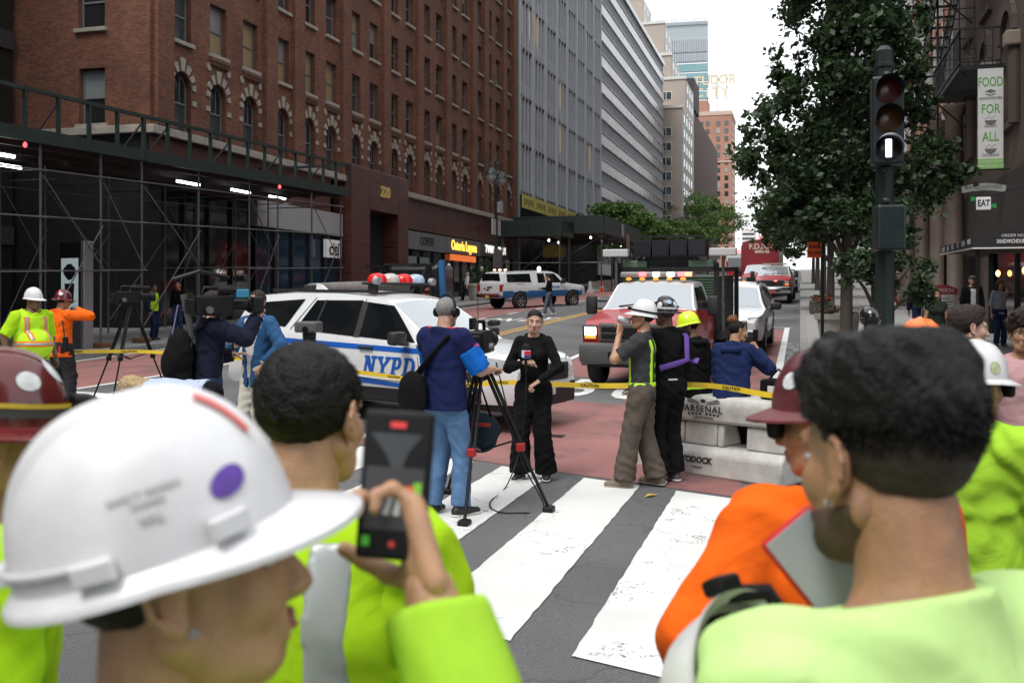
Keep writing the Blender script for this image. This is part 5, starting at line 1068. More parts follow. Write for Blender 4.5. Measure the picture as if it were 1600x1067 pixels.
# ---------------------------------------------------------------- heavy pickups / trucks
def make_truck(root, hood=REDC, cab=WHITE, L=3.5, crew=False, lit=True, z0=.0, lower=None):
    e = .95 if crew else 0
    top = [(0, 1.2), (-.05, 1.3), (-.25, 1.38), (-1.28, 1.5), (-1.4, 1.54), (-1.72, 1.82), (-2.0, 2.03), (-2.2, 2.08), (-2.9 - e, 2.09), (-3.12 - e, 2.04), (-3.2 - e, 1.5)]
    c = Car(3.2 + e, 2.03, top, [(0, 1.2), (-1.2, 1.4), (-3.2 - e, 1.43)], .56, (-.98,), .42, tumble=.26, nose=.07, tail=0, noseL=.5, crown=.05, wf=1.18)
    c.body(hood, root, 'body', None, (lambda p: p.z > 1.5 and p.x < -1.36), cab)
    for sd in (-1, 1):
        c.patch('side_glass', CGLASS, root, sd, (-2.85 if not crew else -2.75, -2.85 if not crew else -2.75, 1.5, 1.95), (-1.62, -1.98, 1.48, 1.94), .008)
        if crew: c.patch('side_glass', CGLASS, root, sd, (-3.85, -3.8, 1.5, 1.94), (-2.9, -2.9, 1.5, 1.95), .008)
        c.line('door_seam', TRIM, root, sd, [(-1.55, 1.44), (-1.5, .65)], .01); c.line('door_seam', TRIM, root, sd, [(-2.95 if not crew else -2.82, 1.44), (-2.95 if not crew else -2.82, .65)], .01)
        y = sd * (c.side(-1.72, 1.55)); arm = MB(); arm.bar((-1.7, y, 1.5), (-1.66, y + sd * .26, 1.5), .04, .04); arm.bar((-1.7, y, 1.66), (-1.66, y + sd * .26, 1.66), .04, .04); a0, a1 = sorted((y + sd * .2, y + sd * .42)); arm.rbox(-1.74, -1.58, a0, a1, 1.38, 1.78, .05); arm.build('mirror', TRIM, root, smooth=40)
        a0, a1 = sorted((sd * .66, sd * .95)); f = MB().rbox(-.14, .02, a0, a1, .98, 1.26, .03).build('headlamp_housing', TRIM, root)
        a0, a1 = sorted((sd * .68, sd * .9)); MB().rbox(.015, .04, a0, a1, 1.06, 1.22, .03).build('headlamp', LAMP if lit else LAMPC, f); MB().rbox(.012, .035, a0, a1, .99, 1.05, .02).build('turn_signal', AMB, f)
        b = MB()
        for q in range(12):
            a0_, a1_ = R(q * 15), R(q * 15 + 15); y0 = sd * 1.0; y1 = sd * 1.09
            P = [(-.98 + r_ * math.cos(a), .42 + r_ * math.sin(a)) for r_, a in ((.5, a0_), (.57, a0_), (.57, a1_), (.5, a1_))]; b.prism(P, min(y0, y1), max(y0, y1), Matrix(((1, 0, 0, 0), (0, 0, 1, 0), (0, 1, 0, 0), (0, 0, 0, 1))))
        b.build('wheel_flare', TRIM, root); wheel(root, -.98, sd * .9, .42, .27)
    c.screen('windscreen', WSG, root, -1.42, -2.0, k=.95)
    MB().box(-3.15 - e, -.2, -.75, .75, .42, .85).build('underbody', TRIM, root)
    g = MB().rbox(-.05, .03, -.64, .64, .93, 1.3, .05).build('grille', GREYP, root)
    for k in range(2): MB().rbox(.02, .045, -.58, .58, 1.0 + k * .13, 1.1 + k * .13, .02).build('grille_slot', BLK, g)
    MB().rbox(.03, .05, -.2, .2, 1.02, 1.22, .02).build('grille_centre', BLK, g)
    MB().rbox(-.12, .17, -1.0, 1.0, .5, .92, .1).build('front_bumper', GREYP if hood is REDC and not crew else CHROME, root, smooth=40); MB().rbox(.172, .178, -.42, .42, .62, .76, .01).build('bumper_intake', BLK, root)
    for sd in (-1, 1): MB().bar((-1.42, sd * .6, 1.57), (-1.5, sd * .05, 1.63), .025, .02).build('wiper', TRIM, root)
    return c
sl_ang = math.atan(.032)
def road_rot(yaw): return (Matrix.Rotation(sl_ang, 4, 'X') @ Matrix.Rotation(yaw, 4, 'Z')).to_euler()
rt = thing('red_rescue_truck', 'red and white rescue truck with lit headlights and black floodlight rig', 'truck', (-2.88, 17.7, gz(-2.78, 18.6)), rot=road_rot(R(-94))); rt.scale = (.97, .97, .925)
c = make_truck(rt)
bar = MB().rbox(-.12, .12, -.75, .75, 2.16, 2.27, .03).xf(Matrix.Translation((-2.25, 0, 0))).build('light_bar', mat('grey_light_bar', (.25, .24, .23), .3), rt)
for y, m_ in ((.66, mat('orange_strobe', (1, .25, .08), .3, emit=3, ecol=(1, .22, .1))), (.52, REDE), (.3, WE), (.0, WE), (-.28, REDE)): MB().rbox(-2.14, -2.115, y - .07, y + .07, 2.175, 2.26, .01).build('strobe', m_, bar)
for k in range(5): MB().ell((-2.1, -.56 + k * .28, 2.12), (.05, .06, .035)).build('clearance_lamp', AMB, rt, smooth=60)
MB().rbox(.04, .06, .12, .3, 1.12, 1.18, .01).build('grille_strobe', REDE, rt)
RIGM = mat('rig_black_steel', (.018, .018, .019), .5, .3); RG = mat('rig_green_box', (.09, .15, .1), .6, var=.15)
MB().box(-6.6, -3.3, -1.15, 1.15, .75, .95).build('flatbed', RIGM, rt)
for y in (-1.04, 1.04):
    MB().bar((-3.35, y, .9), (-3.35, y, 2.46), .1, .1).build('rig_post', RIGM, rt); MB().bar((-6.5, y, .9), (-6.5, y, 2.3), .1, .1).build('rig_post', RIGM, rt); MB().bar((-3.35, y, 2.3), (-6.5, y, 2.3), .08, .1).build('rig_rail', RIGM, rt)
MB().bar((-3.35, -1.06, 2.32), (-3.35, 1.06, 2.32), .1, .1).build('rig_rail', RIGM, rt)
for k in range(21): MB().bar((-3.38, -1.1, 1.0 + k * .06), (-3.38, 1.1, 1.0 + k * .06), .02, .028).build('mesh_slat', RG if k > 8 else RIGM, rt)
MB().box(-6.3, -3.5, -1.0, 1.0, .95, 2.15).build('generator_box', mat('rig_dark_box', (.03, .033, .03), .6), rt)
for s_ in (-1, 1): MB().rbox(-3.5, -3.3, min(s_ * .45, s_ * 1.0), max(s_ * .45, s_ * 1.0), 2.36, 2.52, .02).build('stowage_box', RG, rt)
MB().prism([(-.75, 2.34), (.75, 2.34), (.5, 2.6), (-.5, 2.6)], 3.45, 4.2, Matrix(((0, 0, -1, 0), (1, 0, 0, 0), (0, 1, 0, 0), (0, 0, 0, 1)))).build('mast_base', RIGM, rt)
for s_ in (-1, 1): MB().bar((-3.4, s_ * .85, 2.36), (-3.4, s_ * .5, 2.66), .06, .06).build('mast_brace', RIGM, rt)
for k in range(4):
    y = .66 - k * .39; f = MB().prism([(-.17, 2.6), (.17, 2.6), (.19, 2.98), (-.19, 2.98)], -3.15, -3.5, Matrix(((0, 0, 1, 0), (1, 0, 0, y), (0, 1, 0, 0), (0, 0, 0, 1)))).build('floodlight', RIGM, rt); MB().box(-3.14, -3.13, y - .15, y + .15, 2.64, 2.93).build('floodlight_face', mat('floodlight_dark_glass', (.012, .013, .018), .2), f)
MB().bar((-3.45, -.95, 3.06), (-3.45, .75, 3.06), .05, .05).build('mast_bar', RIGM, rt); MB().bar((-3.4, -.87, 2.58), (-3.4, -.87, 3.12), .08, .09).build('mast_post', mat('rig_rust', (.06, .035, .025), .8), rt)
for y in (1.2, -1.1):
    MB().cyl((-3.2, y, .95), (-3.2, y, 2.6), .035).build('lamp_pole', PIPE, rt); p = MB().rbox(-3.28, -3.1, y - .28, y + .28, 2.61, 2.78, .02).build('lamp_head', mat('lamp_head_grey', (.5, .5, .5), .5), rt); MB().bar((-3.2, y, 1.6), (-3.38, y * .93, 1.6), .03, .03).build('pole_clamp', PIPE, p)
for y in (-1, 1):
    for k in (0, 1): wheel(rt, -5.2, y * (.88 - k * .3), .42, .24)
# fire department trucks further up the kerb
fd = thing('fire_pickup', 'red fire department pickup with white cab roof parked at right kerb', 'truck', (-1.5, 58, gz(-1.5, 60)), rot=road_rot(R(-92))); c = make_truck(fd, crew=True, lit=False)
fl = MB().rbox(-2.3, -2.1, -.7, .7, 2.13, 2.22, .02).build('light_bar', mat('grey_light_bar', (.25, .24, .23), .3), fd)
MB().box(-6.2, -4.2, -1.0, 1.0, .7, 1.4).build('bed', REDC, fd); MB().rbox(.19, .2, -.2, .2, .55, .68, .004).build('number_plate', mat('red_plate', (.4, .05, .05), .5), fd); MB().rbox(.05, .08, .1, .25, 1.2, 1.26, .01).build('grille_strobe', REDE, fd)
for s_ in (-1, 1): wheel(fd, -5.2, s_ * .9, .42, .27)
fv = thing('fire_box_truck', 'tall red fire department box truck with round topped roof', 'truck', (-2.75, 67, gz(-2.7, 70)), rot=road_rot(R(-92)))
c = make_truck(fv, lit=False)
P = [(-1.25, .7), (1.25, .7), (1.25, 3.3), (1.1, 3.62), (.7, 3.75), (0, 3.8), (-.7, 3.75), (-1.1, 3.62), (-1.25, 3.3)]
MB().prism(P, -9, -3.0, Matrix(((0, 0, 1, 0), (1, 0, 0, 0), (0, 1, 0, 0), (0, 0, 0, 1)))).build('box_body', mat('deep_red_box', (.2, .008, .012), .35, coat=.4), fv)
text('box_lettering', 'F.D.N.Y.', .5, mat('cream_print', (.6, .55, .45), .6), fv, (-2.985, .15, 3.3), (0, 1, 0), (0, 0, 1), .002, .01); text('box_lettering', 'RMU-42', .28, mat('cream_print', (.6, .55, .45), .6), fv, (-2.985, .15, 2.95), (0, 1, 0), (0, 0, 1), .002, .01)
MB().ell((-3.2, 0, 3.9), (.12, .12, .18)).build('beacon', REDE, fv, smooth=60)
for k in range(3): MB().box(-8 + k * 1.8, -6.8 + k * 1.8, 1.252, 1.262, 1.0 + .6 * (k % 2), 1.5 + .6 * (k % 2)).build('side_decal', mat('gold_decal', (.45, .28, .06), .5), fv)
for s_ in (-1, 1): wheel(fv, -7.4, s_ * 1.0, .45, .3)
fe_ = thing('fire_engine', 'distant red fire engine with white cab top beyond the box truck', 'truck', (-4.9, 88, gz(-4.9, 92)), rot=road_rot(R(-92)))
MB().rbox(-9, 0, -1.25, 1.25, .6, 2.9, .12).build('body', REDC, fe_); MB().rbox(-2.4, .03, -1.26, 1.26, 2.2, 3.1, .12).build('cab_top', WHITE, fe_); MB().rbox(.02, .06, -1.1, 1.1, 1.75, 2.6, .06).build('windscreen', WSG, fe_); MB().rbox(-.1, .3, -1.25, 1.25, .5, .9, .06).build('front_bumper', CHROME, fe_); MB().rbox(-.5, .0, -1.0, 1.0, 3.1, 3.25, .03).build('light_bar', REDE, fe_)
for x in (-1.2, -7): 
    for s_ in (-1, 1): wheel(fe_, x, s_ * 1.1, .52, .3)
bs = thing('dark_suv', 'dark SUV parked at the kerb behind the fire trucks', 'car', (-1.2, 80, gz(-1.2, 82)), rot=road_rot(R(-91)))
top = [(0, .84), (-.2, 1.0), (-1.28, 1.15), (-2.08, 1.67), (-3.0, 1.78), (-4.5, 1.71), (-4.93, 1.1), (-5.0, .5)]
c = Car(5.0, 2.0, top, [(0, .9), (-1.2, 1.07), (-5, 1.2)], .36, (-.95, -3.81), .375, nose=.2); c.body(mat('black_car_paint', (.015, .015, .017), .25, coat=.6), bs); c.screen('windscreen', WSG, bs, -1.3, -2.05, k=.93)
for s_ in (-1, 1):
    for x in (-.95, -3.81): wheel(bs, x, s_ * .86, .375)
    MB().rbox(-.1, .0, min(s_ * .6, s_ * .85), max(s_ * .6, s_ * .85), .78, .92, .03).build('headlamp', LAMPC, bs)
    c.patch('side_glass', CGLASS, bs, s_, (-4.4, -4.3, 1.22, 1.6), (-1.55, -2.0, 1.12, 1.58), .008, 12)
# white police pickup with canopy, facing away up the street
wp = thing('police_pickup', 'white and blue police pickup with canopy and lifted tyres on far lane', 'truck', (-12.2, 54.6, gz(-12.2, 52)), rot=road_rot(R(56)))
top = [(0, .95), (-.06, 1.15), (-.3, 1.24), (-1.35, 1.36), (-1.55, 1.5), (-1.95, 1.84), (-2.3, 1.98), (-3.2, 2.01), (-5.6, 1.98), (-5.75, 1.9), (-5.93, 1.5), (-6.0, .8)]
c = Car(6.0, 2.03, top, [(0, 1.1), (-1.3, 1.28), (-6, 1.34)], .62, (-1.0, -4.75), .44, tumble=.26, nose=.1, tail=0, noseL=.5, wf=1.2)
c.body(WHITE, wp, 'body', None, (lambda p: .0 < p.z < .93 and p.x < -.3), mat('pickup_blue', (.015, .13, .34), .35, coat=.3))
for sd in (-1, 1):
    c.patch('side_glass', CGLASS, wp, sd, (-2.85, -2.85, 1.36, 1.86), (-1.72, -2.2, 1.34, 1.84), .008); c.patch('side_glass', CGLASS, wp, sd, (-3.5, -3.45, 1.36, 1.86), (-2.95, -2.95, 1.36, 1.86), .008); c.patch('side_glass', CGLASS, wp, sd, (-5.6, -5.55, 1.42, 1.84), (-3.95, -3.95, 1.4, 1.86), .008)
    mirror(c, wp, sd, -1.85, 1.33, TRIM, .2, .24); c.line('door_seam', TRIM, wp, sd, [(-2.9, 1.9), (-2.9, .65)], .012); c.line('door_seam', TRIM, wp, sd, [(-3.8, 1.95), (-3.8, .65)], .014); c.line('canopy_seam', TRIM, wp, sd, [(-5.95, 1.36), (-3.8, 1.36)], .014)
    for x in (-1.0, -4.75): wheel(wp, x, sd * .92, .44, .3, CHROME, 6)
    MB().rbox(-6.03, -5.85, min(sd * .82, sd * 1.0), max(sd * .82, sd * 1.0), .95, 1.32, .03).build('tail_lamp', REDL, wp)
    text('door_print', 'POLICE', .18, BLUE, wp, (-2.3, sd * (c.side(-2.3, 1.12) + .01), 1.12), (1 if sd < 0 else -1, 0, 0), (0, 0, 1), .001, .006); text('side_print', 'EMERGENCY', .1, mat('red_print', (.4, .05, .05), .5), wp, (-4.7, sd * (c.side(-4.7, 1.3) + .01), 1.3), (1 if sd < 0 else -1, 0, 0), (0, 0, 1), .001)
c.screen('windscreen', WSG, wp, -1.58, -2.2, k=.94)
MB().prism([(-.78, 1.42), (.78, 1.42), (.68, 1.88), (-.68, 1.88)], -5.995, -6.0, Matrix(((.0, 0, 1, .07), (1, 0, 0, 0), (0, 1, 0, 0), (0, 0, 0, 1))) ).xf(Matrix.Translation((0, 0, 0))).build('rear_glass', CGLASS, wp)
MB().box(-6.02, -5.98, -.8, .8, .85, 1.34).build('tailgate', WHITE, wp)
for q, (y, z, m_) in enumerate(((.1, 1.15, BLK), (-.1, 1.16, BLUE), (.4, 1.08, mat('red_print', (.4, .05, .05), .5)), (.15, 1.02, BLK))): MB().rbox(-6.03, -6.02, y - .1, y + .1, z - .05, z + .05, .004).build('tailgate_decal', m_, wp)
MB().rbox(-6.18, -5.98, -.98, .98, .6, .8, .04).build('rear_bumper', CHROME, wp)
for k in range(9): MB().box(-6.195, -6.18, -.9 + k * .2, -.8 + k * .2, .78, .84).build('chevron', REDL, wp)
MB().rbox(-6.2, -6.19, -.15, .15, .62, .74, .004).build('number_plate', mat('yellow_plate', (.6, .4, .05), .5), wp)
lbp = MB().rbox(-5.3, -5.15, -.6, .6, 2.03, 2.1, .02).build('light_bar', TRIM, wp)
for y in (-.45, 0, .45): MB().rbox(-5.33, -5.3, y - .1, y + .1, 2.04, 2.09, .01).build('strobe', mat('warm_strobe', (1, .8, .6), .3, emit=5, ecol=(1, .7, .45)), lbp)
MB().ell((-3.1, -.6, 2.1), (.1, .1, .12)).build('beacon', WE, wp, smooth=60)
# dark flatbed truck with lift gear behind the police SUV
ft = thing('dark_work_truck', 'dark flatbed work truck with tarp and lift arm parked behind the police SUV', 'truck', (-14.6, 33.2, gz(-15, 33)), rot=road_rot(R(90)))
MB().box(-3.6, 3.2, -1.1, 1.1, .85, 1.05).build('bed', RIGM, ft); MB().rbox(-3.4, .3, -1.15, 1.15, 1.05, 1.75, .12).build('tarp_cover', mat('grey_tarp', (.16, .15, .14), .85, var=.25, vs=3, bump=.5, bs=5), ft)
MB().rbox(3.3, 5.2, -1.05, 1.05, .7, 2.3, .15).build('cab', mat('black_car_paint', (.015, .015, .017), .25), ft)
for a_, b__ in (((.6, -.9, 1.05), (2.8, -.9, 2.35)), ((.6, .9, 1.05), (2.8, .9, 2.35)), ((2.8, -.9, 2.35), (2.8, .9, 2.35)), ((.8, -.9, 2.3), (2.9, -.9, 2.3)), ((2.9, -.9, 1.05), (2.9, -.9, 2.4)), ((2.9, .9, 1.05), (2.9, .9, 2.4)), ((.8, .9, 2.3), (2.9, .9, 2.3))): MB().bar(a_, b__, .09, .09).build('frame_bar', RIGM, ft)
MB().bar((1.6, -1.0, 1.0), (2.4, -1.0, 1.35), .12, .25).build('red_lift_arm', mat('rusty_red_paint', (.3, .05, .02), .6), ft); MB().bar((3.6, -1.15, 1.0), (3.5, -1.15, 2.5), .2, .25).build('blue_arm', mat('blue_arm_paint', (.03, .15, .35), .5), ft)
for x in (-2.4, 4.2):
    for s_ in (-1, 1): wheel(ft, x, s_ * .95, .45, .28)
# ================================================================ PEOPLE: implicit surfaces meshed by surface nets
def V3(*a): return np.array(a, float)
def cap(a, b, ra, rb=None, flat=None, clip=None, neg=False): return dict(a=np.array(a, float), b=np.array(b, float), ra=ra, rb=ra if rb is None else rb, flat=flat, clip=clip, neg=neg)
def ellp(c, r, Rm=None, neg=False): return dict(c=np.array(c, float), r=np.array(r, float), R=Rm, neg=neg, clip=None)
def prim_d(p, X):
    if 'c' in p:
        q = X - p['c']
        if p['R'] is not None: q = q @ p['R']
        q = q / p['r']; n = np.sqrt((q * q).sum(-1)); return (n - 1) * p['r'].min() * (.6 + .4 * (p['r'].max() / p['r'].min()) ** .3)
    a, b = p['a'], p['b']
    if p['flat'] is not None:
        ax, f = p['flat']; ax = np.asarray(ax, float); X = X + ((X - a) @ ax)[..., None] * ax * (1 / f - 1); b = b + ((b - a) @ ax) * ax * (1 / f - 1)
    ba = b - a; L2 = max(1e-9, ba @ ba); t = np.clip((X - a) @ ba / L2, 0, 1); d = X - a - t[..., None] * ba
    d = np.sqrt((d * d).sum(-1)) - (p['ra'] + (p['rb'] - p['ra']) * t)
    if p['flat'] is not None: d = d * (p['flat'][1] ** .5)
    return d
def prim_box(p):
    if 'c' in p: m = p['r'].max(); return p['c'] - m, p['c'] + m
    m = max(p['ra'], p['rb']); return np.minimum(p['a'], p['b']) - m, np.maximum(p['a'], p['b']) + m
def sdf_mesh(prims, h, k=.02, infl=0., cuts=(), fold=0., ff=1., extra=None, noise=0., nf=1.):
    """union of primitives -> (verts, quads)"""
    pos = [p for p in prims if not p['neg']]
    lo = np.min([prim_box(p)[0] for p in pos], 0) - infl - 2.5 * h - fold - noise; hi = np.max([prim_box(p)[1] for p in pos], 0) + infl + 2.5 * h + fold + noise
    n = np.ceil((hi - lo) / h).astype(int) + 1; f = np.full(n, 1.0)
    ax = [lo[i] + h * np.arange(n[i]) for i in range(3)]
    for p in prims:
        b0, b1 = prim_box(p); m = infl + 2.2 * k + 2.5 * h + fold + noise
        s = [slice(max(0, int((b0[i] - m - lo[i]) / h)), min(n[i], int((b1[i] + m - lo[i]) / h) + 2)) for i in range(3)]
        X = np.stack(np.meshgrid(*[ax[i][s[i]] for i in range(3)], indexing='ij'), -1); d = prim_d(p, X)
        if not p['neg']: d = d - infl
        if p['clip'] is not None:
            for nn, c in p['clip']: d = np.maximum(d, X @ np.asarray(nn, float) - c)
        g = f[s[0], s[1], s[2]]
        if p['neg']:
            q = np.clip(.5 - .5 * (g + d) / k, 0, 1); g[...] = g * (1 - q) + (-d) * q + k * q * (1 - q)
        else:
            q = np.clip(.5 + .5 * (g - d) / k, 0, 1); g[...] = g * (1 - q) + d * q - k * q * (1 - q)
    if fold or noise or cuts or extra:
        X = np.stack(np.meshgrid(*ax, indexing='ij'), -1); x, y, z = X[..., 0], X[..., 1], X[..., 2]
        if fold:
            w = np.sin(ff * (31 * z + 13 * x) + 3.2 * np.sin(ff * (9 * x + 7 * y + 5 * z)) + 2 * np.sin(ff * 17 * y)); w2 = np.sin(ff * (24 * (x - y) + 19 * z) + 3 * np.sin(ff * (11 * z - 6 * x)))
            f = f + fold * (.6 * np.sign(w) * np.abs(w) ** 1.4 + .5 * w2 * np.sin(ff * 7 * z + 2))
        if noise:
            f = f + noise * (np.sin(nf * 97 * x + 3 * np.sin(nf * 61 * z)) * np.sin(nf * 89 * y + 2 * np.sin(nf * 53 * x)) * np.sin(nf * 83 * z + 2.5 * np.sin(nf * 71 * y)) + .6 * np.sin(nf * 190 * x + nf * 120 * z) * np.sin(nf * 170 * y - nf * 90 * z))
        for nn, c in cuts: f = np.maximum(f, X @ np.asarray(nn, float) - c)
        if extra: f = extra(X, f)
    ins = f < 0
    c8 = sum(ins[i:n[0] - 1 + i, j:n[1] - 1 + j, l:n[2] - 1 + l].astype(np.int8) for i in (0, 1) for j in (0, 1) for l in (0, 1)); act = (c8 > 0) & (c8 < 8)
    I = np.argwhere(act)
    if len(I) == 0: return np.zeros((0, 3)), np.zeros((0, 4), int)
    idx = np.full(act.shape, -1, np.int64); idx[tuple(I.T)] = np.arange(len(I)); acc = np.zeros((len(I), 3)); cnt = np.zeros(len(I))
    for a in range(3):
        o1, o2 = [q for q in range(3) if q != a]
        for u in (0, 1):
            for v in (0, 1):
                A = I.copy(); A[:, o1] += u; A[:, o2] += v; B = A.copy(); B[:, a] += 1; fa = f[tuple(A.T)]; fb_ = f[tuple(B.T)]; m = (fa < 0) != (fb_ < 0); t = np.where(m, fa / np.where(m, fa - fb_, 1), 0)
                P = np.zeros((len(I), 3)); P[:, o1] = u; P[:, o2] = v; P[:, a] = t; acc += P * m[:, None]; cnt += m
    Vv = lo + h * (I + acc / cnt[:, None]); Q = []
    for a in range(3):
        o1, o2 = [(1, 2), (2, 0), (0, 1)][a]; sl0 = [slice(1, -1)] * 3; sl0[a] = slice(0, n[a] - 1); sl1 = list(sl0); sl1[a] = slice(1, n[a]); A = ins[tuple(sl0)]; B = ins[tuple(sl1)]; E = np.argwhere(A != B)
        if len(E) == 0: continue
        off = np.ones(3, int); off[a] = 0; C = E + off; fl = A[tuple(E.T)]; d1 = np.zeros(3, int); d1[o1] = 1; d2 = np.zeros(3, int); d2[o2] = 1
        g = lambda D: idx[tuple((C - D).T)]; q = np.stack([g(d1 + d2), g(d2), g(0 * d1), g(d1)], 1); q[~fl] = q[~fl][:, ::-1]; Q.append(q)
    Q = np.concatenate(Q); Q = Q[(Q >= 0).all(1)]; return Vv, Q
def np_mesh(name, parts, mats):
    """parts: list of (V, Q, matindex)"""
    V = np.concatenate([p[0] for p in parts]); offs = np.cumsum([0] + [len(p[0]) for p in parts[:-1]]); Q = np.concatenate([p[1] + o for p, o in zip(parts, offs)]); mi = np.concatenate([np.full(len(p[1]), p[2] if len(p) > 2 else 0, np.int32) for p in parts])
    me = bpy.data.meshes.new(name); me.vertices.add(len(V)); me.vertices.foreach_set('co', V.astype(np.float32).ravel()); me.loops.add(len(Q) * 4); me.loops.foreach_set('vertex_index', Q.astype(np.int32).ravel()); me.polygons.add(len(Q)); me.polygons.foreach_set('loop_start', np.arange(0, len(Q) * 4, 4, dtype=np.int32))
    for m in (mats if isinstance(mats, (list, tuple)) else [mats]): me.materials.append(m)
    me.polygons.foreach_set('material_index', mi); me.polygons.foreach_set('use_smooth', np.ones(len(Q), bool)); me.update(calc_edges=True); me.validate(); return me
def xfm(V, M): M = np.array(M); return V @ M[:3, :3].T + M[:3, 3]
# ---------------------------------------------------------------- head (origin between the ears, face toward +y)
def head_prims(f=0.):
    j = 1 - .1 * f
    P = [ellp((0, -.015, .035), (.075, .096, .083)), ellp((0, .016, -.03), (.065 * j, .072, .09)), cap((-.033 * j, .025, -.078), (.033 * j, .025, -.078), .03), cap((-.05 * j, -.01, -.045), (-.026, .05, -.09), .024), cap((.05 * j, -.01, -.045), (.026, .05, -.09), .024), ellp((0, .062, -.096), (.023, .02, .018)),
         cap((0, .086, .006), (0, .105, -.034), .008, .0125), ellp((-.0115, .095, -.037), (.0085, .011, .008)), ellp((.0115, .095, -.037), (.0085, .011, .008)), cap((-.036, .077, .021), (.036, .077, .021), .0125 - .003 * f), ellp((-.036, .052, -.026), (.028, .029, .03)), ellp((.036, .052, -.026), (.028, .029, .03)),
         cap((-.02, .0815, -.0635), (.02, .0815, -.0635), .0068), cap((-.017, .0805, -.074), (.017, .0805, -.074), .0085)]
    for s in (-1, 1): P.append(ellp((s * .032, .0985, .001), (.0165, .0165, .0095), neg=True))
    P.append(cap((-.026, .096, -.0686), (.026, .096, -.0686), .0045, neg=True))
    return P
HEADS = {}
def head_geo(h, f):
    if (h, f) not in HEADS:
        v, q = sdf_mesh(head_prims(f), h, .014); C_ = [(.012, .004), (.012, .02), (.001, .031), (-.013, .026), (-.02, .009), (-.017, -.008), (-.008, -.022), (.003, -.031), (.008, -.022)]; L = [ellp((.079, -.012, .0), (.007, .016, .027)), cap((.074, -.01, .012), (.074, -.01, -.012), .012)]
        pt = lambda y, z: (.079 + .013 * min(1, max(0, (.012 - y) / .03)), -.01 + y, z); L += [cap(pt(*a), pt(*b_), .0036 if i_ < 6 else .0055) for i_, (a, b_) in enumerate(zip(C_, C_[1:]))]; ev, eq = sdf_mesh(L, min(h, .004) if h < .01 else .006, .004); e2 = ev * np.array([-1, 1, 1])
        HEADS[(h, f)] = (np.concatenate([v, ev, e2]), np.concatenate([q, eq + len(v), eq[:, ::-1] + len(v) + len(ev)]))
    return HEADS[(h, f)]
def hair_geo(style, h):
    pl = lambda y0, z0, y1, z1: (lambda n: (n, float(np.dot(n, (0, y0, z0)))))(np.array([0, (z1 - z0), -(y1 - y0)]) / math.hypot(z1 - z0, y1 - y0) * (1 if y1 < y0 else -1) * -1)
    def keep(y0, z0, y1, z1):      # keep what lies above/behind the line front(y0,z0) -> nape(y1,z1)
        s = (z0 - z1) / (y0 - y1); n = np.array([0, s, -1.0]); n /= np.linalg.norm(n); return (n, float(n @ np.array([0, y0, z0])))
    cr = ellp((0, -.015, .035), (.075, .096, .083)); P = [cr]; kw = dict(noise=.0025, nf=1.)
    if style == 'short': return sdf_mesh([ellp((0, -.024, .04), (.083, .1, .093))], h, .01, cuts=[keep(.09, .082, -.1, -.075)], **kw)
    if style == 'crop': return sdf_mesh([ellp((0, -.018, .035), (.0772, .0965, .0862))], h, .01, cuts=[keep(.088, .085, -.1, -.085)], noise=.0012, nf=1.6)
    if style == 'thick': return sdf_mesh([ellp((0, -.024, .046), (.086, .104, .097)), ellp((0, .025, .1), (.065, .065, .04))], h, .02, cuts=[keep(.1, .075, -.1, -.08)], noise=.0035, nf=.9)
    if style == 'curly': return sdf_mesh([ellp((0, -.01, .055), (.105, .118, .1)), ellp((0, .05, .1), (.085, .06, .05))], h, .02, cuts=[keep(.13, .06, -.12, -.06)], noise=.012, nf=.55)
    if style == 'ponytail': return sdf_mesh([ellp((0, -.017, .037), (.082, .1035, .0925)), cap((0, -.105, .0), (.02, -.115, -.16), .026, .014), ellp((0, -.11, .01), (.03, .025, .03)), cap((0, .075, .1), (0, -.02, .13), .0035, neg=True)], h, .012, cuts=[(V3(0, 0, -1), .3)], extra=lambda X, f: np.maximum(np.maximum(f, np.where(X[..., 1] > -.02, (.07 - 6 * X[..., 0] ** 2) - X[..., 2], -1)), np.where(X[..., 2] < .0, X[..., 1] + .03, -1)), noise=.0006)
    if style == 'long': return sdf_mesh([ellp((0, -.02, .037), (.088, .107, .096)), cap((-.06, -.05, -.02), (-.075, -.03, -.22), .045, .035), cap((.06, -.05, -.02), (.075, -.03, -.22), .045, .035), cap((0, -.07, 0), (0, -.08, -.23), .06, .045)], h, .03, extra=lambda X, f: np.maximum(f, np.maximum(X[..., 1] - .05 - .3 * np.maximum(X[..., 2] - .03, 0) * 2, -1)), noise=.004, nf=.6)
    if style == 'wavy': return sdf_mesh([ellp((0, -.02, .04), (.1, .112, .1)), cap((-.075, -.03, -.02), (-.1, -.01, -.17), .045, .04), cap((.075, -.03, -.02), (.1, -.01, -.17), .045, .04), cap((0, -.07, 0), (0, -.08, -.2), .06, .05)], h, .03, extra=lambda X, f: np.maximum(f, X[..., 1] - .05 - .6 * np.maximum(X[..., 2] - .03, 0)), noise=.009, nf=.5)
    if style == 'bun': return sdf_mesh([ellp((0, -.022, .037), (.079, .1, .089)), ellp((0, -.075, .125), (.05, .05, .045))], h, .012, cuts=[keep(.088, .09, -.1, -.08)], noise=.003, nf=.8)
HAIRS = {}
def hair_get(style, h):
    if (style, h) not in HAIRS: HAIRS[(style, h)] = hair_geo(style, h)
    return HAIRS[(style, h)]
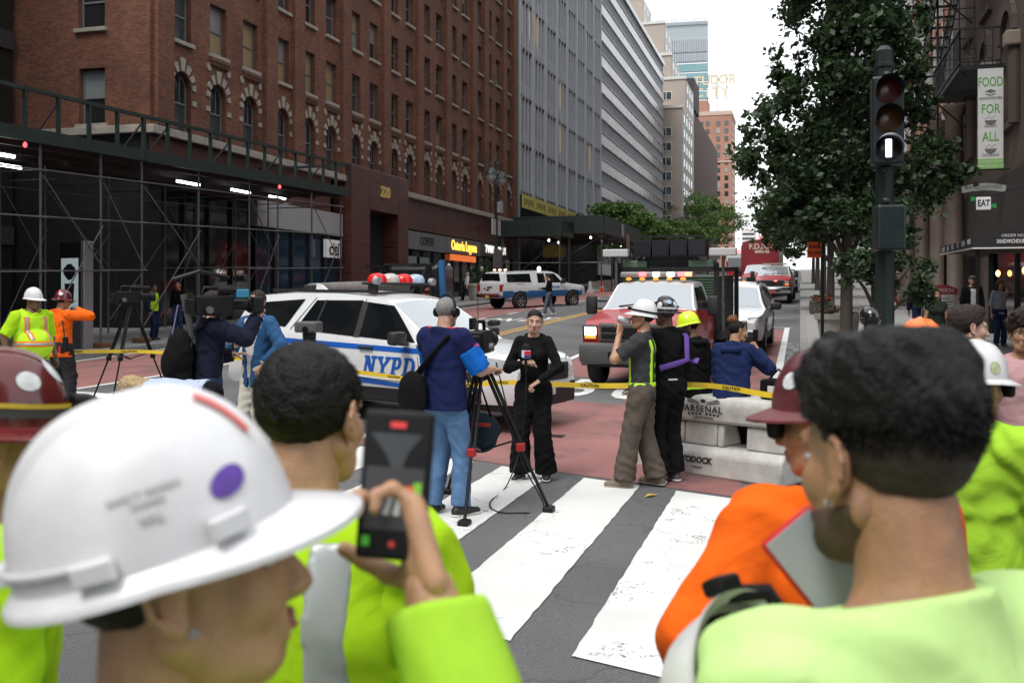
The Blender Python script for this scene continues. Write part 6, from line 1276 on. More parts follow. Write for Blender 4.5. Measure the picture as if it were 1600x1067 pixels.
# ---------------------------------------------------------------- hands (origin at wrist, fingers toward +y, palm facing -z, thumb toward +x for a left hand)
def hand_prims(curl=.5, spread=.06, thumb=.5, fcurl=None):
    P = [cap((-.022, .0, 0), (-.026, .078, 0), .0165, .0165, (V3(0, 0, 1), .8)), cap((.0, .0, 0), (.0, .082, 0), .018, .0175, (V3(0, 0, 1), .8)), cap((.02, .0, 0), (.026, .078, 0), .018, .0165, (V3(0, 0, 1), .8)), cap((0, -.02, 0), (0, .02, 0), .024, .022, (V3(0, 0, 1), .75))]
    for i, (x, L, r) in enumerate(((.031, .072, .0088), (.0105, .08, .0092), (-.0105, .075, .0088), (-.031, .06, .0078))):
        a = spread * (1.5 - i) * .9; c = fcurl[i] if fcurl else curl * (1 + .12 * i); p = V3(x, .082, .0); th = 0; L3 = (L * .45, L * .32, L * .26)
        for s, l in enumerate(L3):
            th += c * (.75 if s == 0 else 1.0); d = V3(math.sin(a) * math.cos(th), math.cos(a) * math.cos(th), -math.sin(th)); q = p + d * l; P.append(cap(p, q, r * (1 - .09 * s), r * (1 - .09 * (s + 1)))); p = q
    p = V3(.03, .018, -.006)
    for s, (l, r) in enumerate(((.042, .0125), (.032, .0105), (.026, .0095))):
        a = 1.0 - .32 * s * (1 + thumb * .6); d = V3(math.sin(a), math.cos(a), -.35 - .45 * thumb * s); d /= np.linalg.norm(d); q = p + d * l; P.append(cap(p, q, r, r * .92)); p = q
    return P
HANDS = {}
def hand_geo(kind, h):
    if (kind, h) not in HANDS:
        P = {'relaxed': lambda: hand_prims(.32, .05, .3), 'grip': lambda: hand_prims(1.15, .02, 1.2), 'hold': lambda: hand_prims(.8, .05, .9), 'flat': lambda: hand_prims(.08, .12, .1), 'phone': lambda: hand_prims(.75, .1, .7), 'point': lambda: hand_prims(fcurl=(.15, 1.0, 1.1, 1.15), thumb=.9)}[kind](); HANDS[(kind, h)] = sdf_mesh(P, h, .006)
    return HANDS[(kind, h)]
def ik(a, t, l1, l2, hint):
    a, t, hint = (np.array(q, float) for q in (a, t, hint)); d = t - a; L = np.linalg.norm(d); L = min(max(L, 1e-3), (l1 + l2) * .999); u = d / np.linalg.norm(d); c = (l1 * l1 + L * L - l2 * l2) / (2 * l1 * L); c = max(-1, min(1, c)); s = math.sqrt(1 - c * c)
    hp = hint - u * (hint @ u); hp /= max(1e-6, np.linalg.norm(hp)); return a + u * l1 * c + hp * l1 * s, a + u * L
def rotm(yaw=0, pitch=0, roll=0): return np.array(Euler((pitch, roll, yaw), 'XYZ').to_matrix()) if False else np.array((Matrix.Rotation(yaw, 3, 'Z') @ Matrix.Rotation(-pitch, 3, 'X') @ Matrix.Rotation(roll, 3, 'Y')))
SKIN = {}
def skin(name, c):
    if name not in SKIN:
        m = mat('skin_' + name, c, .48, var=.2, vs=26, bump=.3, bs=260); b = m.node_tree.nodes['Principled BSDF']; b.inputs['Subsurface Weight'].default_value = .12; b.inputs['Subsurface Radius'].default_value = (.012, .005, .003); SKIN[name] = m
    return SKIN[name]
def cloth(name, c, var=.1, bump=.25, rough=.9, bs=28): return mat('cloth_' + name, c, rough, var=var, vs=5, bump=bump, bs=bs, spec=.12) if 'cloth_' + name in MATS else wrinkle(mat('cloth_' + name, c, rough, var=var, vs=5, bump=.38, bs=7, spec=.12))
def wrinkle(m):
    for q in m.node_tree.nodes:
        if q.type == 'TEX_NOISE' and abs(q.inputs['Scale'].default_value - 7) < .01: q.inputs['Distortion'].default_value = 1.1; q.inputs['Detail'].default_value = 3; q.inputs['Roughness'].default_value = .4
        if q.type == 'BUMP': q.inputs['Distance'].default_value = .035
    return m
def hairm(name, c):
    m = mat('hair_' + name, c, .5, var=.35, vs=40, bump=.8, bs=160, spec=.25); return m
EYEW = mat('eye_white', (.42, .4, .38), .3); EYED = mat('eye_iris', (.02, .012, .008), .1)
class Person:
    def __init__(s, label, loc, face, h=1.75, bulk=1., lod=.012, skin_m=None, female=0., lean=0., side=0., twist=0., head=(0, 0, 0), arms=((None, None), (None, None)), hands=('relaxed', 'relaxed'), legs=None, sit=None, hips=0., group=None, hand_rot=(0, 0), belly=0., name='person', stance=.1):
        """arms: ((wrist, elbow_hint), ...) for left (-x) and right (+x) in local metres of a 1.75 m figure"""
        s.o = thing(name, label, 'person', loc, face, group); s.h = h; k = s.k = h / 1.75; s.lod = lod; s.bulk = bulk; s.female = female; s.sk = skin_m
        P = s.P = V3(0, 0, (sit if sit is not None else .955)); Rt = s.Rt = rotm(twist, lean, side); sw = .174 - .018 * female
        up = lambda x, y, z: P + Rt @ V3(x, y, z)
        s.C = up(0, 0, .36); s.N = up(0, -.012, .515); s.waist = up(0, 0, .13)
        hr = s.hr = Rt @ rotm(head[0], head[1], head[2]) if True else None; s.H = s.N + hr @ V3(0, .035, .165)
        s.S = [up(-sw * bulk ** .5, 0, .462), up(sw * bulk ** .5, 0, .462)]; s.hip = [P + V3(-.085, 0, -.02), P + V3(.085, 0, -.02)]
        s.el = []; s.wr = []
        for i, sg in enumerate((-1, 1)):
            w, hint = arms[i]
            if w is None: w = s.S[i] + V3(sg * .085, .05, -.545)
            if hint is None: hint = V3(sg * .5, -1, -.2)
            e, w2 = ik(s.S[i], w, .295, .265, hint); s.el.append(e); s.wr.append(w2)
        s.kn = []; s.an = []; s.toe = []
        lg = legs or (((-stance, -.02, .075), None, 0.12), ((stance, .02, .075), None, -.12))
        for i in range(2):
            an, hint, ty = lg[i]; kn, a2 = ik(s.hip[i], an, .44, .435, V3(0, 1, 0) if hint is None else hint); s.kn.append(kn); s.an.append(np.array(an, float)); s.toe.append(V3(math.sin(-ty), math.cos(ty), 0))
        s.hands = hands; s.hand_rot = hand_rot; s.belly = belly; s.body()
    # primitive groups -------------------------------------------------
    def torso(s, low=0.):
        b, Rt = s.bulk, s.Rt; f = (Rt @ V3(0, 1, 0), .7); up = lambda x, y, z: s.P + Rt @ V3(x, y, z); fm = s.female
        L = [cap(up(0, 0, .03 - low), up(0, 0, .14), .162 * b * (1 + .02 * fm), .142 * b * (1 - .08 * fm), f), cap(up(0, 0, .14), up(0, .0, .36), .142 * b * (1 - .08 * fm), .158 * b * (1 - .05 * fm), f), cap(up(-.12 * b ** .5, -.01, .446), up(.12 * b ** .5, -.01, .446), .052, .052), cap(up(-.03, -.015, .5), up(-.15 * b ** .5, -.01, .463), .045, .042), cap(up(.03, -.015, .5), up(.15 * b ** .5, -.01, .463), .045, .042), cap(up(0, -.02, .40), up(0, -.02, .47), .105, .075, f)]
        if fm: L += [ellp(up(sg * .065, .085 * b, .335), (.06, .055, .06), Rt) for sg in (-1, 1)]
        if s.belly: L.append(ellp(up(0, .05 + .05 * s.belly, .1), (.15 * b, .12 * b + .05 * s.belly, .17)))
        return L
    def upper(s, i, end=1., r=1.): 
        b = s.bulk ** .5 * (1 - .13 * s.female); a, e = s.S[i], s.el[i]; d = (e - a) / np.linalg.norm(e - a); q = a + (e - a) * end; return [cap(a, q, .056 * b * r, (.056 - .013 * end) * b * r, clip=[(d, d @ q)] if end < 1 else None)]
    def fore(s, i, end=1., r=1.):
        b = s.bulk ** .4 * (1 - .12 * s.female); a, e = s.el[i], s.wr[i]; d = (e - a) / np.linalg.norm(e - a); q = a + (e - a) * end; return [cap(a, q, .043 * b * r, (.043 - .016 * end) * b * r, clip=[(d, d @ q)] if end < 1 else None)]
    def legp(s, i, end=1., r=1., flare=0.):
        b = s.bulk ** .5; d = (s.an[i] - s.kn[i]); q = s.kn[i] + d * end; d = d / np.linalg.norm(d); up = V3(0, 0, 1)
        return [cap(s.hip[i], s.kn[i], .085 * b * r, .062 * b * r), cap(s.kn[i], q, .06 * b * r, (.038 * b + flare) * r, clip=[(d, d @ q)]), ] + ([cap(s.kn[i] + d * .05 + V3(0, -.012, 0), s.kn[i] + d * .2 + V3(0, -.015, 0), .05 * b * r, .045 * b * r)] if end > .5 and r < 1.02 else [])
    def body(s):
        h = s.lod; P = s.torso() + [cap(s.N + s.Rt @ V3(0, -.01, -.05), s.H + s.hr @ V3(0, -.025, -.05), .06 * s.bulk ** .4, .056 * s.bulk ** .4)]
        for i in range(2): P += s.upper(i) + s.fore(i) + s.legp(i)
        parts = [sdf_mesh(P, max(h * 1.25, .009), .03)]
        hh = .0045 if h < .01 else (.0065 if h < .016 else .011); M = np.eye(4); M[:3, :3] = s.hr / 1.0; M[:3, 3] = s.H; hv, hq = head_geo(hh, s.female); parts.append((xfm(hv, M), hq))
        s.HM = Matrix(M.tolist())
        hhd = .004 if h < .01 else (.005 if h < .016 else .008); s.hand_M = []
        for i, sg in enumerate((-1, 1)):
            d = s.wr[i] - s.el[i]; d /= np.linalg.norm(d); ref = V3(0, 0, -1) if abs(d[2]) < .8 else V3(-sg, 0, 0); x = np.cross(d, -ref); x /= np.linalg.norm(x)
            rot = Matrix.Rotation(s.hand_rot[i], 3, Vector(d)); x = np.array(rot @ Vector(x)); z = np.cross(x, d); Mh = np.eye(4); Mh[:3, 0] = x; Mh[:3, 1] = d; Mh[:3, 2] = z; Mh[:3, 3] = s.wr[i] + d * .005
            s.hand_M.append(Mh); hv, hq = hand_geo(s.hands[i], hhd); v = hv.copy()
            # thumb side: +x in hand space; mirror so that thumbs point forward/inward
            if not ((x @ V3(-sg, .35, 0)) > 0): v[:, 0] *= -1; hq = hq[:, ::-1]
            parts.append((xfm(v, Mh), hq))
        me = np_mesh('body', parts, s.sk); s.b = put('body', me, s.o); s.o.scale = (s.k,) * 3
        if h < .03:
            for sg in (-1, 1):
                e = MB().ell((sg * .032, .0775, .0005), (.0125, .0075, .0056), 12, 7); e.cur = 1; e.ell((sg * .032, .0825, .001), (.0054, .0035, .0052), 10, 6); e.xf(s.HM); e.build('eye', [EYEW, EYED], s.o, smooth=80)
    def garment(s, name, prims, m, infl, cuts=(), fold=.006, ff=1.5, k=.022, extra=None, h=None):
        V, Q = sdf_mesh(prims, h or s.lod, k, infl, cuts, fold, ff, extra)
        if len(V): return put(name, np_mesh(name, [(V, Q)], m), s.o)
    def shirt(s, m, sleeve=1.0, t=.014, hem=-.06, fold=.005, name='shirt', collar=.475, r=1.0, ff=1.5):
        """sleeve: 0..1 upper arm, 1..2 forearm"""
        P = s.torso(max(0, .06 - hem)); up = s.Rt @ V3(0, 0, 1)
        for i in range(2):
            P += s.upper(i, min(1, sleeve), 1.0 + .1 * (sleeve < 1.2))
            if sleeve > 1: P += s.fore(i, min(.97, sleeve - 1), 1.06)
        P.append(cap(s.N + s.Rt @ V3(0, -.005, -.06), s.N + s.Rt @ V3(0, .0, .02), .066, .062))
        nk = s.Rt @ np.array([0, .35, 1.0]); nk /= np.linalg.norm(nk); c0 = s.N + s.Rt @ V3(0, .0, collar - .475 + .022)
        arm_top = None
        hemc = [( -up, float(-up @ (s.P + s.Rt @ V3(0, 0, hem))))]
        def extra(X, f):
            # neck opening only near the neck; hem only inside the torso column
            rel = (X - s.P) @ s.Rt; near = np.maximum(np.sqrt(rel[..., 0] ** 2 + (rel[..., 1] + .01) ** 2) - .11, 0); f = np.maximum(f, (X @ nk - float(nk @ c0)) - near * 3)
            col = np.abs(rel[..., 0]) < .215 * s.bulk ** .5; below = -(rel[..., 2] - hem); return np.where(col & (np.abs(rel[..., 1]) < .26), np.maximum(f, np.where(s.armfree(X), below, -1)), f)
        return s.garment(name, P, m, t, (), fold, ff, extra=extra)
    def armfree(s, X):
        """true where a point is not within an arm"""
        ok = np.ones(X.shape[:-1], bool)
        for i in range(2):
            for a, b in ((s.S[i], s.el[i]), (s.el[i], s.wr[i])):
                ba = b - a; t = np.clip((X - a) @ ba / (ba @ ba), 0, 1); d = X - a - t[..., None] * ba; ok &= (d * d).sum(-1) > .075 ** 2
        return ok
    def trousers(s, m, t=.016, fold=.0055, end=.97, flare=.02, r=1.03, name='trousers', top=.05):
        P = [cap(s.P + V3(-.04, 0, -.02), s.P + V3(.04, 0, -.02), .115 * s.bulk, .115 * s.bulk, (V3(0, 1, 0), .85)), cap(s.P + s.Rt @ V3(0, 0, -.02), s.P + s.Rt @ V3(0, 0, .16), .15 * s.bulk, .14 * s.bulk, (s.Rt @ V3(0, 1, 0), .7), clip=[(s.Rt @ V3(0, 0, 1), float((s.Rt @ V3(0, 0, 1)) @ (s.P + s.Rt @ V3(0, 0, top))))])]
        if s.belly: P.append(ellp(s.P + s.Rt @ V3(0, .03, .0), (.15 * s.bulk, .13 * s.bulk, .1)))
        P.append(ellp(s.P + V3(0, 0, -.09), (.07, .09, .06)))
        for i in range(2): P += s.legp(i, end, r, flare)
        return s.garment(name, P, m, t, (), fold, 1.6)
    def shoes(s, m, sole=None, big=1.):
        for i in range(2):
            a = s.an[i]; d = s.toe[i]; z = V3(0, 0, 1); y = lambda f, u, up: a + d * f + np.cross(d, z) * u + z * (up - a[2] * (0 if s.legs_up(i) else 1) ) if False else a + d * f + np.cross(d, z) * u + z * up
            zb = -.075
            P = [cap(y(-.045, 0, zb + .042), y(.06, 0, zb + .045), .041 * big, .042 * big), cap(y(.06, 0, zb + .04), y(.155, .0, zb + .034), .042 * big, .034 * big, (z, .8)), cap(y(-.02, 0, zb + .05), y(-.01, 0, zb + .11), .043 * big, .043 * big)]
            V, Q = sdf_mesh(P, min(s.lod, .012), .02, cuts=[(-z, float(-(a[2] + zb) - .006)), (z, float(a[2] + zb + .115))]); o = put('shoe', np_mesh('shoe', [(V, Q)], m), s.o)
            if sole is not None:
                S_ = [cap(y(-.05, 0, zb + .015), y(.15, 0, zb + .015), .046 * big, .042 * big, (z, .33))]; V, Q = sdf_mesh(S_, min(s.lod, .01), .01, cuts=[(-z, float(-(a[2] + zb)))]); put('sole', np_mesh('sole', [(V, Q)], sole), o)
    def legs_up(s, i): return False
    def hair(s, style, m, name='hair'):
        hh = .0045 if s.lod < .01 else (.006 if s.lod < .016 else .011); V, Q = hair_get(style, hh); M = np.array(s.HM); return put(name, np_mesh(name, [(xfm(V, M), Q)], m), s.o)
    def face(s, brow, lip=(.33, .12, .1), beard=None):
        for sg in (-1, 1):
            b = MB(); b.tube([(sg * .014, .0905, .0205), (sg * .03, .09, .0255), (sg * .048, .079, .0215)], [.0035, .0042, .002], 6); b.xf(s.HM).build('eyebrow', brow, s.o, smooth=80)
        b = MB(); b.tube([(-.021, .086, -.0665), (-.008, .0915, -.0625), (0, .0912, -.0635), (.008, .0915, -.0625), (.021, .086, -.0665)], [.0015, .0042, .004, .0042, .0015], 6); b.tube([(-.018, .0865, -.0705), (0, .0915, -.0745), (.018, .0865, -.0705)], [.002, .0062, .002], 6); b.xf(s.HM); b.build('lips', mat('lip_%d' % int(lip[0] * 100), lip, .45), s.o, smooth=80)
        if beard is not None:
            def reg(X, f):
                x, y, z = X[..., 0], X[..., 1], X[..., 2]; a = np.maximum(z + .055 + .25 * (y - .05), -.02 - y); b_ = np.maximum(np.maximum(z - .012, -.012 - y), y - .022); c_ = np.maximum(np.abs(z + .052) - .006, np.abs(x) - .03); return np.maximum(f, np.minimum(a, np.where(y > .06, c_, 1)))
            V, Q = sdf_mesh(head_prims(0)[:14], .0045, .014, .0022, extra=reg, noise=.0006, nf=2); put('beard', np_mesh('beard', [(xfm(V, np.array(s.HM)), Q)], beard), s.o)
    def band(s, name, m, z0, z1, t=.03, xr=None, ybk=None):
        """strip of the torso surface between two heights (local to the spine), optionally between x limits"""
        def extra(X, f):
            rel = (X - s.P) @ s.Rt; f = np.maximum(f, np.maximum(rel[..., 2] - z1, z0 - rel[..., 2]))
            if xr: f = np.maximum(f, np.maximum(rel[..., 0] - xr[1], xr[0] - rel[..., 0]))
            if ybk is not None: f = np.maximum(f, rel[..., 1] * ybk)
            return f
        return s.garment(name, s.torso(.1), m, t, (), .003, 1., extra=extra)
    def vest(s, m, t=.03, hem=-.05):
        """sleeveless high-visibility vest"""
        P = s.torso(.1)
        def extra(X, f):
            rel = (X - s.P) @ s.Rt; f = np.maximum(f, hem - rel[..., 2]); f = np.maximum(f, np.abs(rel[..., 0]) - (.175 * s.bulk ** .5 + .08 * np.clip((.3 - rel[..., 2]) / .1, 0, 1))); return np.maximum(f, rel[..., 2] + .35 * rel[..., 1] - .515 - np.maximum(np.abs(rel[..., 0]) - .07, 0) * 1.2)
        return s.garment('vest', P, m, t, (), .005, 1., extra=extra)
    def at_head(s, o):
        o.parent = s.o; o.matrix_local = s.HM; return o
# ---------------------------------------------------------------- hard hats
def hat_shell(style='cap', n=40, m=14, ridge=True):
    """outer shell and brim in head space; front is +y"""
    A, B, H, z0 = .104, .128, .136, .036; V = []; rows = []
    for i in range(m + 1):
        t = i / m * math.pi / 2; r = math.cos(t) ** .8; z = z0 + H * math.sin(t) ** 1.0
        for j in range(n):
            a = 2 * math.pi * j / n; x = A * r * math.cos(a); y = B * r * math.sin(a) - .012; zz = z
            if ridge and i > 1:
                q = abs(x); bump = .007 * max(0, 1 - q / .016) + .004 * max(0, 1 - abs(q - .042) / .01); fade = min(1, (i - 1) / 3); zz += bump * fade; 
            V.append((x, y, zz))
    F_ = [(i * n + j, i * n + (j + 1) % n, (i + 1) * n + (j + 1) % n, (i + 1) * n + j) for i in range(m) for j in range(n)]
    b = MB(); b.add(V, F_)
    prof = ((0, .0), (.35, -.004), (.8, -.010), (1., -.013), (1., -.019), (.8, -.016), (0, -.008)); W_ = []
    for u, dz in prof:
        for j in range(n):
            a = 2 * math.pi * j / n; sn = math.sin(a); ext = (.012 + .05 * max(0, sn) ** 1.6) if style == 'cap' else (.045 + .018 * max(0, sn) ** 2)
            k = 1 + 0; W_.append(((A + ext * u) * math.cos(a), (B + ext * u) * sn - .012, z0 + dz - (.012 * max(0, sn) * u if style == 'cap' else .006 * u)))
    np_ = len(prof); b.add(W_, [(i * n + j, i * n + (j + 1) % n, (i + 1) * n + (j + 1) % n, (i + 1) * n + j)[::-1] for i in range(np_ - 1) for j in range(n)])
    return b
HATME = {}
def hat(person, label_m, style='cap', tilt=0., lod=0, stickers=(), band=None, lamp=False, name='hard_hat', scale=1.):
    key = (style, label_m.name, lod)
    if key not in HATME:
        me = hat_shell(style, 64 if lod else 32, 22 if lod else 10).mesh('hard_hat', label_m); me.polygons.foreach_set('use_smooth', [True] * len(me.polygons)); me.set_sharp_from_angle(angle=R(42)); HATME[key] = me
    o = put(name, HATME[key], person.o); o.matrix_local = person.HM @ Matrix.Rotation(tilt, 4, 'X') @ Matrix.Scale(scale, 4)
    inner = MB().lathe([(.095, .03), (.1, .075)], 24, Matrix.Translation((0, -.012, -.0)) @ Matrix.Diagonal((.98, 1.2, 1, 1))); inner.build('suspension_band', BLK, o)
    for (az, el, r, m_) in stickers: sticker(o, az, el, r, m_)
    if band is not None:
        b = MB()
        P = [((.1065) * math.cos(2 * math.pi * k / 40), (.1305) * math.sin(2 * math.pi * k / 40) - .012) for k in range(41)]
        for (x0, y0), (x1, y1) in zip(P, P[1:]): b.quad((x0, y0, .052), (x1, y1, .052), (x1 * .995, y1 * .995, .07), (x0 * .995, y0 * .995, .07))
        b.build('strap', band, o)
    if lamp: MB().rbox(-.03, .03, .118, .15, .05, .085, .01).build('head_lamp', BLK, o); MB().cyl((0, .15, .067), (0, .156, .067), .013).build('lamp_lens', LAMPC, o)
    return o
def hat_pt(az, el, off=.0012):
    A, B, H, z0 = .104, .128, .136, .036; r = math.cos(el) ** .8; return Vector(((A * r + off) * math.cos(az), (B * r + off) * math.sin(az) - .012, z0 + H * math.sin(el) + off * math.sin(el)))
def sticker(o, az, el, r, m_, nm='sticker', sx=1., rot=0.):
    b = MB(); n = 20; ring = [(1e-4, 0)] ; V = []; rows = 4
    for i in range(rows + 1):
        for j in range(n):
            q = r * i / rows; a = 2 * math.pi * j / n; u0, v0 = q * math.cos(a) * sx, q * math.sin(a); u = u0 * math.cos(rot) - v0 * math.sin(rot); v = u0 * math.sin(rot) + v0 * math.cos(rot); V.append(hat_pt(az + u / (.115 * max(.3, math.cos(el))), el + v / .125, .0022))
    b.add(V, [(i * n + j, i * n + (j + 1) % n, (i + 1) * n + (j + 1) % n, (i + 1) * n + j) for i in range(rows) for j in range(n)]); return b.build(nm, m_, o, smooth=60)
# ================================================================ THE CAST
FA = lambda deg: YAW + R(deg)           # facing: 0 away from the viewer, 180 toward, -90 image right, 90 image left
SK_L = skin('light', (.50, .30, .22)); SK_T = skin('tan', (.37, .195, .11)); SK_B = skin('brown', (.17, .085, .05)); SK_D = skin('dark', (.075, .04, .026)); SK_O = skin('olive', (.45, .25, .15))
HB = hairm('black', (.005, .0045, .0045)); HDB = hairm('dark_brown', (.022, .014, .010)); HG = hairm('grey', (.24, .23, .22)); HBL = hairm('blonde', (.42, .30, .16)); HAU = hairm('auburn', (.16, .06, .025)); HBR = hairm('brown', (.07, .04, .022))
LIME = cloth('lime_high_visibility', (.38, .64, .015), .06); LIME2 = cloth('lime_green_knit', (.34, .6, .04), .06); PALE = cloth('pale_lime_knit', (.50, .72, .27), .06); ORNG = cloth('safety_orange', (.85, .13, .01), .06); BLKC = cloth('black', (.007, .007, .008), .2); NAVY = cloth('navy', (.012, .018, .05), .15); DEN = cloth('blue_denim', (.10, .19, .34), .25, .4); DENd = cloth('dark_denim', (.03, .05, .11), .25, .4); GREYC = cloth('charcoal', (.045, .046, .05), .15); KHAKI = cloth('grey_brown_canvas', (.105, .085, .07), .2); DKP = cloth('dark_grey_twill', (.028, .028, .03), .15); REFL = mat('reflective_tape', (.36, .38, .38), .35, .2, var=.1, vs=20); ORT = cloth('orange_trim', (.8, .22, .02)); CREAM = cloth('cream_twill', (.55, .52, .46), .1)
BOOT = mat('tan_boot_suede', (.2, .16, .12), .9, var=.25, vs=12); SHB = mat('black_shoe', (.014, .014, .015), .55); SOLW = mat('white_sole', (.6, .58, .55), .7); HATW = mat('white_hat_plastic', (.68, .68, .69), .3, var=.07, vs=16, coat=.15); HATM = mat('maroon_hat_plastic', (.11, .012, .012), .22, var=.25, vs=12, coat=.4); HATK = mat('black_hat_plastic', (.014, .014, .016), .3, var=.3, vs=30); HATY = mat('yellow_green_hat_plastic', (.62, .85, .02), .3, coat=.2); HATO = mat('orange_hat_plastic', (.85, .19, .035), .35, var=.12, vs=14)
STW = mat('white_sticker', (.6, .62, .64), .5, var=.25, vs=60); STP = mat('purple_sticker', (.10, .04, .32), .5, var=.35, vs=60); STB = mat('blue_white_sticker', (.3, .38, .5), .5, var=.5, vs=50); STG = mat('pale_green_sticker', (.4, .45, .25), .5, var=.3, vs=50); STR = mat('red_sticker', (.6, .12, .1), .5, var=.2, vs=40)
def to_local(loc, face, k, w):
    v = Matrix.Rotation(-face, 3, 'Z') @ (Vector(w) - Vector(loc)); return np.array(v) / k
def strap(p, name, pts, w, m, th=.35): return MB().tube(pts, w, 8, flat=th).build(name, m, p.o, smooth=70)
# ---- news camera operator
p = Person('news camera operator in navy polo and jeans with headphones, back turned at tripod', (-2.82, 7.74, .055), FA(-38), 1.80, 1.04, .012, SK_L, arms=(((-.12, .36, 1.24), (-1, -.6, -.6)), ((.20, .38, 1.16), (.7, -.7, -.9))), hands=('grip', 'grip'), head=(R(8), R(6), 0), legs=(((-.11, -.03, .075), None, .2), ((.12, .06, .075), None, -.25)))
p.shirt(cloth('navy_polo', (.012, .017, .07), .12), .98, .036, -.1, .005); p.trousers(DEN, .018, .006, .98); p.shoes(SHB, SOLW); p.hair('crop', HG); p.face(HG)
for i in range(2):
    a, e = p.S[i], p.el[i]; d_ = (a - e) / np.linalg.norm(a - e); p.garment('sleeve_panel', p.upper(i, .985, 1.12), cloth('bright_blue_jersey', (.01, .14, .55)), .041, [(d_, float(d_ @ (a + (e - a) * .3)))], .004)
    for q in range(2): MB().tube([p.N + (a - p.N) * .25 + V3(0, -.04 + q * .03, .045), a + V3(0, -.02 + q * .03, .088), a + (e - a) * .4 + V3((-1, 1)[i] * .085, -.02 + q * .03, .045)], .012, 6).build('red_sleeve_stripe', cloth('red_stripe', (.6, .02, .03)), p.o)
hp_ = MB().tube([Vector((.088 * math.cos(a), -.015, .02 + .125 * math.sin(a))) for a in np.linspace(0, math.pi, 14)], .008, 8).xf(p.HM).build('headphones', BLK, p.o, smooth=60)
for sg in (-1, 1): MB().cyl((sg * .078, -.01, .0), (sg * .108, -.012, .0), .042, .036, 16).xf(p.HM).build('ear_cup', BLK, hp_, smooth=40)
bg_ = thing('shoulder_bag', 'black shoulder bag slung on the back of the navy polo man', 'bag', p.o.location, p.o.rotation_euler.z)
V, Q = sdf_mesh([ellp((-.16, -.22, .99), (.15, .07, .2)), ellp((-.15, -.2, 1.08), (.11, .075, .1))], .012, .03, fold=.004); put('bag_body', np_mesh('bag_body', [(V, Q)], BLKC), bg_)
MB().tube([(-.2, -.17, 1.12), (-.02, -.165, 1.3), (.12, -.1, 1.47), (.16, .02, 1.5), (.12, .12, 1.4), (-.05, .19, 1.2), (-.22, .12, 1.0), (-.26, -.1, .96)], .036, 8, flat=.6).build('strap', BLKC, bg_, smooth=60)
# ---- reporter
p = Person('television reporter in black jacket and trousers holding a microphone', (-2.54, 9.55, .053), FA(164), 1.67, .93, .01, SK_L, female=1., arms=(((-.1, .2, 1.03), (-1.2, -.2, -.5)), ((.035, .22, 1.22), (1, -.25, -.9))), hands=('hold', 'grip'), head=(R(14), R(2), R(-3)), legs=(((-.13, -.02, .075), None, .25), ((.13, .06, .075), None, -.1)))
p.shirt(BLKC, 1.95, .016, -.26, .006, 'jacket'); p.trousers(BLKC, .024, .007, .985, .045, 1.12); p.shoes(SHB, SOLW, 1.02); p.hair('ponytail', HB); p.face(HB, (.38, .1, .09))
MB().tube([p.N + V3(.0, -.07, .03), p.N + V3(-.08, -.02, .02), p.N + V3(-.075, .05, -.04), p.N + V3(-.03, .1, -.13)], .042, 8, flat=.6).build('collar', BLKC, p.o, smooth=60); MB().tube([p.N + V3(.0, -.07, .03), p.N + V3(.08, -.02, .02), p.N + V3(.075, .05, -.04), p.N + V3(.03, .1, -.13)], .042, 8, flat=.6).build('collar', BLKC, p.o, smooth=60)
hw = Vector(p.o.matrix_basis @ Vector(p.wr[1])); rz = FA(164)
mc = thing('microphone', 'handheld microphone with red and blue flag held by the reporter', 'microphone', (0, 0, 0)); MW = Matrix.LocRotScale(p.o.location, p.o.rotation_euler, p.o.scale); wl = Vector(p.wr[1]) + Vector((-.03, .06, .0))
def on(pt): return MW @ Vector(pt)
MB().tube([on(wl + Vector((.0, .0, -.1))), on(wl + Vector((0, .0, .1)))], [.013, .018], 12).build('handle', BLK, mc); MB().ell(on(wl + Vector((0, 0, .16))), (.034, .034, .04), 16, 10).build('foam_head', mat('black_foam', (.012, .012, .012), .95, bump=.6, bs=300), mc, smooth=80)
fq = MB().rbox(-.038, .038, -.038, .038, -.03, .045, .006); fq.xf(MW @ Matrix.Translation(wl + Vector((0, 0, .085))) @ Matrix.Rotation(R(35), 4, 'Z')); fq.build('mic_flag', mat('white_flag', (.7, .7, .72), .4), mc)
for q, (m_, a0) in enumerate(((mat('red_flag', (.6, .02, .03), .4), 0), (mat('blue_flag', (.02, .04, .3), .4), 1))):
    f_ = MB().box(-.034, .034, .0385, .0395, .0 if q == 0 else -.028, .042 if q == 0 else -.002); f_.xf(MW @ Matrix.Translation(wl + Vector((0, 0, .085))) @ Matrix.Rotation(R(35), 4, 'Z')); f_.build('flag_print', m_, mc)
# microphone cable to the camera
pts = [on(wl + Vector((0, 0, -.1))), on(wl + Vector((.0, .05, -.5))), Vector((-2.62, 9.3, .35)), Vector((-2.66, 9.0, .075)), Vector((-2.6, 8.3, .07)), Vector((-2.45, 8.0, .06)), Vector((-2.25, 8.0, .06)), Vector((-2.1, 8.25, .06)), Vector((-2.3, 8.2, .5)), Vector((-2.5, 8.15, 1.3))]
def smooth_path(P, n=8):
    P = [Vector(q) for q in P]; out = []
    for i in range(len(P) - 1):
        a, b_, c_, d_ = P[max(i - 1, 0)], P[i], P[i + 1], P[min(i + 2, len(P) - 1)]
        for k in range(n): t = k / n; out.append(.5 * ((2 * b_) + (c_ - a) * t + (2 * a - 5 * b_ + 4 * c_ - d_) * t * t + (3 * b_ - a - 3 * c_ + d_) * t ** 3))
    return out + [P[-1]]
tag(MB().tube(smooth_path(pts), .006, 6).build('microphone_cable', BLK, None, smooth=60), 'thin black microphone cable looping over the crosswalk stripes', 'cable')
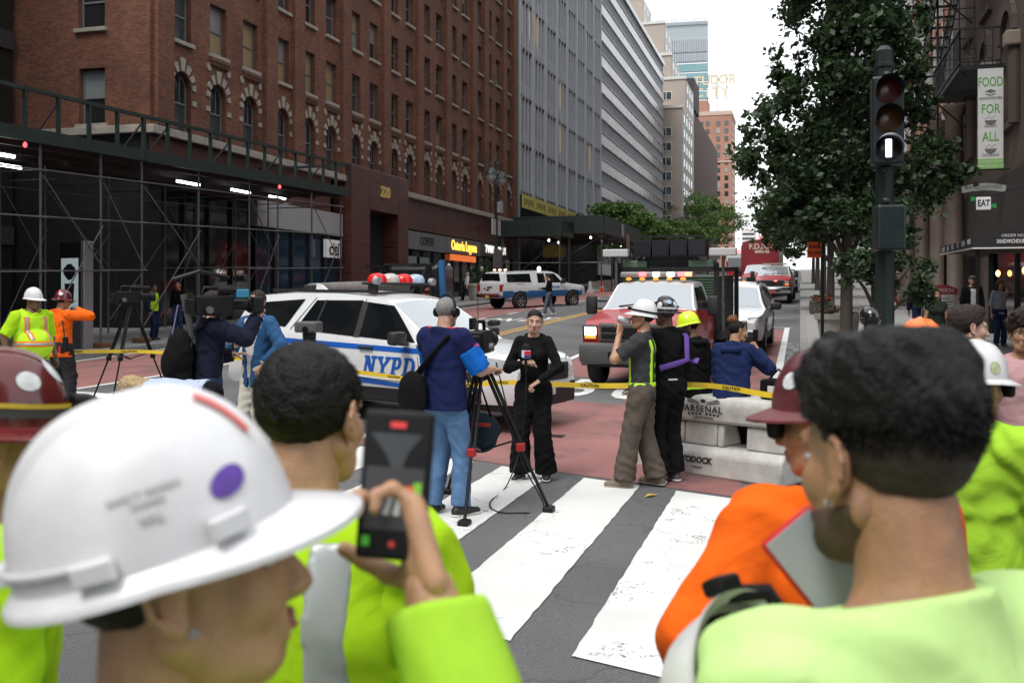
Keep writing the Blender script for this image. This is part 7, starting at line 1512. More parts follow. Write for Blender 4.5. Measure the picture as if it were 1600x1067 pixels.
# ---- tripods and video cameras
def tripod(label, c, feet, apex, red=True, lab2=None):
    t = thing('tripod', label, 'tripod', c); c = Vector(c); TM = mat('tripod_black', (.008, .008, .009), .45, spec=.25)
    for f in feet:
        f = Vector(f) - c; a = Vector((f.x * .08, f.y * .08, apex)); m_ = a.lerp(f, .55)
        lg = MB(); lg.cyl(a + Vector((.02, 0, 0)), m_ + Vector((.02, 0, 0)), .016); lg.cyl(a - Vector((.02, 0, 0)), m_ - Vector((.02, 0, 0)), .016); lg.cyl(m_, f + Vector((0, 0, .03)), .014); leg = lg.build('leg', TM, t, smooth=50)
        MB().rbox(m_.x - .035, m_.x + .035, m_.y - .03, m_.y + .03, m_.z - .035, m_.z + .035, .01).build('leg_clamp', mat('tripod_red', (.35, .01, .01), .4) if red else TM, leg); MB().rbox(f.x - .045, f.x + .045, f.y - .06, f.y + .06, f.z, f.z + .05, .015).build('rubber_foot', BLK, leg)
        q = a.lerp(f, .5); MB().bar((0, 0, q.z - .1), q, .02, .015).build('spreader', TM, t)
    MB().lathe([(.0, apex - .12), (.05, apex - .1), (.06, apex), (.045, apex + .05), (.055, apex + .1), (.0, apex + .13)], 16).build('fluid_head', TM, t, smooth=40); return t
def video_camera(label, loc, rz, s=1., mic=True):
    v = thing('video_camera', label, 'camera', loc, rz); K = mat('camera_black', (.007, .007, .008), .45, var=.2, vs=20, spec=.25)
    MB().rbox(-.065 * s, .065 * s, -.2 * s, .12 * s, 0, .17 * s, .02).build('camera_body', K, v); MB().lathe([(.045 * s, 0), (.05 * s, .02 * s), (.05 * s, .12 * s), (.062 * s, .13 * s), (.062 * s, .2 * s), (.0, .19 * s)], 20, Matrix.Translation((0, .12 * s, .09 * s)) @ Matrix.Rotation(R(-90), 4, 'X')).build('lens', K, v, smooth=40)
    MB().tube([(0, -.14 * s, .17 * s), (0, -.12 * s, .235 * s), (0, .08 * s, .235 * s), (0, .1 * s, .17 * s)], .014 * s, 8).build('handle', K, v, smooth=50); MB().rbox(-.1 * s, -.07 * s, .02 * s, .16 * s, .17 * s, .26 * s, .01).build('monitor', K, v)
    if mic: MB().cyl((.075 * s, -.02 * s, .22 * s), (.075 * s, .24 * s, .22 * s), .022 * s).build('shotgun_mic', mat('black_foam', (.012, .012, .012), .95), v, smooth=50)
    MB().rbox(-.05 * s, .05 * s, -.27 * s, -.2 * s, .01, .14 * s, .01).build('battery', K, v); MB().cyl((0.09 * s, -.1 * s, .05 * s), (.12 * s, -.1 * s, .05 * s), .03 * s).build('dial', mat('camera_grey', (.1, .1, .1), .4), v); MB().tube([(-.04, -.1, .0), (-.1, -.2, -.15), (-.02, -.25, -.3)], .006, 6).build('lead', BLK, v); MB().cyl((.03, -.19 * s, .17 * s), (.03, -.21 * s, .55 * s), .003).build('aerial', BLK, v)
    return v
tc_ = (-2.62, 8.1, .05); tripod('black tripod with red clamps standing on crosswalk between operator and reporter', tc_, [(-2.55, 7.46, .05), (-2.04, 8.17, .045), (-3.1, 8.6, .06)], 1.2)
video_camera('professional video camera on the crosswalk tripod pointed at the reporter', (-2.62, 8.1, 1.38), FA(-12), 1.15)
MB_ = MB().cyl((0, -.05, 1.34), (.28, -.42, 1.22), .012); pb_ = thing('camera_bag', 'dark teal camera bag with red trim hanging on crosswalk tripod', 'bag', (-2.66, 8.16, 0))
V, Q = sdf_mesh([ellp((.02, .02, .72), (.17, .12, .14)), ellp((0, .02, .62), (.15, .11, .1))], .012, .03, fold=.006); put('bag_body', np_mesh('bag_body', [(V, Q)], cloth('dark_teal_nylon', (.02, .035, .045), .2)), pb_); MB().rbox(-.14, .14, -.12, -.1, .76, .79, .005).build('red_trim', mat('red_trim_web', (.4, .02, .02), .7), pb_); MB().tube([(-.12, 0, .8), (0, 0, 1.15), (.12, 0, .8)], .012, 6).build('strap', BLKC, pb_)
lt = (-10.66, 14.1, .15); tripod('tall black tripod standing on the stop line at left', lt, [(-11.12, 13.75, .16), (-10.55, 13.5, .17), (-10.3, 14.6, .19)], 1.52, False)
video_camera('video camera on the tall left tripod under the scaffold', (-10.66, 14.1, 1.74), FA(-60), 1.2)
# ---- workers at the barrier
p = Person('worker in charcoal tee and lime harness drinking from a can', (-1.46, 9.55, .033), FA(74), 1.74, 1.0, .011, SK_O, head=(R(4), R(-8), 0), arms=(((-.1, .21, 1.47), (-.5, .5, -1)), ((.22, .1, .9), None)), hands=('hold', 'relaxed'), legs=(((-.1, .16, .075), None, .15), ((.12, -.12, .075), None, -.35)), hand_rot=(R(60), 0))
p.shirt(GREYC, .8, .02, -.12, .006); p.trousers(KHAKI, .024, .007, .985, .04, 1.1); p.shoes(BOOT, mat('pale_sole', (.3, .27, .22), .8), 1.12); p.hair('short', HB); p.face(HB)
hat(p, HATW, 'cap', R(2), 0, ((R(20), R(30), .03, STW),), BLKC, True)
HL = cloth('lime_webbing', (.5, .85, .05)); p.band('harness_belt', HL, .015, .06, .032)
for sg in (-1, 1): p.band('harness_strap', HL, .06, .47, .028, (sg * .09 - .022, sg * .09 + .022))
cn = thing('drink_can', 'silver drink can raised to the mouth of the charcoal tee worker', 'can'); MWp = Matrix.LocRotScale(p.o.location, p.o.rotation_euler, p.o.scale); cc = MWp @ Vector(p.H + p.hr @ V3(0, .105, -.062)); fw_ = (MWp.to_3x3() @ Vector(p.hr @ V3(0, 1, .12))).normalized(); MB().tube([cc, cc + fw_ * .012, cc + fw_ * .02, cc + fw_ * .125, cc + fw_ * .132], [.024, .031, .033, .033, .026], 18).build('can_body', mat('silver_can', (.5, .5, .52), .3, .7, var=.25, vs=30), cn, smooth=30)
p = Person('worker all in black with black stickered hard hat and purple strap, back turned', (-1.27, 9.92, .027), FA(22), 1.78, 1.0, .011, SK_B, arms=(((-.12, .26, 1.12), None), ((.1, .27, 1.15), None)), hands=('hold', 'hold'), head=(R(25), R(2), 0))
p.shirt(BLKC, 1.95, .02, -.08, .006); p.trousers(BLKC, .026, .008, .985, .035, 1.12); p.shoes(mat('grey_work_shoe', (.09, .088, .085), .8), SOLW, 1.08); p.hair('short', mat('patterned_bandana', (.03, .028, .028), .9, var=.9, vs=120))
hat(p, HATK, 'full', R(4), 0, ((R(-90), R(30), .03, STW), (R(-50), R(35), .026, STW), (R(-130), R(40), .024, STB), (R(180), R(25), .026, STW), (R(140), R(45), .02, STW)), STW, True)
PU = cloth('purple_webbing', (.13, .07, .3)); strap(p, 'purple_strap', [p.S[1] + V3(-.02, .02, .085), p.S[1] + V3(-.02, -.11, .0), p.C + V3(.13, -.165, -.12), p.P + V3(.0, -.155, .2), p.P + V3(-.15, -.12, .16)], .028, PU, .25); strap(p, 'purple_strap', [p.C + V3(.13, -.165, -.12), p.C + V3(.24, -.12, -.16), p.C + V3(.3, -.06, -.12)], .028, PU, .3); MB().rbox(-.08, .02, -.165, -.16, 1.0, 1.015, .003).build('belt_label', SOLW, p.o)
def barrier_pt(t, back=.2): return (-.95 + math.cos(R(-29)) * t + .485 * back, 10.42 + math.sin(R(-29)) * t + .874 * back)
bx_, by_ = barrier_pt(-.22); p = Person('woman in black hoodie and yellow green hard hat sitting on the plastic barrier', (bx_, by_, .02), FA(35), 1.66, .98, .011, SK_B, female=1., sit=.93, head=(R(45), R(4), 0), lean=R(8), arms=(((-.1, .3, 1.02), None), ((.12, .3, 1.02), None)), legs=(((-.1, .36, .09), (0, 1, .6), .1), ((.1, .38, .09), (0, 1, .6), -.1)))
p.shirt(BLKC, 1.95, .03, -.12, .007, 'hoodie'); p.trousers(BLKC, .018); p.shoes(SHB); p.hair('short', HB); p.face(HB); p.band('lime_belt', HL, -.03, .005, .036); hat(p, HATY, 'cap', R(-2)); strap(p, 'hood', [p.N + V3(-.1, .0, .0), p.N + V3(-.06, -.1, -.02), p.N + V3(.06, -.1, -.02), p.N + V3(.1, .0, .0)], .045, BLKC, .8)
MB().rbox(-.06, .06, .088, .098, -.008, .02, .006).xf(p.HM).build('sunglasses', BLK, p.o)
bx_, by_ = barrier_pt(.2); p = Person('woman in navy hoodie sitting on the barrier taking a phone picture', (bx_, by_, .01), FA(-28), 1.66, 1.12, .011, SK_T, female=1., sit=.9, head=(R(-52), R(4), 0), lean=R(10), arms=(((-.05, .32, 1.02), None), ((.2, .27, 1.36), (.8, -.5, -1))), hands=('relaxed', 'phone'), legs=(((-.1, .36, .09), (0, 1, .6), .1), ((.1, .38, .09), (0, 1, .6), -.1)), hand_rot=(0, R(-60)))
p.shirt(cloth('navy_fleece', (.012, .022, .075), .12), 1.95, .034, -.1, .007, 'hoodie'); p.trousers(BLKC, .018); p.shoes(SHB); p.hair('bun', HB); p.face(HB, (.3, .1, .09)); strap(p, 'hood', [p.N + V3(-.11, .02, -.01), p.N + V3(-.07, -.12, -.04), p.N + V3(.07, -.12, -.04), p.N + V3(.11, .02, -.01)], .055, cloth('navy_fleece', (.012, .022, .075)), .8)
V, Q = sdf_mesh([ellp((0, -.078, .125), (.056, .056, .05))], .006, .01, noise=.007, nf=.8); put('hair_bun', np_mesh('hair_bun', [(xfm(V, np.array(p.HM)), Q)], HAU), p.o)
MWn = Matrix.LocRotScale(p.o.location, p.o.rotation_euler, p.o.scale); pw = MWn @ Vector(p.wr[1] + V3(-.02, .04, .1)); ph = thing('phone', 'dark phone held up by the woman in the navy hoodie', 'phone', pw, FA(-60)); MB().rbox(-.037, .037, -.004, .004, -.03, .12, .006).build('phone_case', BLK, ph); MB().cyl((-.02, .004, .1), (-.02, .0055, .1), .009).build('lens', CGLASS, ph)
bgx, bgy = barrier_pt(.74, .2); bb_ = thing('equipment_bag', 'small black equipment bag on the right end of the barrier', 'bag', (bgx, bgy, .84), R(-29)); MB().rbox(-.15, .17, -.12, .12, 0, .2, .03).build('bag_body', BLKC, bb_, smooth=40); MB().rbox(-.05, .05, -.128, -.12, .06, .14, .005).build('white_label', SOLW, bb_); MB().tube([(-.1, 0, .2), (0, 0, .3), (.12, 0, .2)], .01, 6).build('handle', BLKC, bb_)
# ---- water-filled barrier
wbz = gz(-.95, 10.42); wb_ = thing('plastic_barrier', 'dirty white water filled plastic barrier on the red bus lane', 'barrier', (-.95, 10.42, wbz - .01), R(-29))
PLA = mat('dirty_white_plastic', (.50, .485, .455), .5, var=.22, vs=5, bump=.12, bs=20); EX = lambda: Matrix(((0, 0, 1, 0), (1, 0, 0, 0), (0, 1, 0, 0), (0, 0, 0, 1)))
def ext(nm, prof, x0, x1, bev=.025): o = MB().prism(prof, x0, x1, EX()).build(nm, PLA, wb_, smooth=40, bevel=bev); return o
ext('base', [(-.06, 0), (.5, 0), (.5, .24), (.44, .31), (0, .31), (-.06, .24)], -.92, .92, .03)
for x0, x1 in ((-.92, -.62), (-.36, -.28), (-.28, .12), (.12, .2), (.46, .92)): ext('web', [(.04, .312), (.4, .312), (.38, .545), (.06, .545)], x0 + .004, x1 - .004, .02)
ext('top_beam', [(.02, .55), (.42, .55), (.43, .76), (.39, .83), (.05, .83), (.01, .76)], -.92, .92, .035)
DK = mat('barrier_black_print', (.03, .03, .032), .7); tp = text('barrier_lettering', 'ARSENAL', .092, DK, wb_, (-.02, .004, .69), (1, 0, 0), (0, 0, 1), .001, .002, sx=1.1, spacing=1.15); text('barrier_lettering', 'YODOCK', .085, DK, wb_, (-.06, -.064, .17), (1, 0, 0), (0, 0, 1), .001, .004, sx=1.0, shear=.15)
text('barrier_lettering', 'CALIFORNIA', .034, DK, wb_, (-.02, .006, .6), (1, 0, 0), (0, 0, 1), .001, .001, spacing=1.3)
for k in range(2): MB().box(-.12 + .02 * k, .02 - .02 * k, -.0625, -.0615, .1 - k * .014, .106 - k * .014).build('small_print', DK, wb_)
for sg in (-1, 1):
    for k in range(3): MB().prism([(-.02 + sg * .04, .735 + .012 * k), (-.02 + sg * .2, .76 + .014 * k), (-.02 + sg * (.21 - .02 * k), .768 + .014 * k), (-.02 + sg * .05, .742 + .012 * k)][::sg], .0, .0012, Matrix(((1, 0, 0, 0), (0, 0, -1, .0095), (0, 1, 0, 0), (0, 0, 0, 1)))).build('emblem_feather', DK, wb_)
    for k in range(4): MB().prism([(-.02 + sg * (.02 + .045 * k), .648 - .006 * k), (-.02 + sg * (.06 + .045 * k), .652), (-.02 + sg * (.05 + .045 * k), .632 - .004 * k), (-.02 + sg * (.03 + .045 * k), .626)][::sg], 0, .0012, Matrix(((1, 0, 0, 0), (0, 0, -1, .0105), (0, 1, 0, 0), (0, 0, 0, 1)))).build('emblem_branch', DK, wb_)
MB().ell((-.02, .006, .775), (.035, .003, .018), 12, 6).build('emblem_head', DK, wb_)
# ---- caution tape
TP = [(-11.1, 10.6, 1.04), (-10.45, 12.75, 1.02), (-8.9, 13.2, .98), (-5.6, 12.3, .83), (-4.2, 11.6, .77), (-3.2, 10.9, .88), (-1.98, 10.02, .95), (-.95, 10.16, .97), (-.3, 9.75, .93), (.1, 9.5, .92)]
tpth = smooth_path(TP, 6); b = MB(); n = len(tpth); rt_ = random.Random(5); W_ = .027
V = []
for i, q in enumerate(tpth):
    tw_ = .25 * math.sin(i * .7); V += [q + Vector((tw_ * .01, tw_ * .012, W_)), q - Vector((tw_ * .01, tw_ * .012, W_))]
b.add(V, [(2 * i, 2 * i + 1, 2 * i + 3, 2 * i + 2) for i in range(n - 1)]); b.build('tape', None or mat('yellow_caution_tape', (.75, .52, .03), .45, spec=.6), None, smooth=60)
tape = bpy.data.objects['tape']; tape.name = 'caution_tape'; tag(tape, 'long yellow caution tape stretched across the street from left to barrier', 'tape')
acc = 0
for i in range(n - 1):
    a, c_ = tpth[i], tpth[i + 1]; acc += (c_ - a).length
    if acc > .62:
        acc = 0; d = (c_ - a).normalized(); text('tape_lettering', 'CAUTION', .042, BLK, tape, (a + c_) / 2 + Vector((d.y, -d.x, 0)) * .006, d, Vector((0, 0, 1)), .0, .001, sx=1.25)
# ---- left group
p = Person('heavy set worker in lime tee and reflective vest with white hard hat at left', (-9.83, 10.95, .165), FA(-128), 1.76, 1.26, .012, SK_B, belly=.9, arms=(((-.3, .06, .88), None), ((.34, .02, .9), (1, -.5, 0))), head=(R(18), R(6), 0))
p.shirt(LIME, .95, .022, -.12, .007); p.trousers(cloth('camouflage_twill', (.07, .065, .05), .7), .022, .008, .98, .03, 1.08); p.shoes(BOOT, None, 1.1); p.hair('crop', HB); p.face(HB, (.2, .08, .07)); hat(p, HATW, 'cap', R(3)); p.vest(cloth('lime_mesh_vest', (.46, .78, .03), .08), .034, -.08)
p.band('orange_band', ORT, .07, .15, .038); p.band('reflective_band', REFL, .09, .13, .041)
for sg in (-1, 1): p.band('orange_band', ORT, .15, .47, .037, (sg * .12 - .035, sg * .12 + .035)); p.band('reflective_band', REFL, .15, .47, .0395, (sg * .12 - .02, sg * .12 + .02))
p = Person('worker in orange long sleeve shirt and maroon brimmed hard hat on a call', (-10.68, 12.49, .158), FA(-28), 1.75, 1.14, .012, SK_T, arms=(((-.28, .02, .88), None), ((.16, .17, 1.5), (1, .2, -.35))), hands=('relaxed', 'hold'), head=(R(-12), R(8), 0), stance=.13)
p.shirt(ORNG, 1.95, .022, -.16, .007); p.trousers(DKP, .026, .009, .985, .035, 1.1); p.shoes(SHB, None, 1.1); p.hair('crop', HB); hat(p, HATM, 'full', R(2), 0, ((R(-40), R(30), .026, STW), (R(-120), R(30), .02, STW), (R(-60), R(55), .02, STR)))
p.band('shirt_print', mat('grey_shirt_print', (.5, .16, .03), .8), .28, .4, .0265, (-.17, -.05), 1.); p.band('shirt_print', mat('dark_shirt_print', (.14, .09, .06), .8, var=.5, vs=30), .16, .34, .0268, (-.14, -.09), 1.)
rd = thing('two_way_radio', 'black two way radio clipped to the belt of the orange shirt worker', 'radio', p.o.location, p.o.rotation_euler.z); MB().rbox(.2, .28, -.13, -.07, .92, 1.1, .015).build('radio_body', BLK, rd); MB().cyl((.22, -.1, 1.1), (.17, -.1, 1.34), .008).build('aerial', BLK, rd); MB().rbox(.14, .18, -.15, -.12, .86, .96, .01).build('red_key', mat('red_trim_web', (.4, .02, .02), .7), rd)
# shoulder camera operator, presenter, bending woman
p = Person('camera operator in dark navy jacket with black backpack shouldering a big camera', (-5.5, 8.40, .107), FA(-58), 1.80, 1.08, .012, SK_L, arms=(((-.12, .3, 1.15), None), ((.2, .42, 1.52), (.6, -.2, -1))), hands=('relaxed', 'grip'), head=(R(-4), R(4), R(-6)), lean=R(4))
p.shirt(cloth('dark_navy_shell', (.012, .014, .028), .2), 1.95, .034, -.22, .009, 'jacket'); p.trousers(DENd, .02); p.shoes(SHB, SOLW); p.hair('short', HDB); p.face(HDB)
vc = video_camera('big shoulder mounted broadcast camera on the navy jacket operator', (0, 0, 0), FA(-58), 1.12); MWo = Matrix.LocRotScale(p.o.location, p.o.rotation_euler, p.o.scale); vc.location = MWo @ Vector((.19, .06, 1.53)); MB().rbox(-.09, .09, .3, .42, .02, .18, .02).build('matte_box', BLK, vc); MB().rbox(.08, .13, .14, .26, .17, .25, .01).build('viewfinder', mat('blue_viewfinder', (.03, .2, .35), .4), vc); MB().tube([(-.1, -.3, .2), (-.13, -.2, -.25), (-.1, 0, -.3), (-.08, .05, .1)], .03, 8, flat=.25).build('strap', mat('grey_webbing', (.11, .11, .1), .8), vc); MB().tube([(-.1, -.35, .1), (-.2, -.4, -.3), (-.1, -.25, -.7), (.1, -.1, -.95), (.12, -.12, -1.15)], .007, 6).build('lilac_cable', mat('lilac_cable', (.3, .25, .42), .6), vc, smooth=60)
MB().tube([(.0, -.42, .34), (.1, -.2, .42), (.0, .1, .36)], .02, 6).build('top_rig', BLK, vc)
bp_ = thing('backpack', 'large black backpack on the shoulder camera operator', 'backpack', p.o.location, p.o.rotation_euler.z); V, Q = sdf_mesh([ellp((0, -.25, 1.2), (.18, .13, .25)), ellp((0, -.34, 1.1), (.14, .08, .15)), ellp((0, -.24, .98), (.16, .11, .12))], .013, .04, fold=.006); put('bag_body', np_mesh('bag_body', [(V, Q)], BLKC), bp_)
for sg in (-1, 1): MB().tube([(sg * .1, -.15, 1.42), (sg * .12, .0, 1.5), (sg * .13, .12, 1.4), (sg * .15, .1, 1.15), (sg * .16, -.1, 1.02)], .025, 8, flat=.35).build('shoulder_strap', BLKC, bp_, smooth=60)
p = Person('presenter in blue blazer and cream trousers holding a microphone', (-5.62, 9.55, .112), FA(148), 1.80, 1.02, .012, SK_T, arms=(((-.24, .16, 1.0), (-1, -.4, -.3)), ((.06, .24, 1.22), (1, -.3, -.8))), hands=('hold', 'grip'), head=(R(10), 0, 0))
BLZ = cloth('blue_blazer', (.03, .09, .2), .15); p.shirt(cloth('pale_pink_shirt', (.6, .55, .55)), 1.97, .014, -.1); p.trousers(CREAM, .018, .006, .98, .02, 1.02); p.shoes(mat('brown_shoe', (.1, .05, .03), .5)); p.hair('short', HDB); p.face(HDB, beard=None)
P_ = p.torso(.2)
for i in range(2): P_ += p.upper(i) + p.fore(i, .9)
def open_front(X, f):
    rel = (X - p.P) @ p.Rt; f = np.maximum(f, np.minimum(-.2 - rel[..., 2], np.where(p.armfree(X), 1, -1))); v = (np.abs(rel[..., 0]) - .02 - .12 * np.clip((rel[..., 2] - .05) / .45, 0, 1)); f = np.where(rel[..., 1] > .03, np.maximum(f, -v), f); return np.maximum(f, rel[..., 2] + .3 * rel[..., 1] - .52 - np.maximum(np.abs(rel[..., 0]) - .08, 0) * 3)
p.garment('blazer', P_, BLZ, .026, (), .006, 1.5, extra=open_front)
mm = thing('microphone', 'slim black microphone held by the presenter in blue blazer', 'microphone'); MWm = Matrix.LocRotScale(p.o.location, p.o.rotation_euler, p.o.scale); w_ = Vector(p.wr[1]) + Vector((-.02, .06, 0)); MB().tube([MWm @ (w_ + Vector((0, 0, -.08))), MWm @ (w_ + Vector((0, .01, .12)))], [.012, .017], 10).build('handle', BLK, mm); MB().ell(MWm @ (w_ + Vector((0, .01, .16))), (.026, .026, .034)).build('foam_head', BLK, mm, smooth=80)
p = Person('blonde woman in pale blue shirt bending down beside the camera crew', (-5.1, 7.75, .1), FA(88), 1.66, .95, .012, SK_L, female=1., lean=R(88), head=(0, R(-10), 0), arms=(((-.12, .5, .45), (-1, 0, 0)), ((.12, .5, .45), (1, 0, 0))), legs=(((-.1, .05, .075), None, .1), ((.1, .0, .075), None, -.1)))
p.shirt(cloth('pale_blue_cotton', (.42, .48, .62), .06), 1.6, .03, -.04, .008); p.trousers(BLKC, .018); p.shoes(SHB); p.hair('long', HBL); p.face(HBR)
# ---- pavement bystanders and passers-by (smaller in the picture)
def extra_person(label, x, y, face, top, bot, sk, hair, hm, h=1.74, f=0., lod=.02, kerb=0., sleeve=1.95, shoe=SHB, **kw):
    q = Person(label, (x, y, gz(x if abs(x) < 18 else -18, y) + kerb), FA(face), h, kw.pop('bulk', 1.), lod, sk, female=f, **kw); q.shirt(top, sleeve, .02, -.1, .004); q.trousers(bot, .018, .004); q.shoes(shoe)
    if hair: q.hair(hair, hm); q.face(hm)
    return q
q = extra_person('man in black standing under the scaffold with a white badge', -19.5, 28.2, 170, BLKC, DENd, SK_T, 'crop', HB, kerb=.16); q.band('badge', SOLW, .33, .37, .024, (.04, .09), -1.)
q = extra_person('person in navy clothes and lime vest behind a scaffold post', -19.0, 26.2, -110, NAVY, NAVY, SK_B, 'short', HB, 1.7, kerb=.16); q.vest(LIME, .03)
q = extra_person('man in black suit and white shirt by the shop planters', -20.0, 55.8, 175, cloth('black_suit', (.012, .012, .014)), BLKC, SK_D, 'crop', HB, 1.82, kerb=.16); q.band('shirt_front', SOLW, .2, .47, .0235, (-.04, .04), -1.)
extra_person('grey haired man in white shirt leaning between the planters', -20.0, 58.9, 95, cloth('white_cotton', (.6, .6, .6)), BLKC, SK_L, 'crop', HG, 1.78, kerb=.16, lean=R(-8), legs=(((-.1, .3, .075), None, .1), ((.1, .22, .075), None, -.1)))
q = extra_person('pedestrian in black top crossing the road looking at a phone', -10.44, 41.9, 78, BLKC, cloth('grey_jeans', (.1, .11, .13), .2), SK_T, 'short', HDB, 1.78, shoe=SOLW, head=(0, R(22), 0), arms=(((-.1, .32, 1.15), None), ((.1, .3, 1.15), None)), hands=('hold', 'hold'), legs=(((-.08, .2, .075), None, 0), ((.08, -.2, .1), None, 0)))
pz = thing('phone', 'small phone in the hands of the pedestrian crossing the road', 'phone', (0, 0, 0)); MWq = Matrix.LocRotScale(q.o.location, q.o.rotation_euler, q.o.scale); b = MB().rbox(-.04, .04, .36, .48, 1.16, 1.175, .004); b.xf(MWq).build('phone_case', BLK, pz)
q = extra_person('man in dark navy jacket and black cap on right pavement', 3.0, 27.9, 168, NAVY, DENd, SK_D, 'crop', HB, 1.82, kerb=.16, bulk=1.12); MB().ell((0, -.01, .07), (.087, .108, .06), 14, 8).xf(q.HM).build('cap', BLK, q.o, smooth=60); MB().rbox(-.06, .06, .08, .16, .06, .07, .004).xf(q.HM).build('cap_peak', BLK, q.o)
extra_person('woman with long dark hair in dark green sleeveless top on right pavement', 2.63, 21.6, 172, cloth('dark_green_top', (.02, .028, .022)), BLKC, SK_T, 'long', HDB, 1.62, 1., kerb=.16, sleeve=.35, lod=.016)
q = extra_person('man in cap, black jacket over white shirt and blue jeans walking on right pavement', 4.45, 29.2, 172, BLKC, cloth('light_blue_jeans', (.17, .27, .42), .2), SK_L, 'crop', HG, 1.78, kerb=.16, bulk=1.1, shoe=mat('brown_shoe', (.1, .05, .03), .5)); q.band('shirt_front', cloth('white_cotton', (.6, .6, .6)), -.06, .47, .0235, (-.075, .075), -1.); MB().ell((0, -.01, .07), (.087, .108, .06), 14, 8).xf(q.HM).build('cap', mat('olive_cap', (.06, .055, .04), .8), q.o, smooth=60); MB().rbox(-.06, .06, .08, .17, .06, .07, .004).xf(q.HM).build('cap_peak', mat('olive_cap', (.06, .055, .04), .8), q.o)
extra_person('woman with curly brown hair in pale blue top and dark jeans on right pavement', 4.9, 27.9, 178, cloth('pale_blue_cotton', (.42, .48, .62)), DENd, SK_L, 'wavy', HBR, 1.68, 1., kerb=.16, sleeve=1.2, arms=(((.05, .2, 1.1), None), (None, None)), shoe=mat('brown_shoe', (.1, .05, .03), .5))
extra_person('far walker in pale top and red trousers on right pavement', 4.3, 51, 30, cloth('pale_grey_top', (.4, .4, .4)), cloth('red_trousers', (.3, .05, .06)), SK_L, 'short', HDB, 1.72, 1., lod=.026, kerb=.16, legs=(((-.08, .22, .075), None, 0), ((.08, -.22, .12), None, 0)))
# ---- crowd on the right, middle distance
q = extra_person('onlooker in a glossy black helmet in front of the signal pole', .74, 11.56, -10, BLKC, BLKC, SK_D, None, None, 1.70, lod=.016, kerb=0); MB().lathe([(.128 * math.cos(a) if a > -.6 else .1, .128 * math.sin(a)) for a in np.linspace(-.7, math.pi / 2, 16)], 28, q.HM @ Matrix.Translation((0, -.012, .045)) @ Matrix.Diagonal((.95, 1.12, 1, 1))).build('helmet', mat('gloss_black_helmet', (.012, .012, .012), .12, coat=.6), q.o, smooth=60)
extra_person('short onlooker with cropped black hair behind the curly haired man', .26, 9.45, 5, GREYC, BLKC, SK_D, 'crop', HB, 1.55, lod=.014)
q = extra_person('onlooker in an orange hard hat with round white sticker', .5, 4.62, -10, BLKC, DENd, SK_B, 'crop', HB, 1.72, lod=.012, bulk=.92); hat(q, HATO, 'cap', R(14), 1, ((R(-75), R(22), .026, STW), (R(-115), R(28), .024, mat('worn_dark_mark', (.2, .06, .02), .8, var=.5, vs=60))))
q = extra_person('young man with thick brown hair in profile wearing a black tee', .956, 6.52, -92, BLKC, DENd, SK_L, 'thick', HDB, 1.79, lod=.01, sleeve=.8)
q = extra_person('person with curly hair and round glasses in a pink polo at right edge', 1.36, 6.95, 158, cloth('dusty_pink_polo', (.5, .3, .31)), DENd, SK_O, 'curly', HDB, 1.75, lod=.01, sleeve=.9)
gl = MB()
for sg in (-1, 1): gl.tube([Vector((sg * .033 + .024 * math.cos(a), .094, .0 + .022 * math.sin(a))) for a in np.linspace(0, 2 * math.pi, 18)], .0018, 6, False)
gl.tube([(-.009, .096, .004), (.009, .096, .004)], .0018, 6); gl.xf(q.HM).build('glasses', mat('brass_wire', (.3, .2, .08), .3, .8), q.o, smooth=60)
p = Person('worker in bright lime hoodie and white hard hat with folded arms at right', (.575, 3.8, 0), FA(-62), 1.66, 1.1, .009, SK_T, arms=(((-.02, .24, 1.12), (-1, -.1, -.4)), ((.02, .27, 1.08), (1, -.1, -.4))), hands=('hold', 'hold'), head=(R(0), R(4), 0))
p.shirt(LIME2, 1.95, .036, -.14, .009, 'hoodie'); p.trousers(DKP, .02); p.shoes(BOOT); p.hair('crop', HB); p.face(HB); hat(p, HATW, 'cap', R(2), 1, ((R(-10), R(18), .022, STG),), None)
V, Q = sdf_mesh([cap(p.N + V3(-.09, .02, .0), p.N + V3(0, -.12, .02), .05, .06), cap(p.N + V3(.09, .02, .0), p.N + V3(0, -.12, .02), .05, .06), cap(p.N + V3(0, -.13, .02), p.N + V3(0, -.15, -.14), .07, .05)], .01, .04, fold=.006, ff=1.4); put('hood', np_mesh('hood', [(V, Q)], LIME2), p.o); MB().rbox(-.085, .085, .082, .11, -.03, .02, .012).xf(p.HM).build('safety_glasses', BLK, p.o)
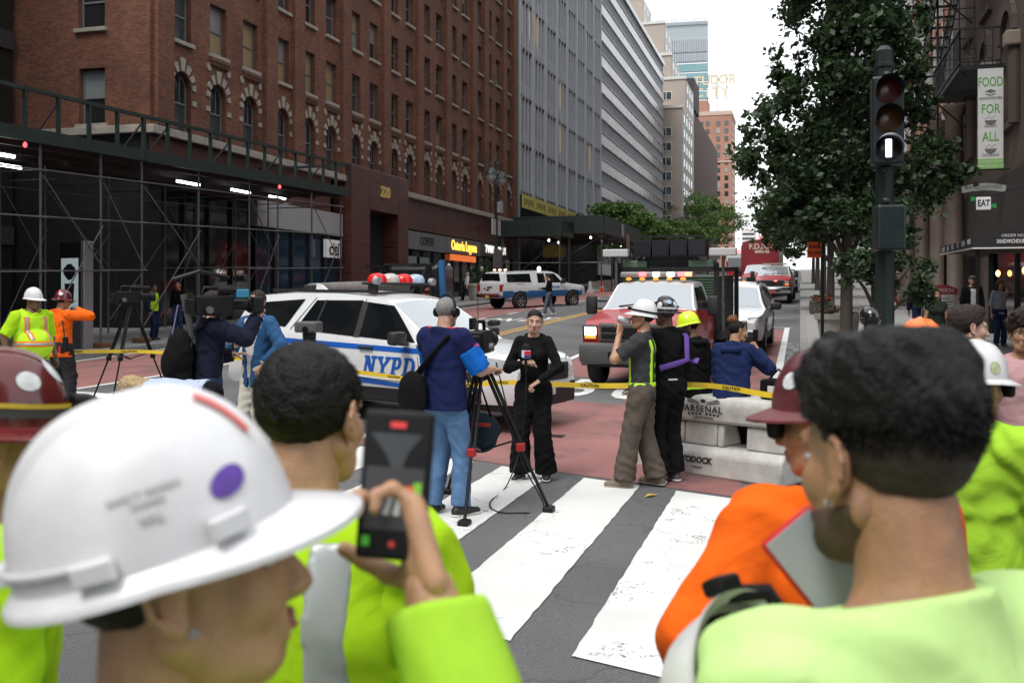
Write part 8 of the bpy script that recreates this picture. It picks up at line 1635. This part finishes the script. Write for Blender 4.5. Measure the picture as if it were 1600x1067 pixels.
# ================================================================ FOREGROUND ONLOOKERS
def strands(person, n, length, m, zmin, front, seed, spread=1., curl=.4, name='hair_strands', rng_=(.5, 1.1), lift=.6, nw=.3):
    """thin curved blades rooted on the scalp"""
    g = np.random.default_rng(seed); d = g.normal(size=(n * 3, 3)); d /= np.linalg.norm(d, axis=1)[:, None]; P = d * np.array([.076, .098, .085]) + np.array([0, -.015, .036])
    s = (front[0] - front[2]) / (front[1] - front[3]); keep = P[:, 2] > front[0] + s * (P[:, 1] - front[1]); P, d = P[keep][:n], d[keep][:n]; n = len(P); nr = d.copy(); L = length * g.uniform(*rng_, (n, 1)) * np.clip((P[:, 2:3] - zmin) / .06, .12, 1)
    t = g.normal(size=(n, 3)) * curl + np.array([0, .25, .35]) * lift; t -= nr * (t * nr).sum(1)[:, None] * .5; dr = nr * nw + t * .6; dr /= np.linalg.norm(dr, axis=1)[:, None]; sd = np.cross(dr, g.normal(size=(n, 3))); sd /= np.linalg.norm(sd, axis=1)[:, None]; cv = np.cross(sd, dr); w = .0013 * spread
    R0 = P - nr * .004; p1 = R0 + dr * L * .4; p2 = R0 + dr * L * .75 + cv * L * .18; p3 = R0 + dr * L * .9 + cv * L * .5; V = np.stack([R0 - sd * w, R0 + sd * w, p1 + sd * w, p1 - sd * w, p2 + sd * w * .8, p2 - sd * w * .8, p3 + sd * w * .2, p3 - sd * w * .2], 1).reshape(-1, 3)
    o = np.arange(n)[:, None] * 8; Q = np.concatenate([o + np.array([0, 1, 2, 3]), o + np.array([3, 2, 4, 5]), o + np.array([5, 4, 6, 7])], 0); return put(name, np_mesh(name, [(xfm(V, np.array(person.HM)), Q)], m), person.o)
# man on the right with textured black hair and pale lime tee
loc = (.115, 1.2, 0); fa = FA(26)
p = Person('onlooker with thick black hair, faded sides and pale lime tee, nearest at right', loc, fa, 1.80, 1.06, .008, SK_T, arms=(((.0, .3, 1.3), (-.25, -.2, -1)), (None, None)), hands=('phone', 'relaxed'), head=(R(0), R(3), 0))
p.shirt(PALE, .8, .022, -.12, .008, ff=1.1); p.trousers(DENd, .02, h if False else .005); p.shoes(BOOT); p.face(HB, beard=mat('short_black_beard', (.085, .05, .034), .8, var=.5, vs=200))
p.hair('crop', mat('faded_hair', (.035, .022, .016), .7, var=.6, vs=180, bump=.5, bs=300)); strands(p, 14000, .024, HB, -.01, (.085, .09, -.02, -.1), 3, .8, .3, lift=.9, nw=.45)
V, Q = sdf_mesh([ellp((0, -.014, .064), (.088, .106, .072)), ellp((0, .035, .1), (.07, .06, .045)), cap((-.04, -.04, .1), (.04, -.04, .1), .05)], .0045, .02, cuts=[(V3(0, .1, -1) / 1.005, -.04)], noise=.0035, nf=.8); put('hair_top', np_mesh('hair_top', [(xfm(V, np.array(p.HM)), Q)], HB), p.o)
MB().tube([(-.083, -.004, -.034), (-.088, .0, -.044), (-.083, .004, -.038)], .0018, 6).xf(p.HM).build('ear_ring', CHROME, p.o)
MWr = Matrix.LocRotScale(p.o.location, p.o.rotation_euler, p.o.scale)
def world(px, py, d):   # placed by measured bearing and distance from the viewer
    u = (px - 800) / 1555 * d; return Vector((u * math.cos(YAW) - d * math.sin(YAW), u * math.sin(YAW) + d * math.cos(YAW), 1.87 - (py - 462) / 1555 * d))
rp = thing('phone', 'phone in red case held near the bearded onlooker at right', 'phone', (.03, 1.29, 1.525), rot=Euler((R(-8), R(-38), YAW + R(8)), 'XYZ')); MB().rbox(-.04, .04, -.006, .006, -.08, .08, .012).build('red_case', mat('red_phone_case', (.55, .01, .015), .35), rp, smooth=40); MB().rbox(-.036, .036, -.0075, -.0055, -.076, .076, .002).build('grey_back', mat('grey_phone_back', (.34, .35, .38), .35), rp)
hh_ = thing('hard_hat', 'white hard hat with black band held upside down by the onlooker in pale lime', 'hard hat', (-.012, 1.19, 1.385), rot=Euler((R(-118), R(0), YAW + R(35)), 'XYZ')); hb = hat_shell('cap', 64, 22); hb.build('shell', HATW, hh_, smooth=42)
MB().lathe([(.094, .02), (.1, .052)], 40, Matrix.Translation((0, -.012, 0)) @ Matrix.Diagonal((.98, 1.2, 1, 1))).build('suspension_band', BLK, hh_, smooth=60); MB().tube([(.0, -.15, .03), (.06, -.14, .02), (.1, -.04, .018)], .012, 8, flat=.5).build('ratchet_strap', BLK, hh_, smooth=60); MB().rbox(-.02, .02, -.172, -.15, .015, .05, .006).build('ratchet', BLK, hh_)
mp = thing('monopod_camera', 'small black camera and flash on a thin pole in front of the police SUV', 'camera', (-2.75, 5.25, .055)); MB().cyl((0, 0, 0), (0, 0, 1.42), .014).build('pole', BLK, mp); MB().tube([(0, 0, 1.38), (.01, 0, 1.46), (0, 0, 1.52), (.0, 0, 1.6)], [.03, .045, .035, .04], 12).build('grip', BLK, mp, smooth=50); MB().rbox(-.075, .065, -.05, .05, 1.6, 1.665, .012).build('flash_head', mat('grey_flash', (.1, .1, .1), .35), mp); MB().cyl((.0, -.05, 1.62), (.0, -.056, 1.62), .018).build('lens', CGLASS, mp)
# orange shirt man with maroon hat
p = Person('onlooker in bright orange shirt and worn maroon hard hat, back turned', (.09, 2.3, 0), FA(6), 1.70, 1.18, .009, SK_O, arms=(((-.33, .03, .92), (-1, -.4, 0)), ((.18, .32, 1.15), None)), hands=('relaxed', 'hold'), head=(R(48), R(5), 0))
p.shirt(ORNG, 1.95, .024, -.14, .009, ff=1.1); p.trousers(DKP, .02); p.shoes(BOOT); p.hair('crop', HB); p.face(HB); hat(p, mat('scuffed_maroon_plastic', (.13, .03, .035), .45, var=.6, vs=9), 'cap', R(4), 1, ((R(-175), R(14), .028, STG), (R(150), R(30), .02, STW))); MB().rbox(-.08, .08, .075, .11, -.025, .025, .015).xf(p.HM).build('sunglasses', BLK, p.o); strap(p, 'orange_lanyard', [p.N + V3(-.07, -.02, .03), p.N + V3(-.05, -.07, .06), p.N + V3(.02, -.085, .03)], .007, ORT, 1.)
# man with neat black hair and lime vest
p = Person('onlooker with neat black hair in lime vest with grey reflective stripes', (-.815, 1.535, .015), FA(-14), 1.76, 1.14, .008, SK_O, arms=(((-.22, .2, 1.05), None), ((.2, .26, 1.08), None)), head=(R(-8), R(2), 0))
p.shirt(LIME, .9, .022, -.12, .007); p.trousers(DKP, .02); p.shoes(BOOT); p.hair('short', HB); p.face(HB); strands(p, 16000, .016, HB, -.06, (.085, .095, -.085, -.1), 5, .8, .2, lift=-.9); p.vest(LIME, .034)
for sg in (-1, 1): p.band('reflective_stripe', REFL, -.05, .5, .039, (sg * .1 - .032, sg * .1 + .032))
p.band('reflective_stripe', REFL, .0, .06, .0395)
# maroon brimmed hat at the left edge
p = Person('onlooker in shiny maroon full brim hard hat with yellow strap at left edge', (-1.45, 1.48, .028), FA(-55), 1.69, 1.15, .009, SK_O, head=(0, R(6), 0)); p.shirt(LIME, .9, .024, -.12, .007); p.trousers(DKP, .02); p.shoes(BOOT); p.hair('crop', HB); p.face(HB)
ho = hat(p, HATM, 'full', R(0), 1, ((R(-60), R(32), .036, STB), (R(75), R(50), .03, STW), (R(20), R(38), .02, STW)), mat('grey_hat_strap', (.05, .05, .05), .6)); b = MB()
Pq = [((.108) * math.cos(2 * math.pi * k / 48), (.132) * math.sin(2 * math.pi * k / 48) - .012) for k in range(49)]
for (x0, y0), (x1, y1) in zip(Pq, Pq[1:]): b.quad((x0, y0, .07), (x1, y1, .07), (x1 * .995, y1 * .995, .079), (x0 * .995, y0 * .995, .079))
b.build('yellow_strap', mat('yellow_strap', (.6, .42, .04), .6), ho); MB().rbox(-.032, .032, .118, .165, .05, .095, .01).build('head_lamp', BLK, ho); MB().cyl((0, .165, .072), (0, .172, .072), .016).build('lamp_lens', LAMPC, ho)
# white hard hat man filming with a phone
loc = Vector((-.545, .80, .01)); fa = FA(-74); hgt = 1.715; k = hgt / 1.75; wr = world(672, 925, 1.0)
p = Person('onlooker in white hard hat with purple sticker filming with a phone, nearest at left', loc, fa, hgt, 1.05, .008, SK_O, arms=(((-.28, .06, .9), None), (to_local(loc, fa, k, wr), (.6, .2, -1))), hands=('relaxed', 'phone'), head=(R(2), R(-9), 0), hand_rot=(0, R(100)))
p.shirt(LIME2, 1.93, .024, -.12, .008, ff=1.2); p.trousers(DKP, .02); p.shoes(BOOT); p.hair('crop', HB); p.face(HB)
ho = hat(p, HATW, 'cap', R(7), 1, ((R(-8), R(36), .0, STW),)); sticker(ho, R(38), R(20), .0115, STP, sx=1.6, rot=R(20))
for q_ in range(3): sticker(ho, R(-32), R(30) - q_ * .1, .032 - .007 * q_, mat('faint_grey_print', (.5, .5, .51), .4, var=.2, vs=150), 'faded_print', 1, 0) if q_ < 0 else None
for q_, (w__, sz, el_) in enumerate((('SAFETY WORKS', .0075, 27), ('TRAINED', .0065, 23), ('VAL', .011, 17))):
    o = text('faded_print', w__, sz, mat('faint_grey_print', (.4, .4, .41), .4), ho, (0, 0, 0), (1, 0, 0), (0, 1, 0), 0., .0003)
    for v in o.data.vertices: v.co = hat_pt(R(4) + v.co.x / (.115 * math.cos(R(el_))), R(el_) + v.co.y / .125, .0016)
    o.matrix_local = Matrix.Identity(4)
MB().tube([hat_pt(R(68), R(a), .003) for a in range(34, 66, 4)], .006, 8, flat=.3).build('red_mark', STR, ho, smooth=60)
for a_ in (-150, -100, -20, 30): MB().rbox(-.018, .018, -.004, .008, -.004, .016, .003).xf(Matrix.Translation(hat_pt(R(a_), R(3), .004)) @ Matrix.Rotation(R(a_ - 90), 4, 'Z')).build('accessory_slot', HATW, ho)
rm = MB(); rim = [hat_pt(R(a_), R(8), .0035) for a_ in range(-105, -12, 6)]; rm.tube(rim, .0035, 6).build('rim_bead', HATW, ho, smooth=60)
MB().cyl((.0815, .005, -.034), (.0845, .005, -.034), .0045, n=10).xf(p.HM).build('ear_stud', CHROME, p.o)
fp = thing('phone', 'black phone held upright filming the reporter in the near foreground', 'phone', world(618, 757, 1.02), rot=Euler((R(-6), R(3), YAW + R(-5)), 'XYZ'))
MB().rbox(-.0365, .0365, -.0045, .0045, -.0755, .0755, .009).build('phone_case', BLK, fp, smooth=40); sc_ = MB().rbox(-.0335, .0335, -.0052, -.0046, -.071, .071, .0005).build('screen', mat('dark_phone_screen', (.008, .008, .009), .25, spec=.2), fp)
def px_(nm, x0, x1, z0, z1, c_, e=.3, dy=-.0055): return MB().box(x0, x1, dy - .0002, dy, z0, z1).build(nm, mat('screen_' + nm, c_, .3, emit=e, ecol=c_), sc_)
MB().add([(-.028, -.0056, .052), (.026, -.0056, .052), (.012, -.0056, .034), (.006, -.0056, .016), (-.003, -.0056, .014), (-.01, -.0056, .03)], [(0, 1, 2, 3, 4, 5)]).build('sky_image', mat('screen_sky', (.045, .05, .055), .4, emit=.03), sc_); px_('street_image', -.03, .03, -.045, .018, (.03, .03, .033), .2, -.00548)
for k_ in range(4): MB().add([(-.022 + k_ * .011, -.0061, -.03), (-.015 + k_ * .011, -.0061, -.03), (-.006 + k_ * .007, -.0061, -.004), (-.010 + k_ * .007, -.0061, -.004)], [(0, 1, 2, 3)]).build('stripe_image', mat('screen_stripe', (.4, .4, .4), .3, emit=.3), sc_)
px_('orange_image', .012, .024, -.03, .0, (.5, .08, .02), .4, -.0062); px_('green_image', .02, .028, -.022, .004, (.15, .35, .02), .4, -.0064); px_('record_badge', -.008, .008, .058, .064, (.5, .03, .03), .5); px_('green_icon', -.03, -.022, -.062, -.052, (.05, .3, .02), .4); px_('red_icon', -.002, .004, -.062, -.056, (.4, .03, .03), .4)
